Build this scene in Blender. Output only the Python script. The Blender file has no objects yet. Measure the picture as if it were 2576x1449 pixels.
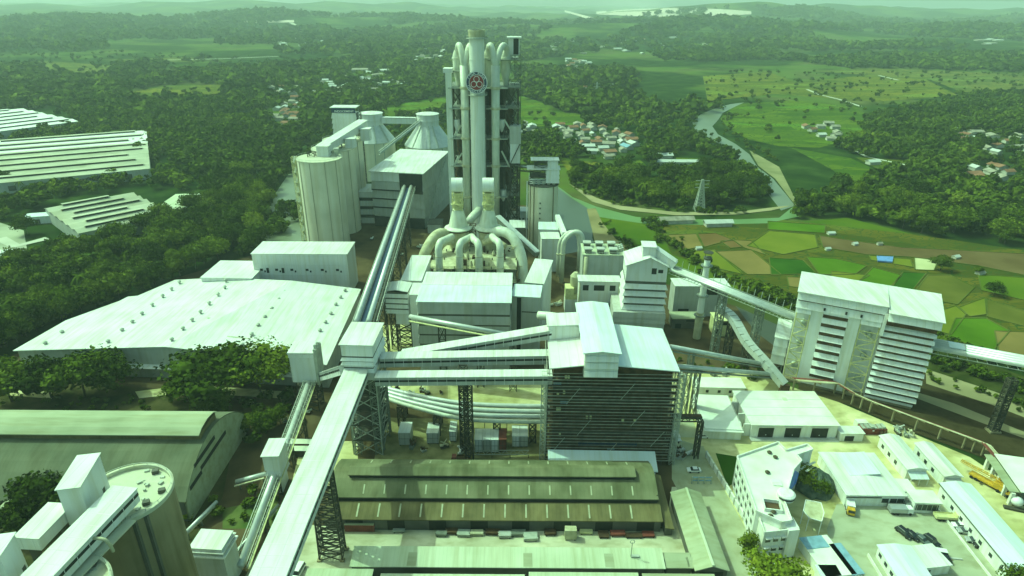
import bpy, math, random
import numpy as np
from mathutils import Vector, Matrix
R=math.radians
SC=bpy.context.scene
COL=SC.collection
rnd=random.Random(7)
# ---------------------------------------------------------------- camera
H=140.0; F_PX=2480/1.5528; PITCH=R(24.3); ROLL=R(0.4); CX,CY=1288.0,724.5   # photo measured on a 2576 x 1449 grid
_c,_s=math.cos(PITCH),math.sin(PITCH)
FW=np.array([0,_c,-_s]); _u=np.array([0,_s,_c]); _r=np.array([1.0,0,0])
RT=_r*math.cos(ROLL)+_u*math.sin(ROLL); UP=_u*math.cos(ROLL)-_r*math.sin(ROLL)
cam=bpy.data.objects.new('camera',bpy.data.cameras.new('camera')); COL.objects.link(cam)
cam.data.sensor_width=36; cam.data.lens=36*F_PX/2576; cam.data.clip_start=1; cam.data.clip_end=60000
_m=Matrix(((RT[0],UP[0],-FW[0],0),(RT[1],UP[1],-FW[1],0),(RT[2],UP[2],-FW[2],H),(0,0,0,1)))
cam.matrix_world=_m; SC.camera=cam
# ---------------------------------------------------------------- light
SUN=np.array([-0.56,0.23,0.80]); SUN/=np.linalg.norm(SUN)
sl=bpy.data.lights.new('sun','SUN'); sl.energy=2.3; sl.angle=R(0.5); sl.color=(0.55,1.0,0.63)
so=bpy.data.objects.new('sun',sl); COL.objects.link(so); so.location=(-300,250,900)
so.rotation_euler=Vector((-SUN).tolist()).to_track_quat('-Z','Y').to_euler()
W=bpy.data.worlds.new('World'); SC.world=W; W.use_nodes=True
nt=W.node_tree; bg=nt.nodes['Background']
sky=nt.nodes.new('ShaderNodeTexSky'); sky.sky_type='NISHITA'; sky.sun_disc=False
sky.sun_elevation=math.asin(SUN[2]); sky.sun_rotation=math.atan2(SUN[0],SUN[1]); sky.air_density=1.0; sky.dust_density=4.0; sky.ozone_density=1.0
tint=nt.nodes.new('ShaderNodeMix'); tint.data_type='RGBA'; tint.blend_type='MULTIPLY'; tint.inputs[0].default_value=1
tint.inputs[7].default_value=(0.66,1.05,0.70,1)
nt.links.new(sky.outputs[0],tint.inputs[6]); nt.links.new(tint.outputs[2],bg.inputs[0]); bg.inputs[1].default_value=0.15
SC.view_settings.view_transform='Standard'; SC.view_settings.look='None'; SC.view_settings.gamma=1; SC.view_settings.exposure=0.56
SC.view_settings.use_curve_mapping=False
SC.cycles.use_denoising=True
SC.cycles.max_bounces=5; SC.cycles.diffuse_bounces=3; SC.cycles.glossy_bounces=2; SC.cycles.volume_bounces=1; SC.cycles.transmission_bounces=2
HAZE_DENSITY=0.000115
# ---------------------------------------------------------------- projection helpers: a pixel of the photo's grid to a place in the world
def ray(x,y): return FW*F_PX+RT*(x-CX)-UP*(y-CY)
def P(x,y,z=0.0):
    d=ray(x,y); t=(z-H)/d[2]; return np.array([d[0]*t,d[1]*t,float(z)])
def PY(x,y,Y):
    d=ray(x,y); t=Y/d[1]; return np.array([d[0]*t,float(Y),H+d[2]*t])
def proj(p):
    v=np.asarray(p,float)-np.array([0,0,H]); k=F_PX/(v@FW); return CX+(v@RT)*k, CY-(v@UP)*k
def zof(xb,yb,yt):
    b=P(xb,yb); lo,hi=0.0,200.0
    for _ in range(40):
        m=(lo+hi)/2
        if proj((b[0],b[1],m))[1]>yt: lo=m
        else: hi=m
    return m
# ---------------------------------------------------------------- materials
MATS={}
def mat(name,col,col2=None,rough=0.75,scale=0.12,var=0.14,streak=None,lines=None,metal=0.0,detail=4,bump=0.0,spec=0.3):
    """col..col2 mixed by world-space noise; streak=(sx,sy,sz) stretches a second noise (weather streaks); lines=(axis,period,width,dark) thin seams"""
    m=bpy.data.materials.new(name); m.use_nodes=True; t=m.node_tree; b=t.nodes['Principled BSDF']
    b.inputs['Roughness'].default_value=rough; b.inputs['Metallic'].default_value=metal
    b.inputs['Specular IOR Level'].default_value=spec
    g=t.nodes.new('ShaderNodeNewGeometry'); L=t.links.new
    n=t.nodes.new('ShaderNodeTexNoise'); n.inputs['Scale'].default_value=scale; n.inputs['Detail'].default_value=detail; L(g.outputs['Position'],n.inputs['Vector'])
    rp=t.nodes.new('ShaderNodeValToRGB'); rp.color_ramp.elements[0].position=0.33; rp.color_ramp.elements[1].position=0.67
    a=col; c=col2 if col2 else tuple(min(1,x*(1+var)) for x in col)
    if not col2: a=tuple(x*(1-var) for x in col)
    rp.color_ramp.elements[0].color=(*a,1); rp.color_ramp.elements[1].color=(*c,1)
    L(n.outputs['Fac'],rp.inputs[0]); out=rp.outputs[0]
    def mul(prev,fac,dark):
        x=t.nodes.new('ShaderNodeMix'); x.data_type='RGBA'; x.blend_type='MULTIPLY'; L(fac,x.inputs[0]); L(prev,x.inputs[6]); x.inputs[7].default_value=(*dark,1); return x.outputs[2]
    if streak:
        mp=t.nodes.new('ShaderNodeMapping'); mp.inputs['Scale'].default_value=streak[:3]; L(g.outputs['Position'],mp.inputs[0])
        n2=t.nodes.new('ShaderNodeTexNoise'); n2.inputs['Scale'].default_value=1; n2.inputs['Detail'].default_value=5; L(mp.outputs[0],n2.inputs['Vector'])
        r2=t.nodes.new('ShaderNodeMapRange'); r2.inputs[1].default_value=0.45; r2.inputs[2].default_value=0.72; L(n2.outputs['Fac'],r2.inputs[0])
        k=streak[3] if len(streak)>3 else 0.7
        out=mul(out,r2.outputs[0],(k,k*0.97,k*0.85))
    if lines:
        ax,per,wd,dk=lines
        sp=t.nodes.new('ShaderNodeSeparateXYZ'); L(g.outputs['Position'],sp.inputs[0])
        ma=t.nodes.new('ShaderNodeMath'); ma.operation='DIVIDE'; L(sp.outputs['XYZ'.index(ax)],ma.inputs[0]); ma.inputs[1].default_value=per
        fr=t.nodes.new('ShaderNodeMath'); fr.operation='FRACT'; L(ma.outputs[0],fr.inputs[0])
        lt=t.nodes.new('ShaderNodeMath'); lt.operation='LESS_THAN'; L(fr.outputs[0],lt.inputs[0]); lt.inputs[1].default_value=wd
        out=mul(out,lt.outputs[0],(dk,dk,dk))
    L(out,b.inputs['Base Color'])
    if bump:
        bp=t.nodes.new('ShaderNodeBump'); bp.inputs['Strength'].default_value=bump; bp.inputs['Distance'].default_value=0.3; L(n.outputs['Fac'],bp.inputs['Height']); L(bp.outputs[0],b.inputs['Normal'])
    return m
M={}
M['white']=mat('white_sheet',(0.76,0.77,0.74),rough=0.55,scale=0.07,var=0.05,lines=('X',2.4,0.05,0.84),streak=(.6,.6,.06,.9))
M['whiteroof']=mat('white_roof_sheet',(0.60,0.61,0.57),(0.72,0.73,0.70),rough=0.5,scale=0.09,detail=9,lines=('X',3.0,0.06,0.86),streak=(.6,.06,.06,.82))
M['blueroof']=mat('cool_white_roof_sheet',(0.58,0.66,0.67),(0.67,0.74,0.76),rough=0.5,scale=0.09,detail=9,lines=('X',1.6,0.06,0.9),streak=(.6,.05,.05,.9))
M['wall']=mat('pale_wall_sheet',(0.72,0.73,0.70),rough=0.6,scale=0.1,var=0.07,streak=(0.6,0.6,0.05,0.88))
M['greywall']=mat('grey_wall_sheet',(0.46,0.47,0.43),rough=0.6,scale=0.15,var=0.1,streak=(0.7,0.7,0.05,0.85))
M['dim']=mat('dark_sheet',(0.10,0.10,0.08),rough=0.7,scale=0.2,var=0.2)
M['black']=mat('dark_opening',(0.018,0.02,0.018),rough=0.6,scale=0.4,var=0.3)
M['conc']=mat('silo_concrete',(0.66,0.63,0.48),(0.78,0.75,0.60),rough=0.9,scale=0.08,streak=(0.35,0.35,0.02,0.86))
M['conc2']=mat('old_concrete',(0.22,0.185,0.10),(0.31,0.265,0.155),rough=0.9,scale=0.1,streak=(0.5,0.5,0.03,0.7))
M['pilaster']=mat('stained_pilaster',(0.38,0.35,0.25),(0.5,0.46,0.34),rough=.9,scale=.1,streak=(.5,.5,.03,.7))
M['railpole']=mat('scaffold_tube',(0.30,0.31,0.25),rough=.6,scale=.5,var=.3)
M['deck']=mat('concrete_deck',(0.50,0.50,0.38),(0.64,0.64,0.5),rough=0.9,scale=0.3,streak=(0.3,0.3,0.3,0.72))
M['duct']=mat('painted_duct',(0.60,0.63,0.52),(0.70,0.72,0.6),rough=0.45,scale=0.3,streak=(0.5,0.5,0.06,0.82),spec=0.5)
M['dustduct']=mat('dusty_duct',(0.46,0.44,0.27),(0.60,0.58,0.40),rough=0.7,scale=0.4,streak=(0.5,0.5,0.1,0.75))
M['stack']=mat('chimney_paint',(0.74,0.77,0.70),(0.80,0.82,0.76),rough=0.5,scale=0.08,streak=(0.8,0.8,0.03,0.88),spec=0.4)
M['galv']=mat('galvanised_tube',(0.50,0.53,0.50),(0.62,0.64,0.60),rough=0.38,scale=0.4,var=0.1,metal=0.25,spec=0.5)
M['steel']=mat('grey_steel',(0.20,0.22,0.18),rough=0.6,scale=0.5,var=0.2,metal=0.2)
M['lsteel']=mat('light_steel',(0.42,0.45,0.38),rough=0.55,scale=0.5,var=0.15,metal=0.2)
M['dsteel']=mat('dark_steel',(0.035,0.036,0.026),(0.075,0.065,0.045),rough=0.7,scale=0.6)
M['rust']=mat('rusty_steel',(0.05,0.028,0.014),(0.11,0.065,0.03),rough=0.85,scale=0.5)
M['red']=mat('red_oxide_paint',(0.20,0.05,0.035),rough=0.6,scale=0.6,var=0.2)
M['brownroof']=mat('brown_roof_sheet',(0.11,0.095,0.04),(0.21,0.175,0.075),rough=0.85,scale=0.13,detail=9,streak=(0.5,0.1,0.1,0.66),lines=('X',1.1,0.2,0.9))
M['oliveroof']=mat('olive_roof_sheet',(0.115,0.125,0.06),(0.215,0.215,0.12),rough=0.85,scale=0.11,detail=9,streak=(0.35,0.12,0.12,0.66),lines=('X',1.2,0.2,0.94))
M['archroof']=mat('dull_arch_roof',(0.10,0.115,0.07),(0.165,0.175,0.11),rough=.9,scale=.06,detail=9,streak=(.3,.1,.1,.72),lines=('X',1.2,.2,.94))
M['houseplaster']=mat('village_plaster',(.42,.40,.33),(.55,.53,.45),rough=.9,scale=.3)
M['paleroof']=mat('pale_weathered_roof',(0.44,0.49,0.33),(0.56,0.60,0.44),rough=0.8,scale=0.08,streak=(0.6,0.05,0.05,0.8),lines=('X',1.0,0.2,0.94))
M['greyroof']=mat('grey_weathered_roof',(0.30,0.33,0.21),(0.40,0.42,0.28),rough=0.85,scale=0.08,streak=(0.06,0.5,0.5,0.78))
M['factroof']=mat('factory_roof_sheet',(0.34,0.35,0.25),(0.50,0.50,0.38),rough=0.8,scale=0.035,streak=(0.05,0.05,0.05,0.8))
M['factroofw']=mat('factory_roof_white',(0.66,0.66,0.62),(0.8,0.78,0.74),rough=0.7,scale=0.05)
M['plaster']=mat('white_plaster',(0.74,0.75,0.70),rough=0.85,scale=0.3,var=0.06,streak=(0.7,0.7,0.06,0.85))
M['slabroof']=mat('stained_slab_roof',(0.66,0.69,0.6),(0.76,0.78,0.7),rough=0.85,scale=0.18,streak=(0.12,0.12,0.12,0.82))
M['glass']=mat('dark_glass',(0.03,0.04,0.04),rough=0.15,scale=1,var=0.2,spec=0.6)
M['blue']=mat('blue_sheet',(0.13,0.25,0.55),rough=0.6,scale=0.6,var=0.15)
M['skyblue']=mat('light_blue_sheet',(0.20,0.34,0.44),rough=0.6,scale=0.6,var=0.15)
M['navy']=mat('navy_paint',(0.02,0.045,0.10),rough=0.5,scale=0.6,var=0.15)
M['yellow']=mat('yellow_paint',(0.55,0.33,0.03),rough=0.5,scale=0.8,var=0.2)
M['paleyellow']=mat('pale_yellow_paint',(0.62,0.6,0.3),rough=0.7,scale=0.8,var=0.12)
M['orangeroof']=mat('terracotta_tiles',(0.19,0.085,0.045),(0.30,0.15,0.085),rough=0.9,scale=0.25)
M['houseroof']=mat('grey_tiles',(0.22,0.20,0.15),(0.36,0.33,0.26),rough=0.9,scale=0.3)
M['houseroofw']=mat('white_sheet_house',(0.50,0.51,0.47),rough=0.7,scale=0.3,var=0.1)
M['car_black']=mat('black_car_paint',(0.012,0.013,0.014),rough=0.25,var=0.1,spec=0.6)
M['car_white']=mat('white_car_paint',(0.75,0.76,0.74),rough=0.3,var=0.03,spec=0.6)
M['car_silver']=mat('silver_car_paint',(0.42,0.44,0.44),rough=0.3,var=0.05,metal=0.4,spec=0.6)
M['car_grey']=mat('grey_car_paint',(0.10,0.12,0.12),rough=0.3,var=0.05,spec=0.6)
M['tyre']=mat('tyre_rubber',(0.015,0.015,0.015),rough=0.9,var=0.1)
M['white_paint']=mat('white_letter_paint',(0.8,0.82,0.8),rough=0.5,var=0.02)
M['emred']=mat('emblem_red',(0.26,0.02,0.025),rough=0.5,var=0.08)
M['bark']=mat('bark',(0.06,0.05,0.03),(0.12,0.10,0.06),rough=0.95,scale=1.5)
M['trans']=mat('skylight_strip',(0.40,0.41,0.27),rough=0.5,scale=0.5,var=0.2)
# ---------------------------------------------------------------- mesh builder
def V3(p): return np.asarray(p,float)
class MB:
    def __init__(s): s.v=[]; s.f=[]
    def add(s,vs,fs):
        k=len(s.v); s.v.extend([tuple(map(float,p)) for p in vs]); s.f.extend([tuple(i+k for i in f) for f in fs])
    def poly(s,pts): s.add(pts,[tuple(range(len(pts)))])
    def hexa(s,b,t): s.add(list(b)+list(t),[(3,2,1,0),(4,5,6,7),(0,1,5,4),(1,2,6,5),(2,3,7,6),(3,0,4,7)])
    def box(s,F,u0,u1,v0,v1,z0,z1):
        s.hexa([F.pt(u0,v0,z0),F.pt(u1,v0,z0),F.pt(u1,v1,z0),F.pt(u0,v1,z0)],[F.pt(u0,v0,z1),F.pt(u1,v0,z1),F.pt(u1,v1,z1),F.pt(u0,v1,z1)])
    def taper(s,F,u0,u1,v0,v1,z0,z1,o):      # bottom grown by o
        s.hexa([F.pt(u0-o,v0-o,z0),F.pt(u1+o,v0-o,z0),F.pt(u1+o,v1+o,z0),F.pt(u0-o,v1+o,z0)],[F.pt(u0,v0,z1),F.pt(u1,v0,z1),F.pt(u1,v1,z1),F.pt(u0,v1,z1)])
    def prism(s,pts,z0,z1):
        n=len(pts); b=[(p[0],p[1],z0) for p in pts]; t=[(p[0],p[1],(p[2] if z1 is None else z1)) for p in pts]
        s.add(b+t,[tuple(range(n))[::-1],tuple(range(n,2*n))]+[(i,(i+1)%n,n+(i+1)%n,n+i) for i in range(n)])
    def slab(s,pts,th):                      # thin solid below a (possibly sloped) polygon
        n=len(pts); t=[V3(p) for p in pts]; b=[p-np.array([0,0,th]) for p in t]
        s.add(b+t,[tuple(range(n))[::-1],tuple(range(n,2*n))]+[(i,(i+1)%n,n+(i+1)%n,n+i) for i in range(n)])
    def bar(s,a,b,w,h=None):
        a,b=V3(a),V3(b); d=b-a; L=np.linalg.norm(d)
        if L<1e-6: return
        d/=L; up=np.array([0,0,1.0]) if abs(d[2])<0.95 else np.array([1.0,0,0])
        x=np.cross(d,up); x/=np.linalg.norm(x); y=np.cross(x,d); h=h or w
        q=[(-1,-1),(1,-1),(1,1),(-1,1)]
        s.hexa([a+x*i*w/2+y*j*h/2 for i,j in q],[b+x*i*w/2+y*j*h/2 for i,j in q])
    def tube(s,path,r,n=12,caps=True):
        path=[V3(p) for p in path]; m=len(path); rs=r if hasattr(r,'__len__') else [r]*m
        px=None; rings=[]
        for i in range(m):
            d=path[min(i+1,m-1)]-path[max(i-1,0)]; d/=max(np.linalg.norm(d),1e-9)
            if px is None:
                up=np.array([0,0,1.0]) if abs(d[2])<0.9 else np.array([1.0,0,0]); px=np.cross(d,up)
            px=px-d*(px@d); px/=np.linalg.norm(px); py=np.cross(d,px)
            rings+= [path[i]+(px*math.cos(2*math.pi*k/n)+py*math.sin(2*math.pi*k/n))*rs[i] for k in range(n)]
        fs=[(i*n+k,i*n+(k+1)%n,(i+1)*n+(k+1)%n,(i+1)*n+k) for i in range(m-1) for k in range(n)]
        if caps: fs+=[tuple(range(n))[::-1],tuple(range((m-1)*n,m*n))]
        s.add(rings,fs)
    def lathe(s,cx,cy,prof,n=32,a0=0,a1=2*math.pi):
        full=abs(a1-a0-2*math.pi)<1e-6; k=n if full else n+1
        vs=[(cx+r*math.cos(a0+(a1-a0)*i/n),cy+r*math.sin(a0+(a1-a0)*i/n),z) for r,z in prof for i in range(k)]
        fs=[(j*k+i,j*k+(i+1)%k,(j+1)*k+(i+1)%k,(j+1)*k+i) for j in range(len(prof)-1) for i in range(n)]
        if full: fs+=[tuple(range(k))[::-1],tuple(range((len(prof)-1)*k,len(prof)*k))]
        s.add(vs,fs)
    def trestle(s,cx,cy,w,d,z0,z1,n,b=0.3,tw=None,td=None,ux=(1,0)):
        u=np.array([ux[0],ux[1],0.0]); u/=np.linalg.norm(u); v=np.array([-u[1],u[0],0]); tw=tw or w; td=td or d
        def c(i,j,k):
            f=k/n; return np.array([cx,cy,z0+(z1-z0)*f])+u*i*(w+(tw-w)*f)/2+v*j*(d+(td-d)*f)/2
        q=[(-1,-1),(1,-1),(1,1),(-1,1)]
        for i,j in q: s.bar(c(i,j,0),c(i,j,n),b*1.3)
        for k in range(n):
            for a in range(4):
                p,r=q[a],q[(a+1)%4]
                s.bar(c(*p,k+1),c(*r,k+1),b); s.bar(c(*p,k),c(*r,k+1),b*0.75); s.bar(c(*r,k),c(*p,k+1),b*0.75)
    def obj(s,name,m,parent=None,smooth=False):
        off=np.zeros(3)
        q=parent
        while q is not None: off+=np.array(q.location); q=q.parent
        me=bpy.data.meshes.new(name)
        me.from_pydata([(p[0]-off[0],p[1]-off[1],p[2]-off[2]) for p in s.v],[],s.f)
        for x in (m if isinstance(m,(list,tuple)) else [m]): me.materials.append(M[x] if isinstance(x,str) else x)
        if smooth is True: me.shade_smooth()
        elif smooth: me.shade_smooth(); me.set_sharp_from_angle(angle=R(smooth))
        o=bpy.data.objects.new(name,me); COL.objects.link(o)
        if parent is not None: o.parent=parent
        return o
class Fr:
    def __init__(s,o,u,L=0,D=0):
        s.o=np.array([o[0],o[1],0.0]); u=np.array([u[0],u[1],0.0]); s.u=u/np.linalg.norm(u); s.n=np.array([-s.u[1],s.u[0],0]); s.L=L; s.D=D
    def pt(s,a,b,z): return s.o+s.u*a+s.n*b+np.array([0,0,z])
def frp(fl,fr,bl,z,D=None):
    a,b,c=P(*fl,z),P(*fr,z),P(*bl,z); u=(b-a)[:2]; f=Fr(a,u,np.linalg.norm(u)); f.D=D if D else abs((c-a)@f.n); return f
def frw(x,y,L,D,deg=0): return Fr((x,y),(math.cos(R(deg)),math.sin(R(deg))),L,D)
WORLD=Fr((0,0),(1,0))
def tag(o,label,cat,group=None):
    o['label']=label; o['category']=cat
    if group: o['group']=group
    return o
def thing(name,label,cat,loc,group=None):
    o=bpy.data.objects.new(name,None); o.empty_display_size=1; COL.objects.link(o); o.location=tuple(float(x) for x in loc); return tag(o,label,cat,group)
def struct(name,mb,m,kind='structure',smooth=False):
    o=mb.obj(name,m,None,smooth); o['kind']=kind; return o
def fbox(mb,F,face,a0,a1,z0,z1,d0=-0.02,d1=0.05):
    if face=='front': mb.box(F,a0,a1,-d1,-d0,z0,z1)
    elif face=='back': mb.box(F,a0,a1,F.D+d0,F.D+d1,z0,z1)
    elif face=='left': mb.box(F,-d1,-d0,a0,a1,z0,z1)
    else: mb.box(F,F.L+d0,F.L+d1,a0,a1,z0,z1)
SPLIT={'window','duct_platform','cladding_band','column','workbench','scaffold_brace','roof_patch','skylight','door','headlight','pillar','post','porch_post','awning_post','roof_post','support_leg','loading_window','gable_window','head_window','hopper','vessel','window_strip','pilaster','stake','pier','chute','gallery_ring','hatch','roof_plant','side_buttress','bay_vessel','broken_sheet','foot','outrigger','corner_pipe','dark_stain_box','stop','bearer','flange','mullion','door_bar'}
def islands(mb):
    p=list(range(len(mb.v)))
    def fi(i):
        while p[i]!=i: p[i]=p[p[i]]; i=p[i]
        return i
    for f in mb.f:
        for i in f[1:]: p[fi(i)]=fi(f[0])
    g={}
    for f in mb.f: g.setdefault(fi(f[0]),[]).append(f)
    out=[]
    for fs in g.values():
        ix={}; b=MB()
        for f in fs:
            for i in f:
                if i not in ix: ix[i]=len(b.v); b.v.append(mb.v[i])
            b.f.append(tuple(ix[i] for i in f))
        out.append(b)
    return out
def part(name,t,m,fn,smooth=False):
    mb=MB(); fn(mb)
    if name in SPLIT:
        o=None
        for b in islands(mb): o=b.obj(name,m,t,smooth)
        return o
    return mb.obj(name,m,t,smooth)
def roofmesh(mb,F,ze,kind,rise,ov,th=0.25):
    u0,u1,v0,v1=-ov,F.L+ov,-ov,F.D+ov
    if kind=='flat': mb.box(F,u0,u1,v0,v1,ze,ze+th)
    elif kind=='shed':
        mb.slab([F.pt(u0,v0,ze+th),F.pt(u1,v0,ze+th),F.pt(u1,v1,ze+rise+th),F.pt(u0,v1,ze+rise+th)],th)
    elif kind=='gableu':   # ridge along u
        vm=(v0+v1)/2
        mb.slab([F.pt(u0,v0,ze+th),F.pt(u1,v0,ze+th),F.pt(u1,vm,ze+rise+th),F.pt(u0,vm,ze+rise+th)],th)
        mb.slab([F.pt(u0,vm+.003,ze+rise+th),F.pt(u1,vm+.003,ze+rise+th),F.pt(u1,v1,ze+th),F.pt(u0,v1,ze+th)],th)
    elif kind=='gablev':
        um=(u0+u1)/2
        mb.slab([F.pt(u0,v0,ze+th),F.pt(um,v0,ze+rise+th),F.pt(um,v1,ze+rise+th),F.pt(u0,v1,ze+th)],th)
        mb.slab([F.pt(um+.003,v0,ze+rise+th),F.pt(u1,v0,ze+th),F.pt(u1,v1,ze+th),F.pt(um+.003,v1,ze+rise+th)],th)
    elif kind=='hip':
        vm=(v0+v1)/2; k=(v1-v0)/2
        if u1-u0>=v1-v0: a,b=F.pt(u0+k,vm,ze+rise+th),F.pt(u1-k,vm,ze+rise+th)
        else:
            k=(u1-u0)/2; um=(u0+u1)/2; a,b=F.pt(um,v0+k,ze+rise+th),F.pt(um,v1-k,ze+rise+th)
        c=[F.pt(u0,v0,ze+th),F.pt(u1,v0,ze+th),F.pt(u1,v1,ze+th),F.pt(u0,v1,ze+th)]; lo=[p-np.array([0,0,th]) for p in c]
        vs=lo+c+[a,b]
        if u1-u0>=v1-v0: top=[(4,5,9,8),(5,6,9),(6,7,8,9),(7,4,8)]
        else: top=[(4,5,8),(5,6,9,8),(6,7,9),(7,4,8,9)]
        mb.add(vs,[(3,2,1,0)]+[(i,(i+1)%4,4+(i+1)%4,4+i) for i in range(4)]+top)
def wallmesh(mb,F,z0,ze,kind,rise):
    if kind in('flat','hip'): mb.box(F,0,F.L,0,F.D,z0,ze)
    elif kind=='shed': mb.hexa([F.pt(0,0,z0),F.pt(F.L,0,z0),F.pt(F.L,F.D,z0),F.pt(0,F.D,z0)],[F.pt(0,0,ze),F.pt(F.L,0,ze),F.pt(F.L,F.D,ze+rise),F.pt(0,F.D,ze+rise)])
    elif kind=='gableu':
        a=[F.pt(0,0,z0),F.pt(0,F.D,z0),F.pt(0,F.D,ze),F.pt(0,F.D/2,ze+rise),F.pt(0,0,ze)]; b=[p+F.u*F.L for p in a]
        mb.add(a+b,[(0,1,2,3,4),(9,8,7,6,5)]+[(i,5+i,5+(i+1)%5,(i+1)%5) for i in range(5)])
    else:
        a=[F.pt(0,0,z0),F.pt(F.L,0,z0),F.pt(F.L,0,ze),F.pt(F.L/2,0,ze+rise),F.pt(0,0,ze)]; b=[p+F.n*F.D for p in a]
        mb.add(a+b,[(4,3,2,1,0),(5,6,7,8,9)]+[((i+1)%5,5+(i+1)%5,5+i,i) for i in range(5)])
def bld(name,label,cat,F,ze,kind='flat',rise=1.0,wm='wall',rm='whiteroof',ov=0.5,z0=0,group=None,wname='wall'):
    t=thing(name,label,cat,F.pt(F.L/2,F.D/2,z0),group)
    part(wname,t,wm,lambda b:wallmesh(b,F,z0,ze,kind,rise))
    part('roof',t,rm,lambda b:roofmesh(b,F,ze+0.004,kind,rise,ov))
    return t
def shade_boxes(mb,F,u0,u1,v0,v1,z0,z1,n,hh,o=-.03):     # dark boxes that paint the shade above each louvre tier
    h=(z1-z0)/n
    for i in range(n): mb.box(F,u0-o,u1+o,v0-o,v1+o,z0+(i+1)*h-hh-.05,z0+(i+1)*h-.005)
def tiers(mb,F,u0,u1,v0,v1,z0,z1,n,o,gap=0.0):
    h=(z1-z0)/n
    for i in range(n): mb.taper(F,u0,u1,v0,v1,z0+i*h,z0+(i+1)*h-0.01-gap,o)
def arc(pts,n=6):
    "smooth a polyline (Catmull-Rom)"
    p=[V3(x) for x in pts]; p=[2*p[0]-p[1]]+p+[2*p[-1]-p[-2]]; out=[]
    for i in range(1,len(p)-2):
        for k in range(n):
            t=k/n; out.append(0.5*((2*p[i])+(p[i+1]-p[i-1])*t+(2*p[i-1]-5*p[i]+4*p[i+1]-p[i+2])*t*t+(-p[i-1]+3*p[i]-3*p[i+1]+p[i+2])*t**3))
    return out+[p[-2]]
# ================================================================ LAND
def sst(a,b,x): t=np.clip((x-a)/(b-a),0,1); return t*t*(3-2*t)
def terr(x,y):
    x=np.asarray(x,float); y=np.asarray(y,float); d=np.hypot(x,y)
    n=np.sin(x/410+1.3)*np.cos(y/530+.4)+.6*np.sin(x/170+y/240)+.5*np.cos(x/890-y/610+2)+.3*np.sin(x/95-y/120)
    h=sst(1750,4200,d)*(16+15*n)+sst(4500,9000,d)*(26+24*np.sin(x/1500+1)*np.cos(y/2100)+14*n)
    h=h+55*np.exp(-((x-900)/700)**2-((y-3300)/420)**2)+40*np.exp(-((x+1300)/800)**2-((y-3900)/500)**2)+115*np.exp(-((x-1750)/900)**2-((y-5200)/700)**2)+80*np.exp(-((x-3600)/1500)**2-((y-6500)/900)**2)+70*np.exp(-((x+2600)/1500)**2-((y-7800)/900)**2)
    return np.clip(h,0,175)*sst(1700,2300,d)
def PT(x,y):
    d=ray(x,y); d=d/np.linalg.norm(d); t=np.geomspace(150,14000,3000); q=d[None,:]*t[:,None]+np.array([0,0,H])
    hit=np.nonzero(q[:,2]<terr(q[:,0],q[:,1]))[0]; p=q[hit[0] if len(hit) else -1]
    return np.array([p[0],p[1],float(terr(p[0],p[1]))])
def pip(poly,x,y):
    c=np.zeros(len(x),bool); n=len(poly)
    for i in range(n):
        x1,y1=poly[i][:2]; x2,y2=poly[(i+1)%n][:2]
        if abs(y2-y1)<1e-9: continue
        c^=((y1>y)!=(y2>y))&(x<(x2-x1)*(y-y1)/(y2-y1)+x1)
    return c
gx=np.sinh(np.linspace(-4.2,4.2,170)); gx=gx/gx.max()*11500
gy=np.concatenate([[-400,-100,0],np.sinh(np.linspace(.25,4.2,190))]); gy[3:]=gy[3:]/gy.max()*12000
GX,GY=np.meshgrid(gx,gy); GZ=terr(GX,GY)-0.25
nx,ny=len(gx),len(gy)
ii=np.arange(nx*ny).reshape(ny,nx)
gm=MB(); gm.v=np.stack([GX,GY,GZ],-1).reshape(-1,3).tolist(); gm.f=np.stack([ii[:-1,:-1],ii[:-1,1:],ii[1:,1:],ii[1:,:-1]],-1).reshape(-1,4).tolist()
def landmat():
    m=bpy.data.materials.new('countryside'); m.use_nodes=True; t=m.node_tree; b=t.nodes['Principled BSDF']; b.inputs['Roughness'].default_value=1; b.inputs['Specular IOR Level'].default_value=0.0; L=t.links.new
    g=t.nodes.new('ShaderNodeNewGeometry')
    def noise(sc,det=5,stretch=None):
        n=t.nodes.new('ShaderNodeTexNoise'); n.inputs['Scale'].default_value=sc; n.inputs['Detail'].default_value=det
        if stretch:
            mp=t.nodes.new('ShaderNodeMapping'); mp.inputs['Scale'].default_value=stretch; L(g.outputs['Position'],mp.inputs[0]); L(mp.outputs[0],n.inputs['Vector'])
        else: L(g.outputs['Position'],n.inputs['Vector'])
        return n.outputs['Fac']
    def ramp(f,els):
        r=t.nodes.new('ShaderNodeValToRGB'); e=r.color_ramp.elements
        e[0].position,e[0].color=els[0][0],(*els[0][1],1); e[1].position,e[1].color=els[-1][0],(*els[-1][1],1)
        for p,c in els[1:-1]: x=e.new(p); x.color=(*c,1)
        L(f,r.inputs[0]); return r.outputs[0]
    wood=ramp(noise(.035,8),[(.3,(.010,.024,.006)),(.5,(.022,.045,.010)),(.7,(.045,.075,.016))])
    field=ramp(noise(.012,5),[(.3,(.045,.09,.015)),(.5,(.09,.13,.024)),(.62,(.08,.09,.028)),(.75,(.17,.17,.06))])
    mask=ramp(noise(.0028,6),[(.50,(0,0,0)),(.56,(1,1,1))])
    mx=t.nodes.new('ShaderNodeMix'); mx.data_type='RGBA'; L(mask,mx.inputs[0]); L(wood,mx.inputs[6]); L(field,mx.inputs[7])
    L(mx.outputs[2],b.inputs['Base Color']); return m
struct('ground',gm,landmat(),smooth=True)
VILL=[]
EXCL=[]            # world polygons where no trees grow
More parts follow.
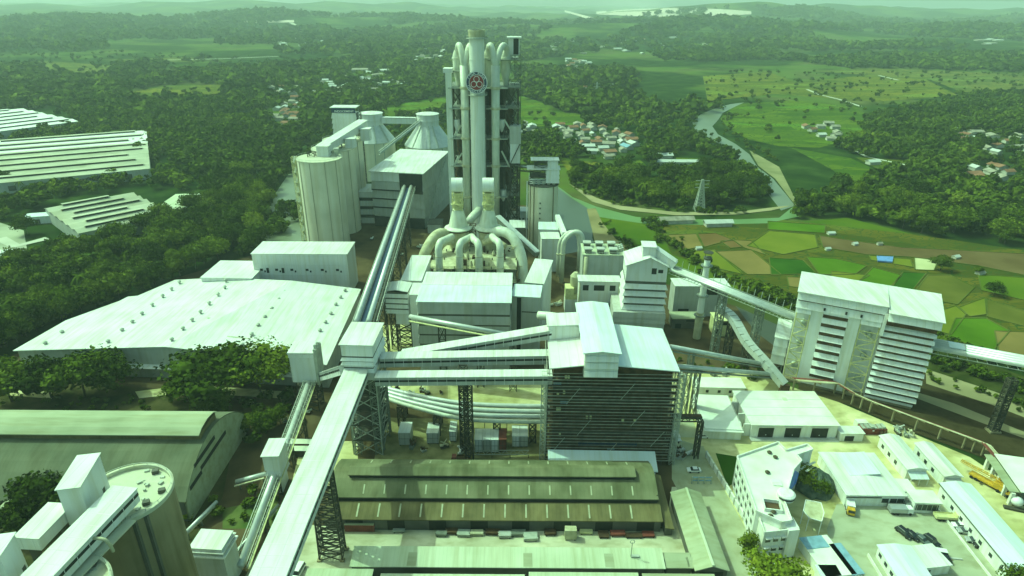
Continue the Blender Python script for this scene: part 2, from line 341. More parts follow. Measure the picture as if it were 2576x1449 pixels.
def sheet(name,px,m,z,excl=True):
    pts=[P(x,y,0) for x,y in px]; b=MB(); b.poly([(p[0],p[1],z) for p in pts])
    # make it face up
    a=sum(pts[i][0]*pts[(i+1)%len(pts)][1]-pts[(i+1)%len(pts)][0]*pts[i][1] for i in range(len(pts)))
    if a<0: b.f=[tuple(reversed(b.f[0]))]
    if excl: EXCL.append([(p[0],p[1]) for p in pts])
    return struct(name,b,m)
def fieldmat(name,c1,c2,row=None,scale=.05):
    return mat(name,c1,c2,rough=1,scale=scale,detail=8,streak=row,spec=0.0)
G1=fieldmat('rice_bright',(.055,.115,.006),(.085,.16,.010)); G2=fieldmat('rice_deep',(.022,.07,.006),(.04,.10,.010))
G3=fieldmat('rice_ripening',(.12,.145,.015),(.17,.18,.022)); G4=fieldmat('dry_paddy',(.17,.125,.04),(.23,.165,.055)); G5=fieldmat('ploughed_paddy',(.14,.085,.03),(.18,.11,.04))
G6=fieldmat('olive_paddy',(.085,.09,.015),(.13,.125,.025)); G7=fieldmat('straw_field',(.42,.42,.22),(.55,.52,.3)); G8=fieldmat('meadow',(.055,.105,.008),(.11,.15,.012),scale=.02)
G9=fieldmat('brown_flat',(.105,.07,.028),(.15,.105,.045))
def terrace(name,c,k=1):
    m=bpy.data.materials.new(name); m.use_nodes=True; t=m.node_tree; b=t.nodes['Principled BSDF']; b.inputs['Roughness'].default_value=1; b.inputs['Specular IOR Level'].default_value=0; L=t.links.new
    g=t.nodes.new('ShaderNodeNewGeometry'); mp=t.nodes.new('ShaderNodeMapping'); mp.inputs['Scale'].default_value=(.016*k,.05*k,.05); mp.inputs['Rotation'].default_value=(0,0,.3); L(g.outputs['Position'],mp.inputs[0])
    n=t.nodes.new('ShaderNodeTexNoise'); n.inputs['Scale'].default_value=.006*k; L(g.outputs['Position'],n.inputs['Vector'])
    ad=t.nodes.new('ShaderNodeVectorMath'); ad.operation='MULTIPLY_ADD'; L(n.outputs['Color'],ad.inputs[0]); ad.inputs[1].default_value=(1.6,1.6,0); L(mp.outputs[0],ad.inputs[2])
    v=t.nodes.new('ShaderNodeTexVoronoi'); v.inputs['Scale'].default_value=1; L(ad.outputs[0],v.inputs['Vector'])
    sp=t.nodes.new('ShaderNodeSeparateColor'); L(v.outputs['Color'],sp.inputs[0])
    rp=t.nodes.new('ShaderNodeValToRGB'); e=rp.color_ramp.elements; e[0].color=(*[x*.62 for x in c],1); e[1].color=(*[min(1,x*1.35) for x in c],1); x=e.new(.85); x.color=(c[0]*1.5,c[1]*1.05,c[2],1); L(sp.outputs[0],rp.inputs[0])
    v2=t.nodes.new('ShaderNodeTexVoronoi'); v2.feature='DISTANCE_TO_EDGE'; L(ad.outputs[0],v2.inputs['Vector'])
    lt=t.nodes.new('ShaderNodeMath'); lt.operation='LESS_THAN'; L(v2.outputs[0],lt.inputs[0]); lt.inputs[1].default_value=.05
    mx=t.nodes.new('ShaderNodeMix'); mx.data_type='RGBA'; L(lt.outputs[0],mx.inputs[0]); L(rp.outputs[0],mx.inputs[6]); mx.inputs[7].default_value=(.035,.07,.015,1); L(mx.outputs[2],b.inputs['Base Color']); return m
T1m=terrace('paddy_terraces_green',(.075,.145,.012)); T2m=terrace('paddy_terraces_yellow',(.13,.165,.022)); T3m=terrace('paddy_terraces_pale',(.12,.155,.035))
# far fields
for k,(px,m) in enumerate([
 ([(955,272),(1130,238),(1130,282),(1000,300),(965,292)],T1m),([(1300,240),(1330,246),(1420,280),(1485,292),(1460,312),(1390,318),(1300,318)],T1m),
 ([(1812,298),(1850,262),(2000,252),(2150,268),(2190,296),(2160,345),(2060,372),(1960,368),(1880,350),(1835,325)],T1m),
 ([(1768,192),(1930,180),(2000,206),(2200,188),(2330,200),(2410,240),(2200,256),(1950,236),(1780,254)],T2m),
 ([(2030,178),(2200,172),(2576,186),(2590,222),(2420,232),(2340,200)],T3m),
 ([(1408,402),(1500,408),(1560,428),(1500,446),(1430,432)],T2m),([(1548,418),(1610,402),(1645,432),(1600,447)],T1m),([(1700,396),(1790,400),(1775,428),(1705,425)],T1m),
 ([(1990,372),(2140,398),(2225,438),(2190,455),(2150,470),(2090,425)],T1m),([(2150,395),(2290,404),(2280,430),(2220,432)],T2m),
 ([(310,232),(420,218),(565,212),(560,248),(345,256)],T2m),([(0,126),(300,140),(520,146),(480,156),(0,146)],T3m),([(556,292),(680,276),(690,286),(640,302),(570,306)],T1m),
 ([(70,150),(290,165),(270,200),(120,195)],T3m),([(640,310),(760,305),(770,318),(650,322)],T1m),([(1930,128),(2060,134),(2040,150),(1960,148)],T3m)]):
    sheet('field',px,m,.06+.004*k)
# paddies beside the river
sheet('field',[(1500,528),(1690,560),(1990,560),(2130,548),(2300,590),(2576,632),(2700,660),(2700,930),(2576,915),(2340,870),(2010,800),(1850,745),(1640,655),(1530,590)],G8,.05)
G6T=terrace('small_paddies',(.085,.10,.014),1.9)
sheet('field',[(1650,560),(1960,552),(2300,590),(2590,632),(2700,640),(2700,915),(2360,860),(2020,760),(1860,700),(1690,640)],G6T,.10)
PAD=[([(1680,590),(1752,588),(1768,620),(1710,630)],G4),([(1755,588),(1800,586),(1842,602),(1772,621)],G5),([(1845,603),(1890,605),(1925,640),(1870,622)],G4),([(1812,606),(1846,605),(1868,621),(1838,624)],G5),
([(1800,632),(1890,628),(1965,690),(1880,690)],G4),([(1715,634),(1796,628),(1870,690),(1790,672)],G3),([(1932,556),(2076,566),(2074,586),(1932,577)],G1),([(1935,580),(2050,590),(2058,622),(1970,640),(1880,618)],G3),
([(2062,592),(2150,606),(2270,622),(2620,640),(2620,700),(2460,668),(2290,646),(2180,640),(2070,622)],G9),([(1935,648),(2020,654),(2052,686),(1940,692)],G2),([(2030,646),(2100,650),(2180,668),(2150,690),(2062,690)],G1),
([(2092,682),(2188,692),(2150,712),(2090,700)],G3),([(2196,672),(2268,692),(2225,735),(2152,716)],G1),([(2272,684),(2330,687),(2290,736),(2232,737)],G2),([(2334,692),(2390,692),(2452,722),(2408,766),(2294,742)],G6),
([(2186,642),(2290,652),(2298,672),(2192,654)],G3),([(2300,648),(2362,652),(2350,680),(2302,678)],G7),([(2362,782),(2404,768),(2430,790),(2392,842),(2352,830)],G3),([(2404,800),(2480,800),(2540,832),(2494,886),(2384,848)],G1),
([(2502,832),(2620,836),(2620,900),(2514,898)],G4),([(2482,752),(2600,790),(2600,826),(2484,796)],G6),([(2412,772),(2478,748),(2482,790),(2440,796)],G3),([(2460,690),(2600,700),(2600,760),(2470,730)],G8),([(1980,696),(2070,700),(2060,730),(1985,720)],G4)]
for k,(px,m) in enumerate(PAD): sheet('field',px,m,.15+.004*k,False)
# thin earth dikes between the paddies
dk=MB()
for px,_ in PAD:
    q=[P(x,y,.3) for x,y in px]
    for i in range(len(q)): dk.bar(q[i],q[(i+1)%len(q)],.55,.3)
struct('paddy_path',dk,fieldmat('dike_grass',(.07,.10,.015),(.13,.14,.035)))
# river
def water(name,c,rough=.18):
    m=mat(name,c,tuple(x*1.25 for x in c),rough=rough,scale=.02,spec=.35,bump=.15); return m
WA=water('river_grey',(.13,.15,.10),.35); WB=water('river_green',(.11,.19,.06),.4); WC=water('river_dull',(.07,.085,.06),.35)
sheet('river',[(1872,258),(1850,268),(1818,284),(1808,300),(1792,318),(1806,338),(1850,362),(1885,388),(1905,420),(1945,450),(1978,490),(2000,518),(1965,530),(1940,498),(1905,452),(1872,425),(1850,400),(1836,378),(1790,350),(1748,328),(1742,308),(1762,288),(1800,272),(1838,262)],WA,.11)
sheet('river',[(2000,516),(1960,548),(1860,552),(1700,552),(1600,546),(1500,520),(1440,496),(1408,472),(1330,430),(1330,470),(1400,500),(1460,530),(1500,545),(1640,566),(1760,566),(1930,562),(2010,545)],WB,.12)
sheet('river',[(1330,440),(1402,472),(1440,500),(1478,524),(1492,552),(1490,600),(1500,625),(1420,640),(1330,560)],WC,.16)
sheet('river',[(650,612),(668,545),(694,485),(730,432),(800,405),(790,610)],WA,.11)
sheet('river',[(1850,770),(2000,838),(2020,900),(1960,880),(1900,835)],water('canal_dark',(.045,.05,.03),.35),.13)
sheet('river_bank',[(1476,526),(1498,524),(1515,560),(1548,600),(1600,640),(1560,650),(1500,628),(1492,590)],fieldmat('bank_earth',(.20,.17,.08),(.3,.25,.12)),.17)
sheet('river_bank',[(1430,462),(1500,498),(1560,518),(1700,534),(1850,534),(1960,520),(1990,518),(1940,530),(1850,540),(1700,542),(1560,528),(1490,508)],fieldmat('bank_earth_pale',(.27,.24,.13),(.38,.33,.19)),.18)
sheet('river_bank',[(1885,378),(1960,420),(1985,470),(2010,520),(2000,516),(1950,450),(1908,418)],fieldmat('bank_sand',(.17,.17,.08),(.27,.25,.13)),.15)
# roads and pale clearings far away
def road(name,px,w,m,z=.3):
    q=[P(x,y,0) for x,y in px]; b=MB(); L=[];Rr=[]
    for i in range(len(q)):
        d=q[min(i+1,len(q)-1)]-q[max(i-1,0)]; d=d/np.linalg.norm(d); n=np.array([-d[1],d[0],0])
        h=float(terr(q[i][0],q[i][1])); L.append(q[i]+n*w/2+[0,0,h+z]); Rr.append(q[i]-n*w/2+[0,0,h+z])
    b.add(L+Rr,[(len(q)+i,len(q)+i+1,i+1,i) for i in range(len(q)-1)]); return struct(name,b,m)
RD=fieldmat('pale_road',(.45,.45,.36),(.55,.54,.45)); RE=fieldmat('bare_earth_far',(.5,.42,.34),(.62,.55,.46))
for px,w in [([(345,254),(450,247),(555,250)],5),([(395,152),(560,148),(700,142)],10),([(2030,225),(2060,238),(2110,250),(2165,268)],5),([(2210,190),(2260,202)],6),([(1590,45),(1612,52),(1640,72)],26),([(1470,20),(1480,42),(1510,50)],22),([(600,57),(660,52),(730,58)],26),([(695,60),(705,70),(760,80)],20),([(2100,350),(2180,395),(2300,420)],4),([(0,600),(40,620),(120,600)],7),([(2430,300),(2500,318),(2560,330)],4)]: road('road',px,w,RD)
for x0,x1,f0,f1 in ((1500,1890,lambda t:30-9*math.sin(3.1*t),lambda t:37+7*math.sin(3.1*t)),(2480,2640,lambda t:163-3*t,lambda t:170+2*t),(600,740,lambda t:55-3*t,lambda t:60-2*t),(1420,1500,lambda t:26+22*t,lambda t:31+24*t)):
    n=16; b=MB(); b.v=[tuple(PT(x0+(x1-x0)*i/n,(f0(i/n)*(1-j/3)+f1(i/n)*j/3))+np.array([0,0,3.0])) for j in range(4) for i in range(n+1)]; b.f=[((j+1)*(n+1)+i,(j+1)*(n+1)+i+1,j*(n+1)+i+1,j*(n+1)+i) for j in range(3) for i in range(n)]; struct('ground_clearing',b,RE)
# plant yard
Y_d=fieldmat('plant_dirt_and_shade',(.055,.038,.02),(.12,.09,.045),scale=.09); Y_c=mat('yard_concrete',(.40,.39,.26),(.62,.60,.44),rough=.95,scale=.06,detail=10,streak=(.22,.4,.1,.72),spec=.1)
Y_s=mat('sandy_ground',(.42,.39,.16),(.68,.63,.36),rough=1,scale=.07,detail=11,streak=(.2,.3,.1,.66),spec=.05); Y_k=mat('coal_yard',(.04,.03,.014),(.07,.055,.026),rough=1,scale=.05,detail=10,streak=(.3,.3,.3,.7),spec=0)
Y_t=fieldmat('tan_strip',(.24,.21,.11),(.33,.29,.16))
sheet('plant_yard',[(640,640),(770,530),(930,500),(1400,520),(1500,640),(1600,690),(1850,770),(2010,850),(1960,990),(1800,1010),(1700,1100),(1700,1300),(1200,1700),(300,1700),(430,1449),(560,1250),(600,1040),(500,990),(200,960),(20,900),(440,700)],Y_d,.02)  # dirt, with the shade among the machinery painted into its dark colour
sheet('dirt_ground',[(-80,905),(500,935),(740,930),(690,1020),(560,1280),(440,1449),(-80,1449)],fieldmat('brown_green_dirt',(.035,.04,.012),(.10,.085,.035),scale=.12),.016)  # dirt in a dark brown and green mix
sheet('road',[(340,985),(480,968),(720,985),(720,1003),(470,988),(350,1002)],Y_s,.024)
sheet('road',[(-40,970),(130,985),(130,1003),(-40,990)],Y_s,.025)
sheet('coal_yard',[(2000,900),(2300,915),(2640,1060),(2640,1260),(2470,1150),(2290,1085),(2140,1020),(2010,985)],Y_k,.030)
sheet('dirt_ground',[(2290,870),(2400,885),(2640,970),(2640,1035),(2500,985),(2320,925)],fieldmat('scrub_painted_shadow',(.025,.035,.008),(.06,.07,.018),scale=.15),.14)  # dark scrub, with the conveyor's shadow also painted into the colour
sheet('dirt_strip',[(2328,918),(2640,1030),(2640,1075),(2500,1020),(2330,965)],Y_t,.036)
sheet('dirt_strip',[(2300,985),(2400,1015),(2560,1080),(2640,1110),(2640,1125),(2540,1090),(2300,1000)],Y_t,.037)
sheet('yard_ground',[(1690,940),(1900,940),(2010,980),(2110,1012),(2300,1092),(2440,1150),(2590,1250),(2700,1500),(2700,1700),(1990,1700),(1850,1300),(1760,1180),(1690,1060)],Y_s,.034)
sheet('yard_ground',[(955,955),(1400,955),(1400,1012),(1290,1030),(1180,1025),(960,1000)],Y_s,.028)
sheet('yard_ground',[(945,820),(1040,815),(1050,900),(950,905)],Y_s,.026)
sheet('yard_ground',[(960,1050),(1400,1060),(1400,1165),(940,1165)],mat('dry_weeds',(.15,.13,.05),(.30,.27,.12),rough=1,scale=.2,detail=9),.028)
sheet('yard_ground',[(760,1110),(900,1110),(900,1170),(840,1220),(730,1230)],Y_s,.027)
sheet('concrete_yard',[(690,1320),(1675,1330),(1690,1225),(1780,1225),(1990,1560),(1990,1700),(480,1700),(600,1480)],Y_c,.042)
sheet('road',[(1700,1055),(1742,1055),(1795,1185),(1960,1480),(2030,1640),(1900,1640),(1790,1400),(1690,1205),(1690,1090)],mat('yard_road',(.32,.33,.21),(.42,.43,.29),rough=.95,scale=.1,detail=8,streak=(.3,.3,.1,.8)),.050)
sheet('parking',[(2105,1268),(2300,1262),(2400,1250),(2640,1480),(2640,1700),(2160,1700),(2080,1330)],mat('parking_concrete',(.32,.34,.23),(.45,.46,.33),rough=.95,scale=.05,detail=10,streak=(.16,.3,.1,.74),spec=.1),.046)
sheet('road',[(1690,1100),(1880,1103),(2110,1112),(2240,1160),(2200,1175),(2060,1125),(1880,1120),(1760,1122)],Y_s,.052)
sheet('lawn',[(1800,1140),(1862,1150),(1850,1215),(1830,1225)],G2,.056)
sheet('lawn',[(560,1280),(700,1250),(700,1330),(560,1330)],fieldmat('rough_grass',(.05,.09,.02),(.14,.16,.05),scale=.15),.03)
sheet('road',[(0,560),(60,580),(70,640),(0,690),(-60,680),(-60,570)],fieldmat('estate_yard',(.30,.31,.22),(.42,.43,.32)),.05)
# ================================================================ HOUSES
def housemesh():
    F=Fr((-.5,-.5),(1,0),1,1); a=MB(); wallmesh(a,F,0,.36,'gableu',.26); b=MB(); roofmesh(b,F,.362,'gableu',.26,.07,.04)
    out=[]
    for nm,mb in (('wall',a),('roof',b)): me=bpy.data.meshes.new(nm); me.from_pydata(mb.v,[],mb.f); out.append(me)
    return out
_w,_rf=housemesh(); _w.materials.append(M['houseplaster']); ROOFS=[]
for m in ('orangeroof','houseroof','houseroofw','skyblue'): x=_rf.copy(); x.materials.append(M[m]); ROOFS.append(x)
CN=['orange tiled','weathered grey tiled','white sheet-metal','pale blue sheet-metal']
def house(x,y,w,d,hz,rot,c,label,group):
    t=thing('house',label,'house',(x,y,float(terr(x,y))),group); t.scale=(w,d,hz); t.rotation_euler=(0,0,rot)
    for nm,me in (('wall',_w),('roof',ROOFS[c])): o=bpy.data.objects.new(nm,me); COL.objects.link(o); o.parent=t
def village(px,n,w0,w1,mix,where,seed):
    w=[P(x,y,0)[:2] for x,y in px]; VILL.append(w); a=np.array(w); mn,mx=a.min(0),a.max(0); g=np.random.RandomState(seed); done=[]
    for _ in range(6000):
        if len(done)>=n: break
        x,y=g.uniform(mn[0],mx[0]),g.uniform(mn[1],mx[1])
        if not pip(w,np.array([x]),np.array([y]))[0] or any((x-p)**2+(y-q)**2<(w1*1.15)**2 for p,q in done): continue
        done.append((x,y)); e=w1*.5+4; EXCL.append([(x-e,y-e-11),(x+e,y-e-11),(x+e,y+e*.5),(x-e,y+e*.5)]); c=int(g.choice(4,p=mix)); wd=g.uniform(w0,w1)
        house(x,y,wd,wd*g.uniform(.6,.85),g.uniform(6.5,8.5),g.choice([.1,1.67])+g.normal()*.2,c,'house with '+CN[c]+' roof in the '+where,CN[c]+' roofs in the '+where)

village([(1392,318),(1470,312),(1580,335),(1604,380),(1520,402),(1440,362)],58,8,13,(.34,.36,.26,.04),'village across the river from the tower',1)
village([(1302,312),(1345,318),(1350,340),(1302,336)],7,9,14,(.1,.3,.3,.3),'cluster just right of the tower',2)
village([(700,262),(755,238),(775,285),(730,322),(690,300)],24,8,13,(.55,.25,.2,0),'hamlet left of the headhouse',3)
village([(800,205),(900,190),(1010,195),(1020,228),(880,250),(790,240)],34,9,14,(.12,.48,.4,0),'village behind the headhouse',4)
village([(655,225),(790,215),(800,245),(690,250)],16,9,13,(.15,.45,.4,0),'village left of the headhouse',5)
village([(1000,128),(1130,122),(1125,160),(1040,170)],30,11,18,(.05,.35,.6,0),'far town left of the chimney top',6)
village([(690,100),(850,95),(845,116),(700,118)],24,16,26,(.0,.3,.7,0),'hazy town at the upper left',7)
village([(2405,432),(2500,418),(2550,445),(2480,462),(2420,455)],20,9,14,(.55,.2,.25,0),'orange-roofed hamlet near the right edge',8)
village([(2390,330),(2576,345),(2590,420),(2480,410)],18,9,14,(.2,.4,.4,0),'houses on the right wooded slope',9)
village([(2020,318),(2085,312),(2140,345),(2060,362)],9,9,13,(.2,.5,.3,0),'hamlet among the bright terraces',10)
village([(1425,150),(1490,155),(1485,178),(1430,176)],14,9,15,(.4,.2,.4,0),'hamlet on the far belt',11)
village([(1420,222),(1530,205),(1610,230),(1500,245)],12,9,13,(.3,.3,.4,0),'scattered far houses beyond the village',12)
village([(1340,98),(1780,105),(1790,145),(1350,140)],28,14,24,(.1,.3,.6,0),'far hazy houses right of the tower',13)
village([(2440,104),(2530,104),(2530,122),(2450,122)],9,20,34,(.0,.3,.7,0),'hazy sheds at the upper right',14)
village([(880,178),(960,176),(965,192),(890,194)],7,22,44,(.0,.1,.9,0),'white works above the headhouse',15)
for k,(q,w,d,r,c,lab) in enumerate([((1757,628),7,5,.2,2,'small white field hut left of the slim stack'),((2150,617),6,5,.3,2,'white hut among the paddies above the louvred mill'),((2082,630),6,4,.1,2,'tiny white shelter in the green paddies'),((2404,650),8,6,.4,2,'pale field hut on the threshing ground'),((2090,590),9,6,.1,2,'white hut at the upper edge of the paddies'),
 ((2212,617),6,4,.1,1,'grey hut on the brown paddy strip'),((1668,396),16,9,.1,2,'small white shed on the river-bend meadow'),((1720,413),46,7,0,2,'very long low white shed on the river-bend meadow'),((2465,690),9,6,.3,1,'thatched grey hut beside the lone trees'),((1700,560),22,7,.1,1,'long grey shelter on the river bar'),((1805,568),18,6,.1,2,'white shelter on the river bar'),((2195,413),11,7,.2,2,'white house in the right green clearing')]):
    p=P(*q,0); s_=.5 if q[1]>570 else 1; house(p[0],p[1],w*s_,d*s_,7*s_,r,c,lab,None)
# ================================================================ TREES
def leafmat(name,attr):
    m=bpy.data.materials.new(name); m.use_nodes=True; t=m.node_tree; b=t.nodes['Principled BSDF']; b.inputs['Roughness'].default_value=.65; b.inputs['Specular IOR Level'].default_value=0; L=t.links.new
    if attr: a=t.nodes.new('ShaderNodeAttribute'); a.attribute_name='tint'; s=a.outputs['Fac']
    else: a=t.nodes.new('ShaderNodeObjectInfo'); s=a.outputs['Random']
    g=t.nodes.new('ShaderNodeNewGeometry'); n=t.nodes.new('ShaderNodeTexNoise'); n.inputs['Scale'].default_value=.35; n.inputs['Detail'].default_value=6; L(g.outputs['Position'],n.inputs['Vector'])
    x=t.nodes.new('ShaderNodeMath'); x.operation='MULTIPLY_ADD'; L(n.outputs['Fac'],x.inputs[0]); x.inputs[1].default_value=.9
    y=t.nodes.new('ShaderNodeMath'); y.operation='MULTIPLY_ADD'; L(s,y.inputs[0]); y.inputs[1].default_value=.62; y.inputs[2].default_value=-.26; L(y.outputs[0],x.inputs[2])
    r=t.nodes.new('ShaderNodeValToRGB'); e=r.color_ramp.elements; e[0].position=.08; e[0].color=(.022,.036,.005,1); e[1].position=.95; e[1].color=(.23,.26,.03,1)
    for p,c in ((.35,(.047,.074,.009)),(.6,(.088,.124,.012)),(.8,(.145,.185,.018))): q=e.new(p); q.color=(*c,1)
    L(x.outputs[0],r.inputs[0]); L(r.outputs[0],b.inputs['Base Color']); return m
LEAF=leafmat('leaves',False); LEAFM=leafmat('leaves_mass',True)
def crown(seed,nb,nl,ls,wide=.46,zc=.62,hv=.36,core=.72):
    g=np.random.RandomState(seed); V=[];Fc=[]
    for i in range(nb):
        d=g.normal(size=3); d/=np.linalg.norm(d); rr=.62*g.rand()**.5
        if i==0: rr=0
        c=np.array([d[0]*wide*rr/.62*.85,d[1]*wide*rr/.62*.85,zc+d[2]*hv*rr/.62*.8]); rb=wide*g.uniform(.36,.56)*(1.25 if i==0 else 1)
        k=sum(len(a) for a in V)
        cb=np.array([[x,y,z] for x in(-1,1) for y in(-1,1) for z in(-1,1)],float)*rb*core*.62*g.uniform(.75,1.2,(8,3))+c
        V.append(cb); Fc+=[[k+q for q in f] for f in((0,1,3,2),(4,6,7,5),(0,4,5,1),(2,3,7,6),(0,2,6,4),(1,5,7,3))]
        n=g.normal(size=(nl,3)); n[:,2]=np.abs(n[:,2])*1.1-.25; n/=np.linalg.norm(n,axis=1)[:,None]
        pc=c+n*rb*g.uniform(.7,1.12,(nl,1))*np.array([1,1,.85])
        nn=n+g.normal(size=(nl,3))*.55; nn/=np.linalg.norm(nn,axis=1)[:,None]
        t1=np.cross(nn,g.normal(size=(nl,3))); t1/=np.linalg.norm(t1,axis=1)[:,None]; t2=np.cross(nn,t1); s=ls*g.uniform(.6,1.4,(nl,1))
        k+=8; q=np.stack([pc-t1*s-t2*s*.6,pc+t1*s*.7-t2*s,pc+t1*s+t2*s*.6,pc-t1*s*.7+t2*s],1).reshape(-1,3); V.append(q)
        Fc+=[[k+4*j,k+4*j+1,k+4*j+2,k+4*j+3] for j in range(nl)]
    return np.concatenate(V),np.array(Fc)
def palm(seed):
    g=np.random.RandomState(seed); V=[];Fc=[]
    for i in range(13):
        a=i*2.4+g.rand()*.5; el=g.uniform(-.1,.9); d=np.array([math.cos(a),math.sin(a),0]); s=np.array([-d[1],d[0],0]); L_=.36*g.uniform(.8,1.1); w=.05
        for k in range(5):
            f=k/4; p=np.array([0,0,.9])+d*L_*f+np.array([0,0,L_*(el*f-1.15*f*f)]); ww=w*(1-.75*f)
            V+= [p-s*ww-[0,0,.02],p+s*ww-[0,0,.02]]
        b=i*10; Fc+=[[b+2*k,b+2*k+1,b+2*k+3,b+2*k+2] for k in range(4)]
    return np.array(V),np.array(Fc)
def quickmesh(name,v,f,m,tint=None):
    me=bpy.data.meshes.new(name); me.vertices.add(len(v)); me.vertices.foreach_set('co',np.asarray(v,np.float32).ravel())
    me.loops.add(f.size); me.loops.foreach_set('vertex_index',f.astype(np.int32).ravel()); me.polygons.add(len(f)); me.polygons.foreach_set('loop_start',np.arange(0,f.size,4,dtype=np.int32))
    if tint is not None: a=me.attributes.new('tint','FLOAT','POINT'); a.data.foreach_set('value',np.asarray(tint,np.float32))
    me.materials.append(m); me.update(calc_edges=True); return me
def trunkmesh(name,seed,h,r,limbs=5,tall=.62):
    g=random.Random(seed); b=MB(); top=np.array([g.uniform(-.03,.03),g.uniform(-.03,.03),tall]); b.tube([(0,0,0),top*.4,top],[r,r*.75,r*.35],7)
    for i in range(limbs):
        a=i*2.4; s=top*g.uniform(.5,.85); e=s+np.array([math.cos(a)*.24,math.sin(a)*.24,g.uniform(.12,.26)]); b.tube([s,(s+e)/2+[0,0,.02],e],[r*.45,r*.3,r*.12],5)
    me=bpy.data.meshes.new(name); me.from_pydata(b.v,[],b.f); me.materials.append(M['bark']); return me
HI=[quickmesh('crown',*crown(s,nb,nl,ls,w,zc,hv,.5),LEAF) for s,nb,nl,ls,w,zc,hv in ((1,18,120,.026,.50,.62,.34),(2,22,105,.026,.60,.62,.26),(3,16,125,.025,.40,.60,.40),(4,20,110,.027,.54,.60,.32),(5,26,100,.024,.66,.70,.17))]
HT=[trunkmesh('trunk',s,1,.022) for s in range(5)]
PV,PF=palm(3); PALM=quickmesh('crown',PV,PF,LEAF); PTR=trunkmesh('trunk',9,1,.014,0,.9)
LO=[crown(20+i,7,13,.085,.5,.55,.36) for i in range(6)]+[(PV,PF)]
LO2=[crown(40+i,5,7,.13,.62,.5,.34) for i in range(5)]
IND=[]      # individual candidates
MASS=[]     # (x,y,z,h,variant-set,rot,tint)
def tree(x,y,h,kind,label,group,rot=None,sx=1.0,cat='tree'):
    pal=kind=='palm'; z=float(terr(x,y))
    t=thing('palm_tree' if pal else 'tree',label,cat,(x,y,z-.1),group); rot=rnd.uniform(0,6.28) if rot is None else rot
    for nm,me in (('crown',PALM if pal else HI[kind]),('trunk',PTR if pal else HT[kind])):
        o=bpy.data.objects.new(nm,me); COL.objects.link(o); o.parent=t
    t.scale=(h*sx,h*sx,h); t.rotation_euler=(0,0,rot); return t
def zone(px,dens,h0,h1,label,group,palms=.05,tint=(0,1),excl=True,far=False,cap=6000):
    w=[P(x,y,0)[:2] for x,y in px]; a=np.array(w); mn,mx=a.min(0),a.max(0)
    n=int((mx[0]-mn[0])*(mx[1]-mn[1])*dens); n=min(n,400000); g=np.random.RandomState(len(px)*97+int(abs(mn[0])))
    x=g.uniform(mn[0],mx[0],n); y=g.uniform(mn[1],mx[1],n); k=pip(w,x,y)
    if excl:
        for e in EXCL: k&=~pip(e,x,y)
        for e in VILL: k&=~(pip(e,x,y)&(g.rand(n)<.6))
    x,y=x[k][:cap],y[k][:cap]
    if far:
        q=np.sin(x/210+.7*np.sin(y/330))+np.cos(y/260+x/700)+.6*np.sin(x/95-y/140); k=q<g.uniform(.45,1.0,len(x)); x,y=x[k],y[k]
    cl=.5+.5*np.sin(x/37+1.7*np.sin(y/53))*np.cos(y/41+x/90)      # patches of one kind
    for i in range(len(x)):
        h=g.uniform(h0*.75,h1*1.12); tt=tint[0]+(tint[1]-tint[0])*np.clip(.45*cl[i]+.55*g.rand()+g.normal()*.15,0,1)
        pal=g.rand()<palms
        IND.append((h/np.hypot(np.hypot(x[i],y[i]),H),x[i],y[i],h*(1.0 if pal else 1),'palm' if pal else int(g.randint(4)),label,group,tt,far))
for _q in ([(-130,360),(215,312),(140,262),(-130,285)],[(-140,492),(392,432),(300,330),(-140,385)],[(186,600),(445,545),(510,510),(400,474),(330,478),(80,520)]): EXCL.append([tuple(P(x,y,4)[:2]) for x,y in _q])
Wl='tree in the dense wood between the factory sheds and the white storage hall'
zone([(0,690),(80,650),(210,640),(330,590),(440,560),(520,520),(560,470),(640,470),(700,480),(690,540),(680,600),(640,640),(560,650),(440,700),(330,740),(180,800),(60,850),(-40,900)],.021,8,14,Wl,'trees in the wood left of the storage hall',.03,(0,.75))
zone([(-20,900),(30,870),(170,800),(330,740),(440,702),(440,690),(300,742),(150,790),(-20,850)],.03,7,11,Wl,'trees in the wood left of the storage hall',.0,(.3,.9))
zone([(470,420),(480,380),(560,330),(640,320),(750,330),(760,420),(700,480),(640,520),(560,520),(500,470)],.016,9,15,'tree in the dark wood on the river bank left of the cement silos','trees on the left river bank',.02,(0,.7))
zone([(130,290),(390,318),(500,250),(560,262),(700,330),(560,350),(480,420),(420,400),(390,340),(200,310)],.010,9,15,'tree in the wood behind the long factory sheds','trees behind the factory sheds',.05,(.1,.9))
zone([(0,420),(120,470),(230,430),(330,440),(470,430),(470,480),(330,470),(100,520),(70,600),(0,560)],.010,8,13,'tree among the long grey factory sheds','trees among the factory sheds',.05,(.2,1))
zone([(0,330),(130,320),(200,310),(300,325),(0,355)],.013,9,13,'tree in the row between two long factory sheds','trees between the factory sheds',.0,(.1,.7))
zone([(1420,440),(1560,424),(1640,452),(1760,428),(1850,418),(1935,480),(1930,512),(1750,528),(1560,512),(1490,492),(1430,462)],.017,9,15,'tree in the wood on the far bank of the green river bend','trees inside the river bend',.07,(0,.8))
zone([(1990,512),(2060,480),(2150,472),(2225,440),(2180,400),(2100,372),(2190,300),(2330,270),(2620,250),(2620,632),(2480,610),(2300,585),(2150,548),(1960,548)],.0135,9,15,'tree on the wooded slope beyond the paddies at the right edge','trees on the wooded slope at the right',.09,(0,.85),cap=9000)
zone([(1310,318),(1390,322),(1480,300),(1740,300),(1745,340),(1830,385),(1850,410),(1700,396),(1640,432),(1550,418),(1410,402),(1400,440),(1310,420)],.009,8,14,'tree in the village belt across the river','trees around the village across the river',.1,(.1,.9))
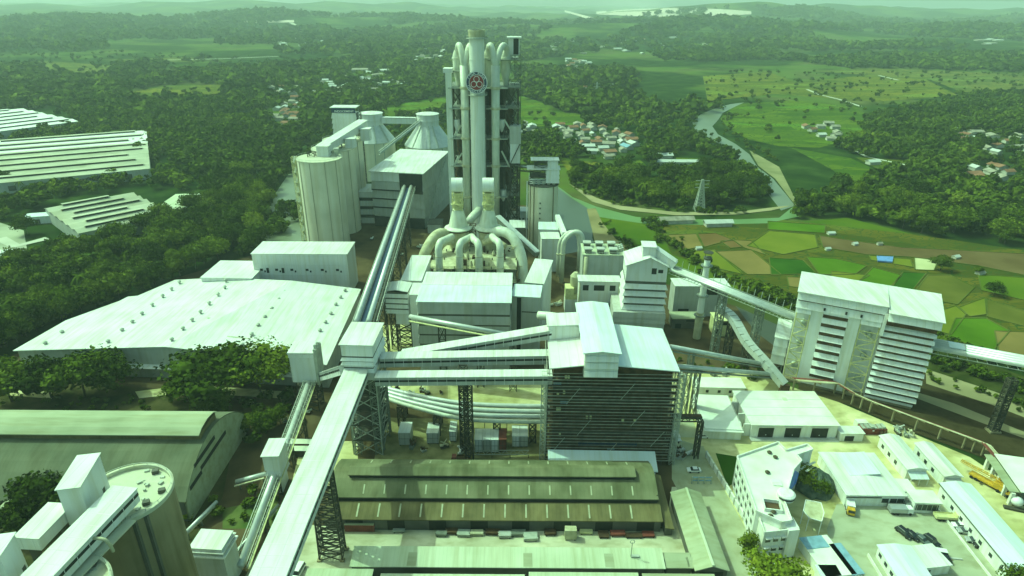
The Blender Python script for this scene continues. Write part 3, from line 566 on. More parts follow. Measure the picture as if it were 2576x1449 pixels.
zone([(1310,135),(1770,128),(1770,255),(1860,262),(1760,285),(1740,300),(1480,300),(1430,285),(1310,244)],.0042,11,20,'tree in the far green belt behind the preheater tower','trees in the far belt',.03,(.1,.9),far=True)
zone([(560,262),(830,210),(1130,180),(1130,240),(960,272),(850,330),(760,330),(700,330)],.0055,10,17,'tree in the belt behind the domed silos','trees behind the domed silos',.05,(.1,.9),far=True)
zone([(-20,170),(300,170),(420,215),(310,232),(345,258),(560,250),(500,262),(390,310),(130,286),(-20,290)],.0045,10,18,'tree in the hazy belt at the far left','trees in the far left belt',.03,(.15,.9),far=True)
zone([(420,150),(1130,135),(1130,182),(830,212),(560,262),(565,212),(420,215),(300,170)],.0030,11,20,'tree in the hazy belt at the far left','trees in the far left belt',.0,(.15,.9),far=True)
zone([(1770,125),(1930,130),(2040,150),(2620,140),(2620,185),(2200,172),(2030,178),(1930,180),(1770,192)],.0030,12,20,'tree in the hazy belt at the far right','trees in the far right belt',.0,(.1,.8),far=True)
zone([(1950,368),(2060,374),(2160,345),(2190,296),(2330,268),(2410,242),(2620,225),(2620,255),(2330,275),(2190,305),(2100,372),(2050,385)],.004,8,14,'tree in the scattered groves above the right slope','trees in the groves above the right slope',.05,(.1,.8))
zone([(0,100),(2576,100),(2750,128),(-150,150)],.0011,14,26,'tree in the hazy plain at the horizon','trees of the hazy plain',0,(0,.9),far=True,cap=7000)
zone([(-100,62),(2676,62),(2700,100),(-120,100)],.00045,20,34,'tree in the hazy plain at the horizon','trees of the hazy plain',0,(0,.8),far=True,cap=7000)
zone([(-20,262),(560,250),(830,300),(760,420),(480,430),(300,420),(-20,470)],.0075,9,15,'tree in the broad wood behind the long factory sheds','trees behind the factory sheds',.05,(.1,.9))
zone([(830,290),(1130,240),(1310,260),(1310,420),(760,440)],.006,9,15,'tree in the belt behind the domed silos','trees behind the domed silos',.05,(.1,.9))
zone([(1300,240),(1480,285),(1760,260),(1760,180),(1310,140)],.003,9,15,'tree in the far green belt behind the preheater tower','trees in the far belt',.03,(.1,.9),far=True)
zone([(1770,180),(2620,185),(2600,225),(2330,270),(2190,300),(2060,374),(1880,350),(1812,298),(1780,254)],.0009,4,9,'small tree among the bright terraces','trees among the terraces',.2,(.1,.7),excl=False)
zone([(-20,120),(760,150),(760,330),(300,330),(-20,290)],.0008,5,11,'tree in the hazy belt at the far left','trees in the far left belt',.1,(.1,.7),excl=False)
zone([(950,270),(1130,236),(1480,285),(1480,315),(1000,300)],.0008,4,8,'small tree among the terraces behind the tower','trees among the terraces behind the tower',.2,(.1,.7),excl=False)
def shrubrow(px,n,h0,h1,jit,label,group,tint=(.2,.9)):
    q=[P(x,y,0) for x,y in px]; g=np.random.RandomState(n)
    for i in range(n):
        f=g.rand()*(len(q)-1); k=int(f); p=q[k]+(q[k+1]-q[k])*(f-k); x,y=p[0]+g.normal()*jit,p[1]+g.normal()*jit; h=g.uniform(h0,h1)
        IND.append((h/np.hypot(np.hypot(x,y),H),x,y,h,int(g.randint(4)),label,group,tint[0]+(tint[1]-tint[0])*g.rand(),False))
shrubrow([(1640,556),(1660,590),(1720,640),(1800,690),(1900,740),(1985,775)],90,2.5,6,3,'bush in the hedge line along the upper edge of the meadow strip','bushes along the meadow strip')
shrubrow([(1520,560),(1560,610),(1620,640)],30,2,5,3,'bush on the earth bank beside the river','bushes on the river bank')
shrubrow([(1900,735),(1930,745),(1990,770)],22,5,9,4,'bush in the thicket left of the louvred mill tower','bushes beside the louvred mill')
shrubrow([(2350,850),(2420,880),(2500,905),(2600,930)],60,2.5,5.5,3,'bush in the thicket behind the four-tube conveyor','bushes behind the conveyor')
shrubrow([(1836,300),(1830,330),(1890,370),(1960,410)],40,3,7,5,'bush on the bank of the winding river','bushes on the winding river bank')
shrubrow([(1742,300),(1790,352),(1850,402),(1905,452),(1940,500)],40,4,9,4,'bush on the near bank of the winding river','bushes on the near river bank')
shrubrow([(1440,462),(1500,496),(1600,520),(1750,536),(1900,532)],40,3,7,3,'bush on the far edge of the green river bend','bushes on the river bend')
shrubrow([(2320,895),(2450,935),(2620,1000)],60,2.5,5,3,'dark bush in the scrub right below the four-tube conveyor','scrub below the conveyor',(0,.6))
shrubrow([(2330,950),(2450,985),(2620,1040)],20,1.5,3.5,2,'bush under the four-tube conveyor','bushes under the conveyor')
shrubrow([(1560,905),(1800,930),(1900,950)],28,1.5,4,3,'bush on the rough ground beside the pipe conveyors','bushes beside the pipe conveyors')
shrubrow([(700,590),(690,560),(735,530),(760,560)],22,8,13,4,'tree in the dark clump at the foot of the cement silos','trees at the foot of the cement silos',(0,.4))
shrubrow([(610,1115),(650,1075),(700,1040),(715,1000)],16,4,9,5,'dark bush in the thicket left of the lattice pipe conveyor','bushes left of the lattice pipe conveyor',(0,.6))
shrubrow([(520,1290),(600,1300),(660,1250),(640,1330)],22,1.5,4,4,'low bush on the rough grass right of the arched hall','bushes right of the arched hall',(.2,.9))
shrubrow([(20,1010),(140,1015),(260,1012),(400,1015)],30,1.2,3,2.5,'low reddish-green shrub under the tree belt by the arched hall','shrubs under the tree belt',(.3,1))
# hero trees with a place of their own
for px,h,k,sx,lab in [((30,1010),14,1,1,'spreading dark tree at the left end of the belt before the white storage hall'),((130,1000),13,3,1,'tall tree second from the left in the belt before the white storage hall'),((215,1000),14,1,1.05,'broad tree in the middle of the belt before the white storage hall'),((290,985),12,3,1,'rounded tree at the right end of the belt before the white storage hall'),
 ((470,1010),9,0,1.1,'low bright bush-like tree between the belt and the spreading tree'),((560,1015),15,4,1.25,'wide spreading tree before the gable wall of the storage hall'),((655,985),13,4,1.1,'spreading tree beside the small grey transfer house'),((440,1005),8,2,1.1,'small bright tree on the lane before the storage hall'),
 ((550,1050),11,1,1.0,'tree leaning over the right end of the brown arched shed'),((140,1290),15,1,1.1,'large dark tree behind the old silo and brown shed'),((75,1330),12,3,1.1,'dark tree beside the small hut at the left edge'),((235,1250),12,0,1.1,'leafy tree between the brown shed and the silo headhouse'),
 ((1880,1395),7,2,1.1,'small tree at the front corner of the white office building'),((1950,1500),11,1,1.25,'bright green tree at the bottom edge below the office building'),((2560,1490),8,3,1.2,'dark round tree in the bottom right corner'),((2010,1215),8,1,1.1,'tree in the courtyard of the white office building'),((2060,1245),6,3,1.1,'dark bushy tree beside the courtyard canopy'),
 ((2365,680),9,1,1.1,'lone round tree among the rice paddies'),((2500,745),8,3,1.1,'lone tree at the right edge of the rice paddies'),((2458,690),5,0,1.0,'small tree above the pale threshing ground'),((85,500),11,0,1,'tree at the near corner of the second long factory shed'),((165,660),12,1,1,'tree at the end of the estate yard on the left'),((70,590),13,3,1,'dark tree on the estate yard at the left edge'),((5,470),15,2,1,'dark tree cut by the left edge beside the long factory shed')]:
    p=P(*px,0); big='belt' in lab or 'spreading' in lab; tree(p[0],p[1],h*(1.32 if big else 1),k,lab,None,sx=sx*(1.12 if big else 1))
IND.sort(key=lambda a:-a[0])
def onscreen(t):
    x,y=proj((t[1],t[2],t[3]*.6)); return -20<x<2600 and 0<y<1470
ind=[];rest=[]
PLANT=[P(x,y,0)[:2] for x,y in ((690,640),(760,420),(1410,420),(1500,640),(1000,900),(640,720))]
for t in IND:
    if len(ind)<255 and not t[8] and onscreen(t): ind.append(t)
    else: rest.append(t)
for a,x,y,h,k,lab,grp,tt,far in ind: tree(x,y,h,k,lab,grp,sx=rnd.uniform(.85,1.15),cat='bush' if h<6 and 'bush' in lab else 'tree')
Vs=[];Fs=[];Ts=[];off=0; g=np.random.RandomState(5)
for a,x,y,h,k,lab,grp,tt,far in rest:
    v,f=(LO2[g.randint(5)] if far else (LO[6] if k=='palm' else LO[g.randint(6)]))
    r=g.rand()*6.28; c,s=math.cos(r),math.sin(r); w=h*g.uniform(.85,1.25)*(1.3 if far else 1)
    q=np.empty_like(v); q[:,0]=(v[:,0]*c-v[:,1]*s)*w+x; q[:,1]=(v[:,0]*s+v[:,1]*c)*w+y; q[:,2]=v[:,2]*h+float(terr(x,y))-.1-h*.1
    Vs.append(q); Fs.append(f+off); off+=len(v); Ts.append(np.full(len(v),tt))
o=bpy.data.objects.new('forest',quickmesh('forest',np.concatenate(Vs),np.concatenate(Fs),LEAFM,np.concatenate(Ts))); COL.objects.link(o); o['kind']='stuff'; tag(o,'dense green woods and hedges spread over the plain and slopes','forest')
print('trees',len(ind),len(rest),off)
# ================================================================ PLANT
def lift(p,dx=0,dy=0,dz=0): return V3(p)+np.array([dx,dy,dz])
# ---- raw material storage hall
def storage_hall():
    zr,ze=15.0,11.0
    left=[P(x,y,ze) for x,y in ((32,882),(165,806),(300,757),(322,746),(346,744),(440,704),(478,702),(560,698))]
    fr=P(822,918,ze); br=P(908,727,ze); fa=P(415,872,zr); ba=P(735,706,zr)
    t=thing('storage_hall','vast low white-roofed storage hall with a grey gable front and stepped left edge','storage hall',((fa+ba)/2)*[1,1,0])
    def roof(b):
        b.slab([left[0],fa,ba,left[7]]+left[6:0:-1],.35)
        b.slab([fa+[.004,0,0],fr,br,ba+[.004,0,0]],.35)
    hallroof=part('roof',t,'whiteroof',roof)
    i=lambda p,z=0:np.array([p[0],p[1],z])
    lf=i(left[0]+[1.2,.8,0]); rf=i(fr+[-1,.8,0]); ff=i(fa+[0,.8,0])
    def wall(b):
        for a,c,za,zc in ((lf,ff,ze-.4,zr-.4),(ff,rf,zr-.4,ze-.4)):
            b.hexa([a,c,c+[0,.4,0],a+[0,.4,0]],[a+[0,0,za],c+[0,0,zc],c+[0,.4,zc],a+[0,.4,za]])
        rb=i(br+[-1,0,0]); b.hexa([rf,rf+[.4,.4,0],rb+[.4,0,0],rb],[rf+[0,0,ze-.4],rf+[.4,.4,ze-.4],rb+[.4,0,ze-.4],rb+[0,0,ze-.4]])
    part('wall',t,'greywall',wall)
    m=ff*[1,1,0]
    def ledge(b):
        for a,c in ((lf+(ff-lf)*.45,ff),(ff,rf)):
            b.hexa([a+[0,-2.2,5.2],c+[0,-2.2,5.2],c+[0,-.01,5.8],a+[0,-.01,5.8]],[a+[0,-2.2,5.4],c+[0,-2.2,5.4],c+[0,-.01,6.1],a+[0,-.01,6.1]])
    part('canopy',t,'wall',ledge)
    def zat(x,y):   # roof height under a point
        p0,p1=(fa,ba); s=(x-(p0[0]+(p1[0]-p0[0])*(y-p0[1])/(p1[1]-p0[1])))
        return None
    def onroof(px,py,right):
        tri=(fa,fr,br) if right else (left[0],fa,ba)
        n=np.cross(tri[1]-tri[0],tri[2]-tri[0]); d=ray(px,py); o=np.array([0,0,H]); k=((tri[0]-o)@n)/(d@n); return o+d*k
    vents=[(452,712),(568,708),(432,729),(566,725),(410,747),(549,743),(384,769),(527,765),(358,791),(505,787),(334,812),(484,807),(308,833),(461,829),(273,862),(433,857),(157,838),(115,866)]
    vr=[(730,720),(868,733),(717,737),(857,750),(702,756),(845,768),(684,779),(833,791),(667,800),(819,813),(650,821),(805,834),(634,844),(611,871)]
    def vent(p):
        b=MB(); b.lathe(p[0],p[1],[(.5,p[2]-.2),(.5,p[2]+.5),(.85,p[2]+.6),(.85,p[2]+1.1),(.35,p[2]+1.5)],10); b.obj('roof_vent','lsteel',hallroof,40)
    for q in vents: vent(onroof(*q,False))
    for q in vr: vent(onroof(*q,True))
    sk=MB()
    for (x,y) in ((700,717),(800,724),(615,714),(690,736),(780,743),(600,732),(680,760),(765,768),(590,752),(660,784),(745,792),(570,778),(650,808),(735,816),(550,802),(630,832),(700,842),(520,827),(600,848)):
        r=x>690 or (x-415)/(735-415)>(872-y)/(872-706)
        a,c=onroof(x-28,y-2,True),onroof(x+32,y+4,True)
        if r: n=np.array([0,.55,0]); sk.slab([a-n+[0,0,.03],c-n+[0,0,.03],c+n+[0,0,.03],a+n+[0,0,.03]],.02)
    sk.obj('skylight','trans',hallroof)
    F=frp((505,697),(633,699),(560,655),14); bld('annex_shed','low white flat-roofed annex on the back left corner of the storage hall','shed',F,13.6,'flat',wm='wall',rm='whiteroof',ov=.3)
    F=frp((632,637),(872,638),(667,607),23)
    t=bld('long_hall','long white hall standing behind the storage hall with six dark vents in a row','hall',F,22.6,'flat',wm='white',rm='whiteroof',ov=.4)
    for k in range(6):
        def w(b,k=k):
            u=3+k*F.L/6.2; fbox(b,F,'front',u,u+1.5,13.4,14.6); fbox(b,F,'front',u+2.1,u+2.9,12.6,13.6)
            if k<2: fbox(b,F,'front',u+3.3,u+4.6,12.2,15)
        part('vent_opening',t,'black',w)
    part('cladding_band',t,'wall',lambda b:[fbox(b,F,'front',0,F.L,z,z+.25,0.002,.12) for z in (11,16.5)])
storage_hall()
# ---- cement silos
def silo_group():
    c0=(P(748,398,54)+P(858,398,54))/2; r=np.linalg.norm(P(858,398,54)-P(748,398,54))/2
    names=[('foremost round cement silo with a ladder tower and pale deck on top',0,0),('second cement silo in the row, half hidden behind the foremost one',1,27.5),('rearmost cement silo of the row beside the sign-topped headhouse',.5,55)]
    for k,(lab,dx,dy) in enumerate(names):
        cx,cy=c0[0]+dx,c0[1]+dy; top=54
        t=thing('cement_silo',lab,'silo',(cx,cy,0),'cement silos in a row')
        part('shell',t,'conc',lambda b:b.lathe(cx,cy,[(r,0),(r,top)],48),30)
        dk_=part('deck',t,'deck',lambda b:b.lathe(cx,cy,[(r+.5,top+.004),(r+.5,top+.5)],48),30)
        def ribs(b):
            for a in (-100,-62,-135,-30,-160):
                a=R(a); b.bar((cx+math.cos(a)*(r+.05),cy+math.sin(a)*(r+.05),0),(cx+math.cos(a)*(r+.05),cy+math.sin(a)*(r+.05),top-.1),.4)
        part('pilaster',t,'pilaster',ribs)
        def rail(b):
            n=30; q=[(cx+math.cos(i*2*math.pi/n)*(r+.3),cy+math.sin(i*2*math.pi/n)*(r+.3),top+.5) for i in range(n)]
            for i in range(n): b.bar(q[i],lift(q[i],0,0,1.1),.1); b.bar(lift(q[i],0,0,1.1),lift(q[(i+1)%n],0,0,1.1),.1)
        part('railing',dk_,'lsteel',rail)
    cx,cy=c0[0],c0[1]
    t=thing('stair_tower','zigzag steel stair tower climbing the left side of the foremost cement silo','stair tower',(cx-r-1.6,cy,0))
    def st(b):
        b.trestle(cx-r-1.8,cy-1,2.6,3.4,0,55,18,.16)
    part('frame',t,'paleyellow',st)
    def fl(b):
        for k in range(18): z=k*55/18; s=1 if k%2 else -1; b.bar((cx-r-1.8,cy-1-1.5*s,z),(cx-r-1.8,cy-1+1.5*s,z+55/18),1.0,.18)
    part('stair_flight',t,'lsteel',fl)
    # roof houses and gallery on the silos
    t=thing('silo_top_house','stack of small white louvred boxes on the deck of the foremost silo','filter house',(cx+4,cy+3,54.5))
    F=frw(cx-1.5,cy+2,6.5,6)
    part('wall',t,'white',lambda b:tiers(b,F,0,6.5,0,6,54.51,60.5,3,.35)); part('roof',t,'whiteroof',lambda b:b.box(F,-.8,7.3,-.8,6.8,60.5,60.8))
    part('support_frame',t,'dsteel',lambda b:b.trestle(cx-5,cy+2.5,4,4,54.51,57,1,.25)); part('hopper',t,'lsteel',lambda b:b.lathe(cx+9.3,cy+5,[(.8,54.51),(1.8,57),(1.8,59)],12),40)
    g0=np.array([cx+1,cy+9,58.0]); g1=np.array([cx+13,cy+66,63.0])
    t=thing('silo_roof_gallery','white covered gallery running back over the tops of the cement silos','gallery',(g0+g1)/2*[1,1,0]+[0,0,54])
    def gal(b): b.bar(g0,g1,6,4.5)
    part('casing',t,'white',gal); part('roof',t,'whiteroof',lambda b:b.bar(g0+[0,0,2.5],g1+[0,0,2.5],7,.4))
    for f in (.05,.3,.55,.8,.98): p=g0+(g1-g0)*f; part('trestle',t,'steel',lambda b:b.trestle(p[0],p[1],5,2,54.51,p[2]-2.3,1,.3))
    for k,(f,lab) in enumerate(((.32,'white louvred filter box right of the silo roof gallery near its front end'),(.72,'white stacked filter box right of the silo roof gallery at its far end'))):
        p=g0+(g1-g0)*f+[5.5,0,0]; F=frw(p[0]-1,p[1],5.5,6); t=thing('filter_box',lab,'filter house',(p[0]+3,p[1]+3,54.5))
        part('wall',t,'wall',lambda b:tiers(b,F,0,5.5,0,6,54.51,60+k*2,3,.3)); part('roof',t,'whiteroof',lambda b:b.box(F,-.7,6.2,-.7,6.7,60+k*2,60.3+k*2))
    a=PY(837,315,452); c=PY(897,315,452); ztop=PY(837,270,452)[2]; F=Fr(a,c-a,c[0]-a[0],11)
    t=thing('headhouse','tall white louvred headhouse with a dark lettered sign board along its top','tower',F.pt(F.L/2,5,0))
    zb=ztop-4
    part('wall',t,'wall',lambda b:(b.box(F,0,F.L,0,11,0,zb-14),tiers(b,F,.3,F.L-.3,.3,10.7,zb-14,zb,4,.7)))
    part('roof',t,'whiteroof',lambda b:b.box(F,-.8,F.L+.8,-.5,11.5,ztop-.4,ztop)); sb_=part('sign_board',t,'navy',lambda b:b.box(F,0,F.L,-.2,.2,zb+.3,ztop-.5))
    part('roof_post',t,'steel',lambda b:[b.bar(F.pt(u,10.5,zb-.01),F.pt(u,10.5,ztop-.4),.3) for u in (.3,F.L/2,F.L-.3)])
    lettering(sb_,'INDOCEMENT',F.pt(F.L*.13,-.25,zb+.75),F.u,np.array([0,0,1.0]),1.9,F.L*.8)
    part('stair_frame',t,'dsteel',lambda b:b.trestle(F.pt(F.L+1.6,3,0)[0],F.pt(0,3,0)[1],2.6,3,0,zb,18,.22))
def textmesh(s,size):
    c=bpy.data.curves.new('lettering','FONT'); c.body=s; c.size=size; c.extrude=.03; c.offset=.012*size; o=bpy.data.objects.new('lettering',c); COL.objects.link(o)
    bpy.context.view_layer.update(); e=o.evaluated_get(bpy.context.evaluated_depsgraph_get()); me=e.to_mesh()
    v=np.array([tuple(x.co) for x in me.vertices]); f=[tuple(p.vertices) for p in me.polygons]; e.to_mesh_clear(); bpy.data.objects.remove(o); bpy.data.curves.remove(c); return v,f
def lettering(t,s,org,ux,uy,size,width):
    v,f=textmesh(s,size); k=width/(v[:,0].max()-v[:,0].min()); n=np.cross(ux,uy)
    b=MB(); b.add([org+ux*p[0]*k+uy*p[1]+n*p[2] for p in v],f); b.obj('lettering','white_paint',t)
silo_group()
# ---- domed clinker silos
def dome(pcx,Y,r,yd,ye,lab,ribs0):
    X=PY(pcx,ye,Y)[0]; ze=PY(pcx,ye,Y)[2]; zd=PY(pcx,yd,Y)[2]; rd=PY(pcx+25,yd,Y)[0]-X
    t=thing('clinker_silo',lab,'silo',(X,Y,0),'cone-roofed clinker silos')
    part('shell',t,'conc',lambda b:b.lathe(X,Y,[(r,0),(r,ze)],48),30)
    part('cone_roof',t,'galv',lambda b:b.lathe(X,Y,[(r+.6,ze+.004),(r+.6,ze+.4),(rd,zd)],24),10)
    dr_=part('drum',t,'wall',lambda b:b.lathe(X,Y,[(rd,zd-.4),(rd,zd+4),(rd+.4,zd+4.2),(rd+.4,zd+4.8),(rd,zd+5),(rd,zd+9.2)],32),30)
    part('drum_roof',dr_,'whiteroof',lambda b:b.lathe(X,Y,[(rd+.6,zd+9.204),(rd+.6,zd+9.6),(.2,zd+11)],32),30)
    def rb(b):
        for a in ribs0: a=R(a); d=np.array([math.cos(a),math.sin(a),0]); b.bar(np.array([X,Y,zd+.5])+d*rd,np.array([X,Y,ze+.8])+d*(r+.3),1.1,.6)
        for a in (-140,-115,-75,-50): a=R(a); b.bar((X+math.cos(a)*(r+.1),Y+math.sin(a)*(r+.1),0),(X+math.cos(a)*(r+.1),Y+math.sin(a)*(r+.1),ze-.2),.6)
    part('rib',t,'lsteel',rb); return np.array([X,Y,zd+5]),rd
d1,rd=dome(938,545,18.5,313,352,'left cone-roofed clinker silo with a white drum on top',(-70,-105,-35)); d2,_=dome(1079,545,20,315,363,'right cone-roofed clinker silo partly behind the preheater tower',(-125,-80,-60))
t=thing('bridge_gallery','pale covered bridge linking the drums of the two cone-roofed silos','gallery',(d1+d2)/2*[1,1,0]); part('casing',t,'wall',lambda b:b.bar(d1+[rd,-3,-1],d2+[-rd,-3,-1],4,4.6)); part('roof',t,'whiteroof',lambda b:b.bar(d1+[rd,-3,1.6],d2+[-rd,-3,1.6],4.8,.4))
t=thing('clinker_conveyor','steep truss conveyor rising from the left to the right domed silo drum','conveyor',d2*[1,1,0]); a=d2+[-5,-6,0]; c=np.array([d2[0]-34,500,30.0]); part('truss',t,'lsteel',lambda b:[b.bar(a+[0,0,s],c+[0,0,s],.5) for s in (-1.5,1.5)]+[b.bar(a+(c-a)*k/10+[0,0,-1.5],a+(c-a)*(k+1)/10+[0,0,1.5],.3) for k in range(10)]); part('casing',t,'galv',lambda b:b.bar(a+[.9,0,0],c+[.9,0,0],1.2,1.6))
# ---- additive building with the pipe conveyors
def additive():
    F=frp((930,430),(1063,437),(1000,350),38); F.D=62
    t=thing('additive_building','tall grey building with white sloping roof and dark opening for the twin pipe conveyors','building',F.pt(F.L/2,F.D/2,0))
    part('wall',t,'greywall',lambda b:(b.box(F,.6,F.L-.6,1,F.D,0,37.5),[b.taper(F,.5,F.L-.5,.9,F.D-1,z,z+5.2,.7) for z in (8,14,20,26)]))
    part('upper_band',t,'wall',lambda b:b.box(F,.3,F.L*.55,.3,1.2,31.5,37.4))
    part('roof',t,'whiteroof',lambda b:b.slab([F.pt(-.8,-1,38.2),F.pt(F.L+.8,-1,38.2),F.pt(F.L+.8,F.D,39.6),F.pt(-.8,F.D,39.6)],.5))
    part('belt_opening',t,'black',lambda b:b.box(F,F.L*.55,F.L-.7,.2,.98,24,37.3))
    part('louvre',t,'steel',lambda b:[fbox(b,F,'right',4+k*9,8+k*9,12+j*7,13+j*7,-.7,-.5) for k in range(6) for j in range(3)])
    part('dark_band',t,'black',lambda b:[b.box(F,.2,F.L*.62,-.05,.85,z,z+.7) for z in (25.2,19.2,13.2)]+[b.box(F,.4,F.L-.4,.3,.95,0,7)])
    part('stair',t,'lsteel',lambda b:[b.bar(F.pt(F.L+1.2,4,2),F.pt(F.L+1.2,24,24),1.1,.4),b.bar(F.pt(F.L+1.2,30,24),F.pt(F.L+1.2,52,38),1.1,.4)])
    F2=frw(F.o[0]+F.L+2,F.o[1]-14,9,12); bld('pump_hut','small dark flat hut at the foot of the grey additive building','hut',F2,6,'flat',wm='greywall',rm='dim',ov=.3)
    F3=frw(F.o[0]-10,F.o[1]+6,9,20); t3=bld('link_building','narrow pale stepped building between the cement silos and the additive building','building',F3,22,'flat',wm='wall',rm='whiteroof',ov=.4); part('dark_band',t3,'black',lambda b:[fbox(b,F3,'front',0,9,z,z+2.2) for z in (4,10,16)])
    # twin conveyor
    a=PY(1026,468,405); c=PY(912,808,199); 
    t=thing('twin_pipe_conveyor','long straight pair of grey pipe conveyors climbing to the dark opening of the additive building','conveyor',(a+c)/2*[1,1,0])
    d=(c-a); d2=d/np.linalg.norm(d); s=np.array([-d2[1],d2[0],0]); s/=np.linalg.norm(s)
    if s[0]<0: s=-s
    for o_,nm in ((-2.2,'left'),(2.2,'right')): part('pipe_belt',t,'galv',lambda b:b.tube([a+s*o_,c+s*o_],.95,14),True)
    part('return_pipe',t,'dim',lambda b:b.tube([a+s*3.9+[0,0,-.6],c+s*3.9+[0,0,-.6]],.55,10),True)
    part('walkway',t,'navy',lambda b:b.bar(a+[0,0,-1.1],c+[0,0,-1.1],2.6,.15))
    part('truss',t,'lsteel',lambda b:[b.bar(a+s*o_+[0,0,z],c+s*o_+[0,0,z],.22) for o_ in (-3.6,4.9,-1.1,1.1) for z in ((-2,-.2) if abs(o_)>2 else (-.4,))]+[b.bar(a+d*k/40+s*-3.6+[0,0,-2],a+d*k/40+s*4.9+[0,0,-2],.2) for k in range(41)])
    for f in (.16,.32,.48,.64,.8): p=a+d*f; part('trestle',t,'dsteel',lambda b:b.trestle(p[0],p[1],5,3.5,0,p[2]-2.2,max(2,int(p[2]/6)),.3))
additive()
# ---- transfer towers and galleries
def gallery(name,lab,a,c,w,h,group=None,wm='greywall',rm='whiteroof',trs=()):
    a,c=V3(a),V3(c); t=thing(name,lab,'conveyor',(a+c)/2*[1,1,0],group)
    cs_=part('casing',t,wm,lambda b:b.bar(a+[0,0,-h/2],c+[0,0,-h/2],w,h))
    d=c-a; d/=np.linalg.norm(d); s=np.array([-d[1],d[0],0]); s/=np.linalg.norm(s)
    part('roof',t,rm,lambda b:b.hexa([a+s*(w/2+.3),a-s*(w/2+.3),c-s*(w/2+.3),c+s*(w/2+.3)],[a+s*(w/2+.3)+[0,0,.25],a-s*(w/2+.3)+[0,0,.25],c-s*(w/2+.3)+[0,0,.25],c+s*(w/2+.3)+[0,0,.25]]))
    part('window_strip',cs_,'black',lambda b:[b.bar(a+s*k*(w/2+.03)+[0,0,-h*.42],c+s*k*(w/2+.03)+[0,0,-h*.42],.05,h*.22) for k in (-1,1)])
    L_=np.linalg.norm(c-a); part('roof_seam',t,'wall',lambda b:[b.bar(a+d*k+s*(w/2+.31)+[0,0,.2],a+d*k-s*(w/2+.31)+[0,0,.2],.14,.14) for k in np.arange(1.5,L_,3.0)]); part('wall_seam',t,'wall',lambda b:[b.bar(a+d*k+s*(w/2+.02)*q+[0,0,-h*.05],a+d*k+s*(w/2+.02)*q+[0,0,-h*.98],.12) for k in np.arange(1.5,L_,3.0) for q in (-1,1)])
    for f,n,ww in trs: p=a+(c-a)*f; part('trestle',t,'dsteel',lambda b:b.trestle(p[0],p[1],ww,ww*.8,0,p[2]-h-.1,n,.3))
    return t
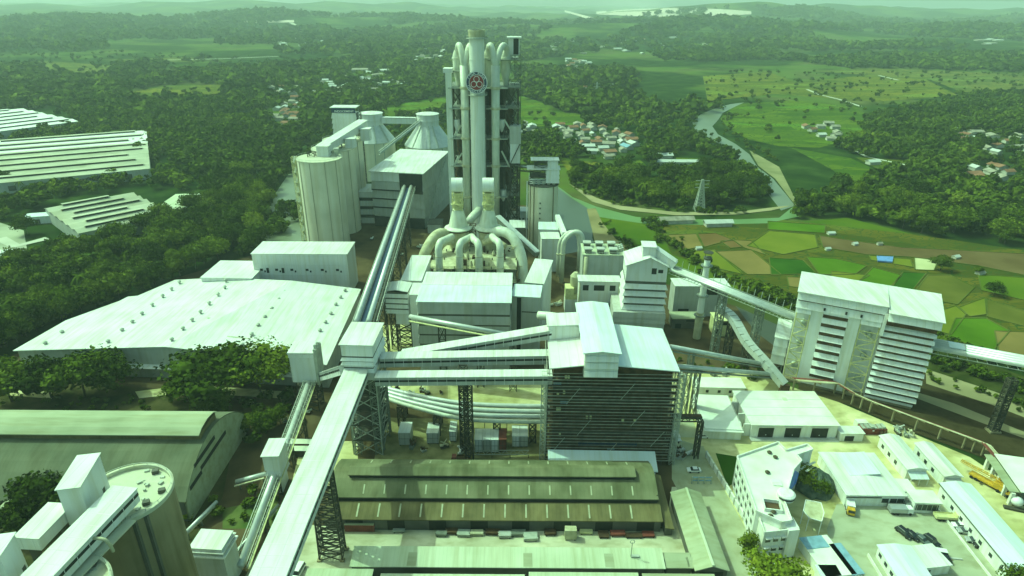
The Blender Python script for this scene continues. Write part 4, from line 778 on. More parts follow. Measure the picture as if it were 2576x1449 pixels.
def towers():
    zt=43.0; F=frp((856,866),(935,868),(893,812),zt)
    t=thing('transfer_tower','white louvred transfer house on a tall lattice steel base where the galleries meet','transfer tower',F.pt(F.L/2,F.D/2,0))
    zb=30
    part('wall',t,'white',lambda b:(b.box(F,.3,F.L-.3,.3,F.D-.3,zb,zt-4.5),b.box(F,0,F.L,0,F.D,zt-4.2,zt-.2)))
    part('louvre_painted_shade',t,'dim',lambda b:(shade_boxes(b,F,0,F.L,0,F.D,zt-7.2,zt-4.2,2,.5),shade_boxes(b,F,.2,F.L-.2,.2,F.D-.2,zt-10,zt-8.3,1,.4)))
    part('louvre',t,'white',lambda b:(tiers(b,F,0,F.L,0,F.D,zt-7.2,zt-4.2,2,.55,.5),tiers(b,F,.2,F.L-.2,.2,F.D-.2,zt-10,zt-8.3,1,.5,.4)))
    part('roof',t,'whiteroof',lambda b:b.box(F,-.5,F.L+.5,-.5,F.D+.5,zt-.19,zt+.1))
    part('window',t,'black',lambda b:[fbox(b,F,'right',F.D*k,F.D*k+1.2,zt-9,zt-7.6,-.25,-.1) for k in (.2,.6)])
    part('belt_hood',t,'lsteel',lambda b:b.box(F,2,F.L-1.5,F.D+.55,F.D+3,zt-9,zt-1.5))
    c=F.pt(F.L/2,F.D/2,0)
    for q in ((.0,.0),(1,.0),(0,1),(1,1)): 
        p=F.pt(F.L*.12+F.L*.76*q[0],F.D*.15+F.D*.7*q[1],0); part('lattice_leg',t,'steel',lambda b:b.trestle(p[0],p[1],2.6,2.6,0,zb-.01,9,.22))
    part('lattice_bracing',t,'lsteel',lambda b:b.trestle(c[0],c[1],F.L*.95,F.D*.9,0,zb-.01,5,.3))
    part('platform',t,'dsteel',lambda b:[b.box(F,.3,F.L-.3,.3,F.D-.3,z,z+.25) for z in (6,12,18,24)])
    T1=(F,zt)
    # small grey house T2
    a=PY(725,886,196); c=PY(787,888,196); F=Fr(a,c-a,np.linalg.norm((c-a)[:2]),8); zt=a[2]; zb=PY(760,962,196)[2]
    t=thing('transfer_house','small grey transfer house with a ragged right edge on steel legs','transfer tower',F.pt(F.L/2,4,0))
    part('wall',t,'wall',lambda b:b.box(F,0,F.L,0,8,zb,zt-.8)); part('roof',t,'whiteroof',lambda b:b.box(F,-.4,F.L+.3,-.4,8.3,zt-.79,zt-.1))
    part('parapet_strip',t,'white',lambda b:b.box(F,-.2,F.L+.1,-.2,-.01,zt-2.2,zt-.8))
    part('ragged_fin',t,'lsteel',lambda b:[b.hexa([F.pt(F.L+.02,v,zb-1.5+j),F.pt(F.L+1.0,v,zb-1.5),F.pt(F.L+1.0,v+1.3,zb-1.5),F.pt(F.L+.02,v+1.3,zb-1.5+j)],[F.pt(F.L+.02,v,zt+.5+j),F.pt(F.L+1.0,v,zt+.2+1.3*j),F.pt(F.L+1.0,v+1.3,zt+.9*j),F.pt(F.L+.02,v+1.3,zt+.3+j)]) for j,v in ((.6,0),(1.6,1.32),(.1,2.64),(1.2,3.96),(.3,5.28))])
    part('belt_hood',t,'lsteel',lambda b:b.box(F,F.L*.45,F.L*.98,-1.6,-.42,zb-.2,zb+1.2))
    p=F.pt(F.L/2,4,0); part('trestle',t,'dsteel',lambda b:b.trestle(p[0],p[1],F.L*.8,6,0,zb-.01,5,.3)); T2=(F,zb)
    Fm=T1[0]; g0=Fm.pt(-.2,1.6,T1[1]-8.5); g1=T2[0].pt(T2[0].L+1.2,3.2,zb+2.2)
    gallery('link_gallery','short white gallery between the small grey transfer house and the tall transfer tower',g1,g0,3.2,3,wm='wall')
    # main gallery to the camera side
    a=PY(896,931,Fm.o[1]-.4); z=a[2]; c=P(674,1449,z); c2=a+(c-a)*1.35
    gallery('main_gallery','very wide white covered gallery running down to the bottom edge of the picture',a,c2,7.0,3.4,wm='wall')
    p=a+(c-a)*.58
    t=thing('lattice_trestle','tall tapering lattice trestle standing under the wide white gallery','trestle',P(838,1393)); q=P(838,1396); part('lattice_frame',t,'dsteel',lambda b:b.trestle(q[0],q[1],6.3,4.0,0,z-3.6,12,.28,5.2,3.0))
    part('foot',t,'conc2',lambda b:[b.box(WORLD,q[0]+i*3.15-.6,q[0]+i*3.15+.6,q[1]+j*2-.6,q[1]+j*2+.6,.06,.5) for i in (-1,1) for j in (-1,1)])
    # galleries to the scaffold building
    R0=Fm.L+.6
    a=Fm.pt(R0,-1.0,PY(950,937,Fm.o[1])[2]); c=PY(1389,939,170.5); gallery('front_gallery','lower of two level white galleries from the transfer tower to the scaffolded tower',a,c,3.6,3.0,'galleries from the transfer tower',trs=((.52,9,2.6),))
    a=Fm.pt(R0,6.5,PY(960,894,Fm.o[1]+6.5)[2]); c=PY(1386,888,181); gallery('middle_gallery','upper level white gallery entering the scaffolded tower below the rising branch',a,c,3.8,3.2,'galleries from the transfer tower')
    a=PY(1010,888,184.5); c=PY(1388,825,187.5); gallery('rising_gallery','white gallery branch rising to the end house on top of the scaffolded tower',a,c,3.8,3.2,'galleries from the transfer tower')
    # pipe conveyor down the left
    a=T2[0].pt(T2[0].L*.7,-1.5,zb+.4); c=P(604,1425,3.0)
    t=thing('lattice_pipe_conveyor','single grey pipe conveyor with caged walkway descending to the bottom left of the wide gallery','conveyor',(a+c)/2*[1,1,0]); d=c-a; s=np.array([1.0,0,0])
    part('pipe_belt',t,'galv',lambda b:b.tube([a,c],1.0,14),True)
    part('walkway',t,'lsteel',lambda b:[b.bar(a+s*o_+[0,0,zz],c+s*o_+[0,0,zz],.14) for o_ in (-1.7,1.7) for zz in (-.6,.9)]+[b.bar(a+d*k/34-s*1.7+[0,0,.9],a+d*k/34+s*1.7+[0,0,.9],.12) for k in range(0,16)]+[b.bar(a+d*k/34+s*o_+[0,0,-.6],a+d*k/34+s*o_+[0,0,.9],.1) for k in range(35) for o_ in (-1.7,1.7)])
    part('side_rail',t,'paleyellow',lambda b:b.bar(a+s*2.1+[0,0,-.9],c+s*2.1+[0,0,-.9],.5,.2))
    for f in (.2,.4,.6,.78): p=a+d*f; part('trestle',t,'dsteel',lambda b:b.trestle(p[0],p[1],3.4,2.2,0,p[2]-1.2,max(2,int(p[2]/4)),.22))
    # T3 small tower left of the raw mill
    zt=zof(1000,885,733); F=frp((966,733),(1024,735),(990,711),zt); F.D=9
    t=thing('louvred_transfer_tower','narrow white louvred tower on steel legs left of the big grey mill building','transfer tower',F.pt(F.L/2,4.5,0)); zb=zt-10
    part('louvre_painted_shade',t,'dim',lambda b:shade_boxes(b,F,0,F.L,0,F.D,zb,zt-.2,4,.75,.01))
    part('wall',t,'white',lambda b:(tiers(b,F,0,F.L,0,F.D,zb,zt-.2,4,.45,.75),b.box(F,F.L*.42,F.L,0.5,F.D,zb-5.5,zb-.01))); part('roof',t,'whiteroof',lambda b:roofmesh(b,F,zt,'gablev',.8,.3))
    p=F.pt(F.L*.7,F.D/2,0); part('trestle',t,'dsteel',lambda b:b.trestle(p[0],p[1],F.L*.65,F.D*.8,0,zb-5.6,4,.3)); part('leg_frame',t,'dsteel',lambda b:b.trestle(F.pt(F.L*.2,4,0)[0],F.pt(0,4,0)[1],2.4,3,0,zb-.02,5,.25))
    # pipe conveyor from T3 to the right, passing before the mill
    a=PY(1030,796,221); c=PY(1306,847,212); t=thing('mill_front_conveyor','dark pipe conveyor slanting across the front of the big grey mill building','conveyor',(a+c)/2*[1,1,0])
    part('pipe_belt',t,'galv',lambda b:b.tube([a,c],.9,12),True); part('walkway',t,'paleyellow',lambda b:b.bar(a+[0,-1.6,-1.2],c+[0,-1.6,-1.2],.9,.25)); d=c-a
    part('railing',t,'lsteel',lambda b:[b.bar(a+d*k/16+[0,-2,-1],a+d*k/16+[0,-2,.3],.1) for k in range(17)]+[b.bar(a+[0,-2,.3],c+[0,-2,.3],.1)])
    for f in (.3,.65,.95): p=a+d*f; part('trestle',t,'dsteel',lambda b:b.trestle(p[0],p[1]-.5,2.6,1.8,0,p[2]-1.4,4,.22))
    a=PY(1355,793,226); m=PY(1400,798,222); c=PY(1462,815,214); t=thing('curved_duct','pale bent duct leading from the mill annex behind the scaffolded tower','duct',m*[1,1,0]); part('pipe',t,'duct',lambda b:b.tube(arc([a,m,c]),1.7,16),True); part('trestle',t,'dsteel',lambda b:b.trestle(m[0],m[1],2,2,0,m[2]-1.6,4,.25))
    # four tubes
    path=[(930,975),(1000,998),(1080,1018),(1165,1034),(1260,1040),(1390,1042),(1450,1043)]
    t=thing('pipe_bundle','four parallel grey tubes curving low across the yard behind the containers','pipe rack',P(1200,1035,0))
    for k in range(4):
        part('pipe_belt',t,'galv' if k<3 else 'duct',lambda b:b.tube(arc([P(x,y+(k-1.5)*13*(0.6+.4*min(1,(x-930)/240)),9.5) for x,y in path]),.85-.12*(k==3),12),True)
    for x,y in ((1010,1002),(1100,1024),(1250,1040),(1340,1042)): p=P(x,y,9.5); part('trestle',t,'dsteel',lambda b:b.trestle(p[0],p[1],2.2,7.5,0,8.3,3,.25))
    # lattice mast between
    p=P(1170,1132,0); t=thing('lattice_mast','slim dark lattice mast carrying the front gallery above the containers','trestle',p); part('lattice_frame',t,'dsteel',lambda b:b.trestle(p[0],p[1],2.8,2.2,0,33,13,.28)); part('foot',t,'conc2',lambda b:b.box(WORLD,p[0]-1.8,p[0]+1.8,p[1]-1.5,p[1]+1.5,.04,.6))
towers()
# ---- raw mill building and annexes
def rawmill():
    zt=33.0; F=frp((1050,757),(1283,760),(1070,685),zt)
    t=bld('mill_building','big grey banded mill building with a broad white roof in the centre of the plant','building',F,zt-.3,'flat',wm='greywall',rm='blueroof',ov=.6)
    part('roof_edge',t,'whiteroof',lambda b:b.box(F,-.62,F.L+.62,F.D*.55,F.D+.62,zt-.03,zt+.03))
    part('cladding_band',t,'greywall',lambda b:[tiers(b,F,.02,F.L-.02,.02,F.D-.02,z,z+4.3,1,.45,.7) for z in (1,5.4,9.8,14.2,18.6,23)])
    part('cladding_painted_shade',t,'dim',lambda b:[b.box(F,-.02,F.L+.02,-.02,F.D+.02,z-.85,z+.0) for z in (5.4,9.8,14.2,18.6,23,27.4)])  # dark strips paint the shade under each cladding band
    part('side_hood',t,'wall',lambda b:[b.hexa([F.pt(-1.0,.5,z),F.pt(-.6,.5,z),F.pt(-.6,8,z),F.pt(-1.0,8,z)],[F.pt(-.7,.5,z+1.2),F.pt(-.6,.5,z+1.2),F.pt(-.6,8,z+1.2),F.pt(-.7,8,z+1.2)]) for z in (4,9,15,20,25,30)])
    Fa=frp((1285,742),(1357,746),(1286,713),31.5); Fa.o=Fa.o+Fa.u*.5; Fa.L-=.5; t=bld('mill_annex','grey annex with two bays and a white roof on the right of the mill building','building',Fa,31,'flat',wm='greywall',rm='blueroof',ov=.4)
    part('recess',t,'black',lambda b:fbox(b,Fa,'front',Fa.L*.18,Fa.L*.34,2,30.5,.002,.06)); part('cladding_band',t,'dim',lambda b:[fbox(b,Fa,'front',Fa.L*.36,Fa.L-.2,z,z+.5,.002,.15) for z in (14,24)])
    Fb=frp((1030,740),(1049,740),(1034,711),31); Fb.L=max(2,F.o[0]-Fb.o[0]-.8); t=bld('mill_lean_to','narrow white lean-to joining the louvred tower to the mill building','building',Fb,30.6,'flat',wm='wall',rm='whiteroof',ov=.2)
    for nm,lab,q,z in (('side_shed','white sloping roof shed left of the bent ducts behind the mill building',((1010,703),(1058,704),(1034,645)),25),('side_shed','pale sloping roof shed with curved streaks right of the bent ducts',((1322,708),(1366,712),(1326,652)),27)):
        Fs=frp(*q,z); bld(nm,lab,'shed',Fs,z-.5,'shed',.8,wm='wall',rm='whiteroof',ov=.5,group='sheds flanking the mill ducts')
rawmill()
# ---- mills: two separators, ducts
def mills():
    labs=('left conical separator with a wide brimmed hood','right conical separator with a wide brimmed hood')
    Y=320
    for k,px in enumerate((1153,1229)):
        z0=PY(px,571,Y)[2]; X=PY(px,571,Y)[0]; sc=Y*FW[1]+(H-z0)*.411; m=sc/F_PX
        t=thing('separator',labs[k],'separator',(X,Y,0),'cone separators between mill and tower')
        part('body',t,'dustduct',lambda b:b.lathe(X,Y,[(5.2,0),(5.2,z0-3),(5.6,z0-2.9),(5.6,z0-.6)],32),30)
        hd_=part('hood',t,'duct',lambda b:b.lathe(X,Y,[(7.2,z0-.6),(7.3,z0-.1),(5.2,z0+.9)],40),30)
        zc=PY(px,527,Y)[2]; part('cone',t,'duct',lambda b:b.lathe(X,Y,[(5.1,z0+.901),(2.9,zc)],32),30)
        part('skirt',hd_,'rust',lambda b:b.lathe(X,Y,[(6.4,z0-1.6),(6.4,z0-.61)],32),30)
        zd=PY(px,485,Y)[2]
        part('drive_cage',t,'paleyellow',lambda b:(b.trestle(X,Y,5.2,5.2,zc+.01,zd,3,.3),b.lathe(X,Y,[(2.0,zc+.01),(2.3,zc+2),(1.4,zc+4),(1.7,zd)],16),b.box(WORLD,X-3.2,X+3.2,Y-3.2,Y+3.2,zc+3.2,zc+3.5)))
        zt=PY(px,450,Y)[2]; ob_=part('outlet_box',t,'white',lambda b:(b.tube([(X-2.9,Y,(zd+zt)/2+.5),(X+2.9,Y,(zd+zt)/2+.5)],(zt-zd)/2,20)),40)
        part('outlet_duct',ob_,'duct',lambda b:b.tube(arc([(X,Y+1,(zd+zt)/2),(X,Y+6,(zd+zt)/2-3),(X,Y+12,(zd+zt)/2-9)]),(zt-zd)*.4,14),True)
    # four vertical ducts with bends
    for px,lab in ((1103,'outer left upright duct of four before the separators'),(1155,'inner left upright duct of four before the separators'),(1204,'inner right upright duct of four before the separators'),(1258,'outer right upright duct of four before the separators')):
        Y=287.5; top=PY(px,616,Y); s=1 if px in(1155,1103) else -1; e=top+np.array([s*4.5,20,-3])
        t=thing('upright_duct',lab,'duct',(top[0],Y,0),'upright ducts before the separators')
        pp_=part('pipe',t,'duct',lambda b:b.tube([(top[0],Y,3)]+arc([(top[0],Y,top[2]-5),(top[0],Y,top[2]-1.5),(top[0]+s*.8,Y+2,top[2]+.6),(top[0]+s*2.4,Y+6,top[2]+.3),e]),1.75,16),True)
        part('flange',pp_,'dustduct',lambda b:[b.lathe(top[0],Y,[(1.95,z),(1.95,z+.3)],16) for z in (top[2]-6,top[2]-12)])
    for s,pts,lab in ((-1,[(1140,606,318),(1120,588,316),(1098,592,312),(1076,622,306),(1061,660,302),(1058,700,300),(1058,735,300)],'big bent gas duct left of the separators'),(1,[(1222,606,318),(1236,590,316),(1262,582,313),(1292,600,309),(1312,648,304),(1315,700,300),(1315,735,300)],'big bent gas duct right of the separators')):
        q=[PY(*p) for p in pts]; t=thing('bent_gas_duct',lab,'duct',q[5]*[1,1,0],'bent gas ducts beside the separators'); part('pipe',t,'dustduct' if s<0 else 'duct',lambda b:b.tube(arc(q)+[q[-1]*[1,1,0]],2.7,18),True); part('stiffener_ring',t,'dustduct',lambda b:[b.tube([q[i]+(q[i+1]-q[i])*.4,q[i]+(q[i+1]-q[i])*.45],2.95,18) for i in (1,3,4)])
        q2=[p+np.array([-s*4,-1.5,-4]) for p in q[1:4]]; part('bypass_pipe',t,'dustduct',lambda b:b.tube(arc(q2),1.5,12),True)
    # dark working platforms around
    t=thing('service_structure','dusty steel platforms and pipework around the separators and ducts','steel frame',(-28,305,0))
    x0,x1=PY(1085,650,300)[0],PY(1300,650,300)[0]; F=Fr((x0,290),(1,0))
    pf_=part('platform',t,'dustduct',lambda b:[b.box(F,0,x1-x0,0,34,z,z+.3) for z in (12,19)])
    part('column',t,'dsteel',lambda b:[b.bar(F.pt(u,v,0),F.pt(u,v,20.5),.5) for u in np.linspace(.3,x1-x0-.3,8) for v in (.4,12,24,33.6)])
    part('railing',pf_,'paleyellow',lambda b:[b.bar(F.pt(0,.1,z),F.pt(x1-x0,.1,z),.16) for z in (12.9,13.5,19.9,20.5)]+[b.bar(F.pt(u,.1,19.3),F.pt(u,.1,20.5),.14) for u in np.linspace(0,x1-x0,24)])
    def clutter(b):
        g=random.Random(4)
        for _ in range(70):
            u,v,z=g.uniform(1,x1-x0-4),g.uniform(2,28),g.choice((.1,12.31,19.31)); w=g.uniform(.7,2.4); b.box(F,u,u+w,v,v+g.uniform(.7,2.5),z,z+g.uniform(.6,3.0))
        for _ in range(40):
            u,v=g.uniform(1,x1-x0-1),g.uniform(1,30); p=F.pt(u,v,g.uniform(6,19)); b.tube([p,p+np.array([g.uniform(-6,6),g.uniform(-4,4),g.uniform(-1,4)])],g.uniform(.2,.5),8)
    part('machinery',t,'rust',clutter)
    def cl2(b):
        g=random.Random(9)
        for _ in range(34):
            u,v,z=g.uniform(1,x1-x0-4),g.uniform(.5,20),g.choice((12.31,19.31)); b.lathe(F.pt(u,v,0)[0],F.pt(u,v,0)[1],[(.2,z),(g.uniform(.6,1.1),z+1),(.7,z+2),(.3,z+g.uniform(2.4,4))],10)
    part('vessel',t,'dustduct',cl2,40)
    # spiral (coiled hose) tower between the separators
    p=PY(1190,600,322); t=thing('chain_stair','dark spiral service stair rising between the two separators','stair tower',p*[1,1,0]); part('frame',t,'rust',lambda b:b.trestle(p[0],p[1],3.2,3.2,0,PY(1190,565,322)[2],9,.25)); part('stair_flight',t,'lsteel',lambda b:[b.bar((p[0]-1.4,p[1]-1.2+.8*(k%3),1.5+k*1.15),(p[0]+1.4,p[1]-1.2+.8*((k+1)%3),2.4+k*1.15),.7,.15) for k in range(26)])
    # slanted conveyor going right-down behind
    a=PY(1252,548,345); c=PY(1352,640,318); t=thing('inclined_gallery','dark inclined conveyor slanting down right of the separators','conveyor',(a+c)/2*[1,1,0]); part('casing',t,'steel',lambda b:b.bar(a,c,3,2.4)); part('roof',t,'galv',lambda b:b.bar(a+[0,0,1.4],c+[0,0,1.4],3.4,.25))
    [part('trestle',t,'dsteel',lambda b:b.trestle(*(a+(c-a)*f)[:2],2.4,2,0,(a+(c-a)*f)[2]-1.3,4,.25)) for f in (.3,.7)]
mills()
# ================================================================ PREHEATER AND CHIMNEY
def chimney():
    Y=388; X=PY(1206,560,Y)[0]; zt=PY(1207,75,Y)[2]; k=lambda y:PY(1207,y,Y)[2]
    t=thing('chimney','tallest pale green-grey chimney with a round red emblem, standing before the preheater tower','chimney',(X,Y,0))
    r=4.35
    part('shaft',t,'stack',lambda b:b.lathe(X,Y,[(r*1.04,0),(r,k(230)),(r,k(93))],48),30)
    part('tip',t,'dustduct',lambda b:b.lathe(X,Y,[(r+.25,k(93)+.01),(r+.25,zt-1),(r+.5,zt-.9),(r+.5,zt)],48),30)
    part('gallery_ring',t,'lsteel',lambda b:[b.lathe(X,Y,[(r+1.5,z),(r+1.5,z+.3)],32) for z in (k(93)-.9,k(228)-2.5)]); part('railing',t,'lsteel',lambda b:[(b.bar((X+math.cos(i*.3)*(r+1.4),Y+math.sin(i*.3)*(r+1.4),z),(X+math.cos(i*.3)*(r+1.4),Y+math.sin(i*.3)*(r+1.4),z+1.4),.14),b.bar((X+math.cos(i*.3)*(r+1.4),Y+math.sin(i*.3)*(r+1.4),z+1.3),(X+math.cos(i*.3+.3)*(r+1.4),Y+math.sin(i*.3+.3)*(r+1.4),z+1.3),.12)) for i in range(21) for z in (k(93)-.6,k(228)-2.2)])
    part('flue_mouth',t,'black',lambda b:b.lathe(X,Y,[(r-.4,zt+.005),(r-.4,zt+.02)],32))
    part('stiffener_ring',t,'stack',lambda b:[b.lathe(X,Y,[(r+.22,z),(r+.22,z+.35)],40) for z in (k(150),k(300),k(380),k(460))])
    part('ladder',t,'steel',lambda b:[b.bar((X+r+.5,Y-.8+i,4),(X+r+.5,Y-.8+i,zt-2),.15) for i in (0,.7)])
    part('inlet_duct',t,'duct',lambda b:b.tube([PY(1206,528,Y-4),PY(1190,545,Y-14),PY(1178,560,Y-18)],2.6,16),True)
    # emblem: ring with letters, red disc, three rings
    z=k(205); yf=Y-r-1.0; c=np.array([X-.1,yf,z]); Re=6.3
    def disc(b,cx,cz,r0,r1,y0,y1,n=40):
        vs=[];fs=[]
        for i in range(n):
            a=2*math.pi*i/n
            for rr in (r0,r1):
                for yy in (y0,y1): vs.append((c[0]+cx+rr*math.cos(a),yy,c[2]+cz+rr*math.sin(a)))
        for i in range(n):
            p,q=4*i,4*((i+1)%n); fs+= [(p,p+2,q+2,q),(p+1,q+1,q+3,p+3),(p+2,p+3,q+3,q+2),(p,q,q+1,p+1)]
        b.add(vs,fs)
    em=part('emblem',t,'navy',lambda b:disc(b,0,0,0,Re*.999,yf,yf+.9))
    part('emblem_ring',em,'white_paint',lambda b:(disc(b,0,0,Re*.66,Re*.70,yf-.16,yf-.01),disc(b,0,0,Re*.93,Re,yf-.16,yf-.01)))
    part('emblem_disc',em,'emred',lambda b:disc(b,0,0,0,Re*.655,yf-.12,yf-.011))
    part('emblem_wheel',em,'white_paint',lambda b:[disc(b,Re*.3*math.cos(R(a)),Re*.3*math.sin(R(a)),Re*.225,Re*.275,yf-.2,yf-.13) for a in (90,210,330)])
    ub=MB()
    def ringtext(s,a0,a1,rr,size,flip):
        n=len(s)
        for i,ch in enumerate(s):
            if ch==' ': continue
            v,f=textmesh(ch,size); a=R(a0+(a1-a0)*i/(n-1)); cxm=(v[:,0].max()+v[:,0].min())/2
            ux=np.array([math.sin(a),0,-math.cos(a)]); uy=np.array([math.cos(a),0,math.sin(a)])
            if flip: ux,uy=-ux,-uy
            o=c+np.array([math.cos(a)*rr,0,math.sin(a)*rr])
            ub.add([o+ux*(p[0]-cxm)+uy*p[1]+np.array([0,-.1-p[2],0]) for p in v],f)
    ringtext('TIGA RODA',152,28,Re*.73,2.0,False); ringtext('INDOCEMENT',200,340,Re*.90,1.75,True)
    ub.obj('emblem_lettering','white_paint',em)
chimney()
def preheater():
    Y0=394; xl=PY(1140,400,Y0)[0]; xr=PY(1302,400,Y0)[0]; k=lambda y,Y=Y0:PY(1220,y,Y)[2]; F=Fr((xl,Y0),(1,0)); L=xr-xl; D=26
    levels=[k(y) for y in (560,490,413,345,270,219)]; zt=levels[-1]
    t=thing('preheater_tower','tall open steel preheater tower crowded with ducts, cyclones and platforms behind the chimney','preheater tower',F.pt(L/2,D/2,0))
    us=np.linspace(0,L,6)
    for u in us:
        for v in (0,D*.5,D): part('column',t,'dsteel',lambda b:b.bar(F.pt(u,v,0),F.pt(u,v,zt),1.0))
    for z in levels:
        pf_=part('platform',t,'steel',lambda b:(b.box(F,-1,L+1,-1.2,D+1,z-.5,z))); part('duct_platform',t,'lsteel',lambda b:(b.box(F,-1.3,L*.37,-4.6,-1.21,z-.5,z-.05),b.box(F,L*.52,L*.85,-4.6,-1.21,z-.5,z-.05)))  # lighter steel on the duct platforms stands in for sunlight on the ledges
        part('railing',pf_,'lsteel',lambda b:[b.bar(F.pt(-1,-1.1,z+h),F.pt(L+1,-1.1,z+h),.16) for h in (.6,1.2)]+[b.bar(F.pt(u,-1.1,z),F.pt(u,-1.1,z+1.2),.14) for u in np.linspace(-1,L+1,26)]+[b.bar(F.pt(L+1,v,z+1.2),F.pt(L+1,v+5,z+1.2),.16) for v in (0,5,10,15,20)])
    zz=[0]+levels
    part('bracing',t,'dsteel',lambda b:[(b.bar(F.pt(us[i],v,zz[j]),F.pt(us[i+1],v,zz[j+1]),.5),b.bar(F.pt(us[i+1],v,zz[j]),F.pt(us[i],v,zz[j+1]),.5)) for i in (0,4) for j in range(len(zz)-1) for v in (0,D)]+[b.bar(F.pt(L,0,zz[j]),F.pt(L,D,zz[j+1]),.5) for j in range(len(zz)-1)])
    # inner cyclones and vessels
    g=random.Random(3)
    for j in range(len(levels)-1):
        for u,v,r in ((L*.1,7,2.7),(L*.86,8,3.2),(L*.48,14,3.8),(L*.8,18,3.4),(L*.25,18,3.4)):
            z1=levels[j]+(levels[j+1]-levels[j])*.92; h=(levels[j+1]-levels[j]); p=F.pt(u+g.uniform(-1,1),v,0)
            part('cyclone',t,'dustduct' if g.random()<.2 else ('steel' if g.random()<.5 else 'rust'),lambda b:b.lathe(p[0],p[1],[(.6,z1-h*.88),(r,z1-h*.45),(r,z1)],18),30)
    part('dark_core',t,'dsteel',lambda b:[b.box(F,L*.06,L*.78,11,12,levels[j]+.02,levels[j+1]-1.2) for j in range(5)])  # dark core boxes, here and below, added to darken the tower's inside
    part('dark_core_box',t,'rust',lambda b:[b.box(F,L*.28,L*.44,6,D-3,levels[j]+.01,levels[j+1]-2) for j in range(5)]+[b.box(F,L*.56,L*.72,5,D-3,levels[j]+.01,levels[j+1]-1.5) for j in range(5)])
    # top cyclones with gooseneck ducts
    for px,lab in ((1152,0),(1190,1),(1229,0),(1272,1)):
        X=PY(px,170,Y0+6)[0]; z1=k(140,Y0+6); part('top_cyclone',t,'duct',lambda b:b.lathe(X,Y0+7,[(1.2,zt+.02),(3.1,zt+9),(3.1,z1-2),(3.6,z1-1.9),(3.6,z1-1),(3.1,z1-.9),(3.1,z1),(2.1,z1+3)],24),30)
    part('top_deck',t,'steel',lambda b:[b.box(F,0,L*.4,0,D,k(180)-.4,k(180)),b.box(F,L*.55,L,0,D,k(150)-.4,k(150))])
    for px0,bends,lab in ((1172,(1151,1191),'left'),(1247,(1229,1274),'right')):
        Yd=Y0-4.4; X=PY(px0,350,Yd)[0]; zy=k(165,Yd); za=k(119,Yd)
        rd_=part('riser_duct',t,'duct',lambda b:b.tube([(X,Yd,2),(X,Yd,k(345,Yd)),(X,Yd,zy)],[2.2,2.45,2.6],18),True)
        for bx in bends:
            xb=PY(bx,119,Y0+2)[0]; xm=X+(xb-X)*.55
            part('gooseneck',rd_,'duct',lambda b:b.tube(arc([(X,Yd,zy-1.5),(X+(xb-X)*.2,Yd,zy+3.5),(X+(xb-X)*.45,Yd+1.5,za-1.5),(X+(xb-X)*.72,Yd+4,za+.8),(xb,Yd+8,za-1.2),(xb,Yd+11,za-7)]),1.75,14),True)
        part('duct_joint',rd_,'dustduct',lambda b:[b.lathe(X,Yd,[(2.9,z-.6),(3.1,z),(2.9,z+.9)],18) for z in levels[1:]],30)
    X=PY(1133,300,Y0-1)[0]; es_=part('elevator_shaft',t,'stack',lambda b:b.box(WORLD,X-2.0,X+1.5,Y0-3,Y0+2,0,k(183,Y0-1))); part('elevator_head',es_,'wall',lambda b:(b.box(WORLD,X-3.2,X+2.2,Y0-3.5,Y0+4,k(183,Y0-1)+.01,k(172,Y0-1))))
    hx0,hx1=PY(1279,120,Y0+6)[0],PY(1307,120,Y0+6)[0]; z0,z1=k(138,Y0+6),k(96,Y0+6)
    lm_=part('lift_machine_house',t,'wall',lambda b:b.box(WORLD,hx0,hx1,Y0+6,Y0+16,z0,z1)); part('machine_house_roof',lm_,'whiteroof',lambda b:b.box(WORLD,hx0-1,hx1+1,Y0+4.5,Y0+17,z1+.01,z1+.7)); part('dark_panel',lm_,'black',lambda b:b.box(WORLD,hx0+(hx1-hx0)*.45,hx1-.6,Y0+5.9,Y0+5.99,z0+.3,z1-.1))
    part('lift_stair_frame',t,'steel',lambda b:(b.trestle((hx0+hx1)/2+.5,Y0+11,hx1-hx0+1,9,0,z0-.01,15,.3),b.trestle(hx1-1,Y0+5,4,3,0,z0-.01,20,.22)))
    part('stair_flight',t,'lsteel',lambda b:[b.bar(((hx0+hx1)/2-2.2*(-1)**i,Y0+6,z0*i/30),((hx0+hx1)/2+2.2*(-1)**i,Y0+6,z0*(i+1)/30),1.0,.25) for i in range(30)])
    part('hopper',t,'wall',lambda b:[b.lathe(*PY(px,y,Y0-.5)[:2],[(.5,PY(px,y,Y0)[2]-4),(2.0,PY(px,y,Y0)[2]),(2.0,PY(px,y,Y0)[2]+3.5)],14) for px,y in ((1150,315),(1262,315),(1150,475),(1266,490))],30)
    part('chute',t,'duct',lambda b:[b.bar(PY(a,c,Y0-1.5),PY(d,e,Y0-1.5),.9) for a,c,d,e in ((1142,345,1160,315),(1140,420,1162,385),(1282,420,1262,380),(1286,330,1268,300))])
    # side structures to the right of the tower
    a=PY(1283,390,389); F2=Fr(a,(1,0),7.0,9); zt2=PY(1290,362,389)[2]; z3=PY(1290,318,389)[2]
    t=thing('hopper_building','pale narrow bin building with one diagonal strut on the right flank of the preheater tower','building',F2.pt(3.5,4,0)); z2=PY(1290,412,389)[2]
    part('wall',t,'wall',lambda b:b.box(F2,0,6.2,0,9,z2,zt2)); part('cap',t,'greywall',lambda b:b.box(F2,-.3,6.6,-.3,9,zt2+.01,z3)); part('strut',t,'dsteel',lambda b:b.bar(F2.pt(.2,-.3,z2),F2.pt(6,-.3,zt2),.5)); part('leg_frame',t,'dsteel',lambda b:b.trestle(F2.pt(3.2,4,0)[0],F2.pt(0,4,0)[1],6,8,0,z2-.01,6,.5))
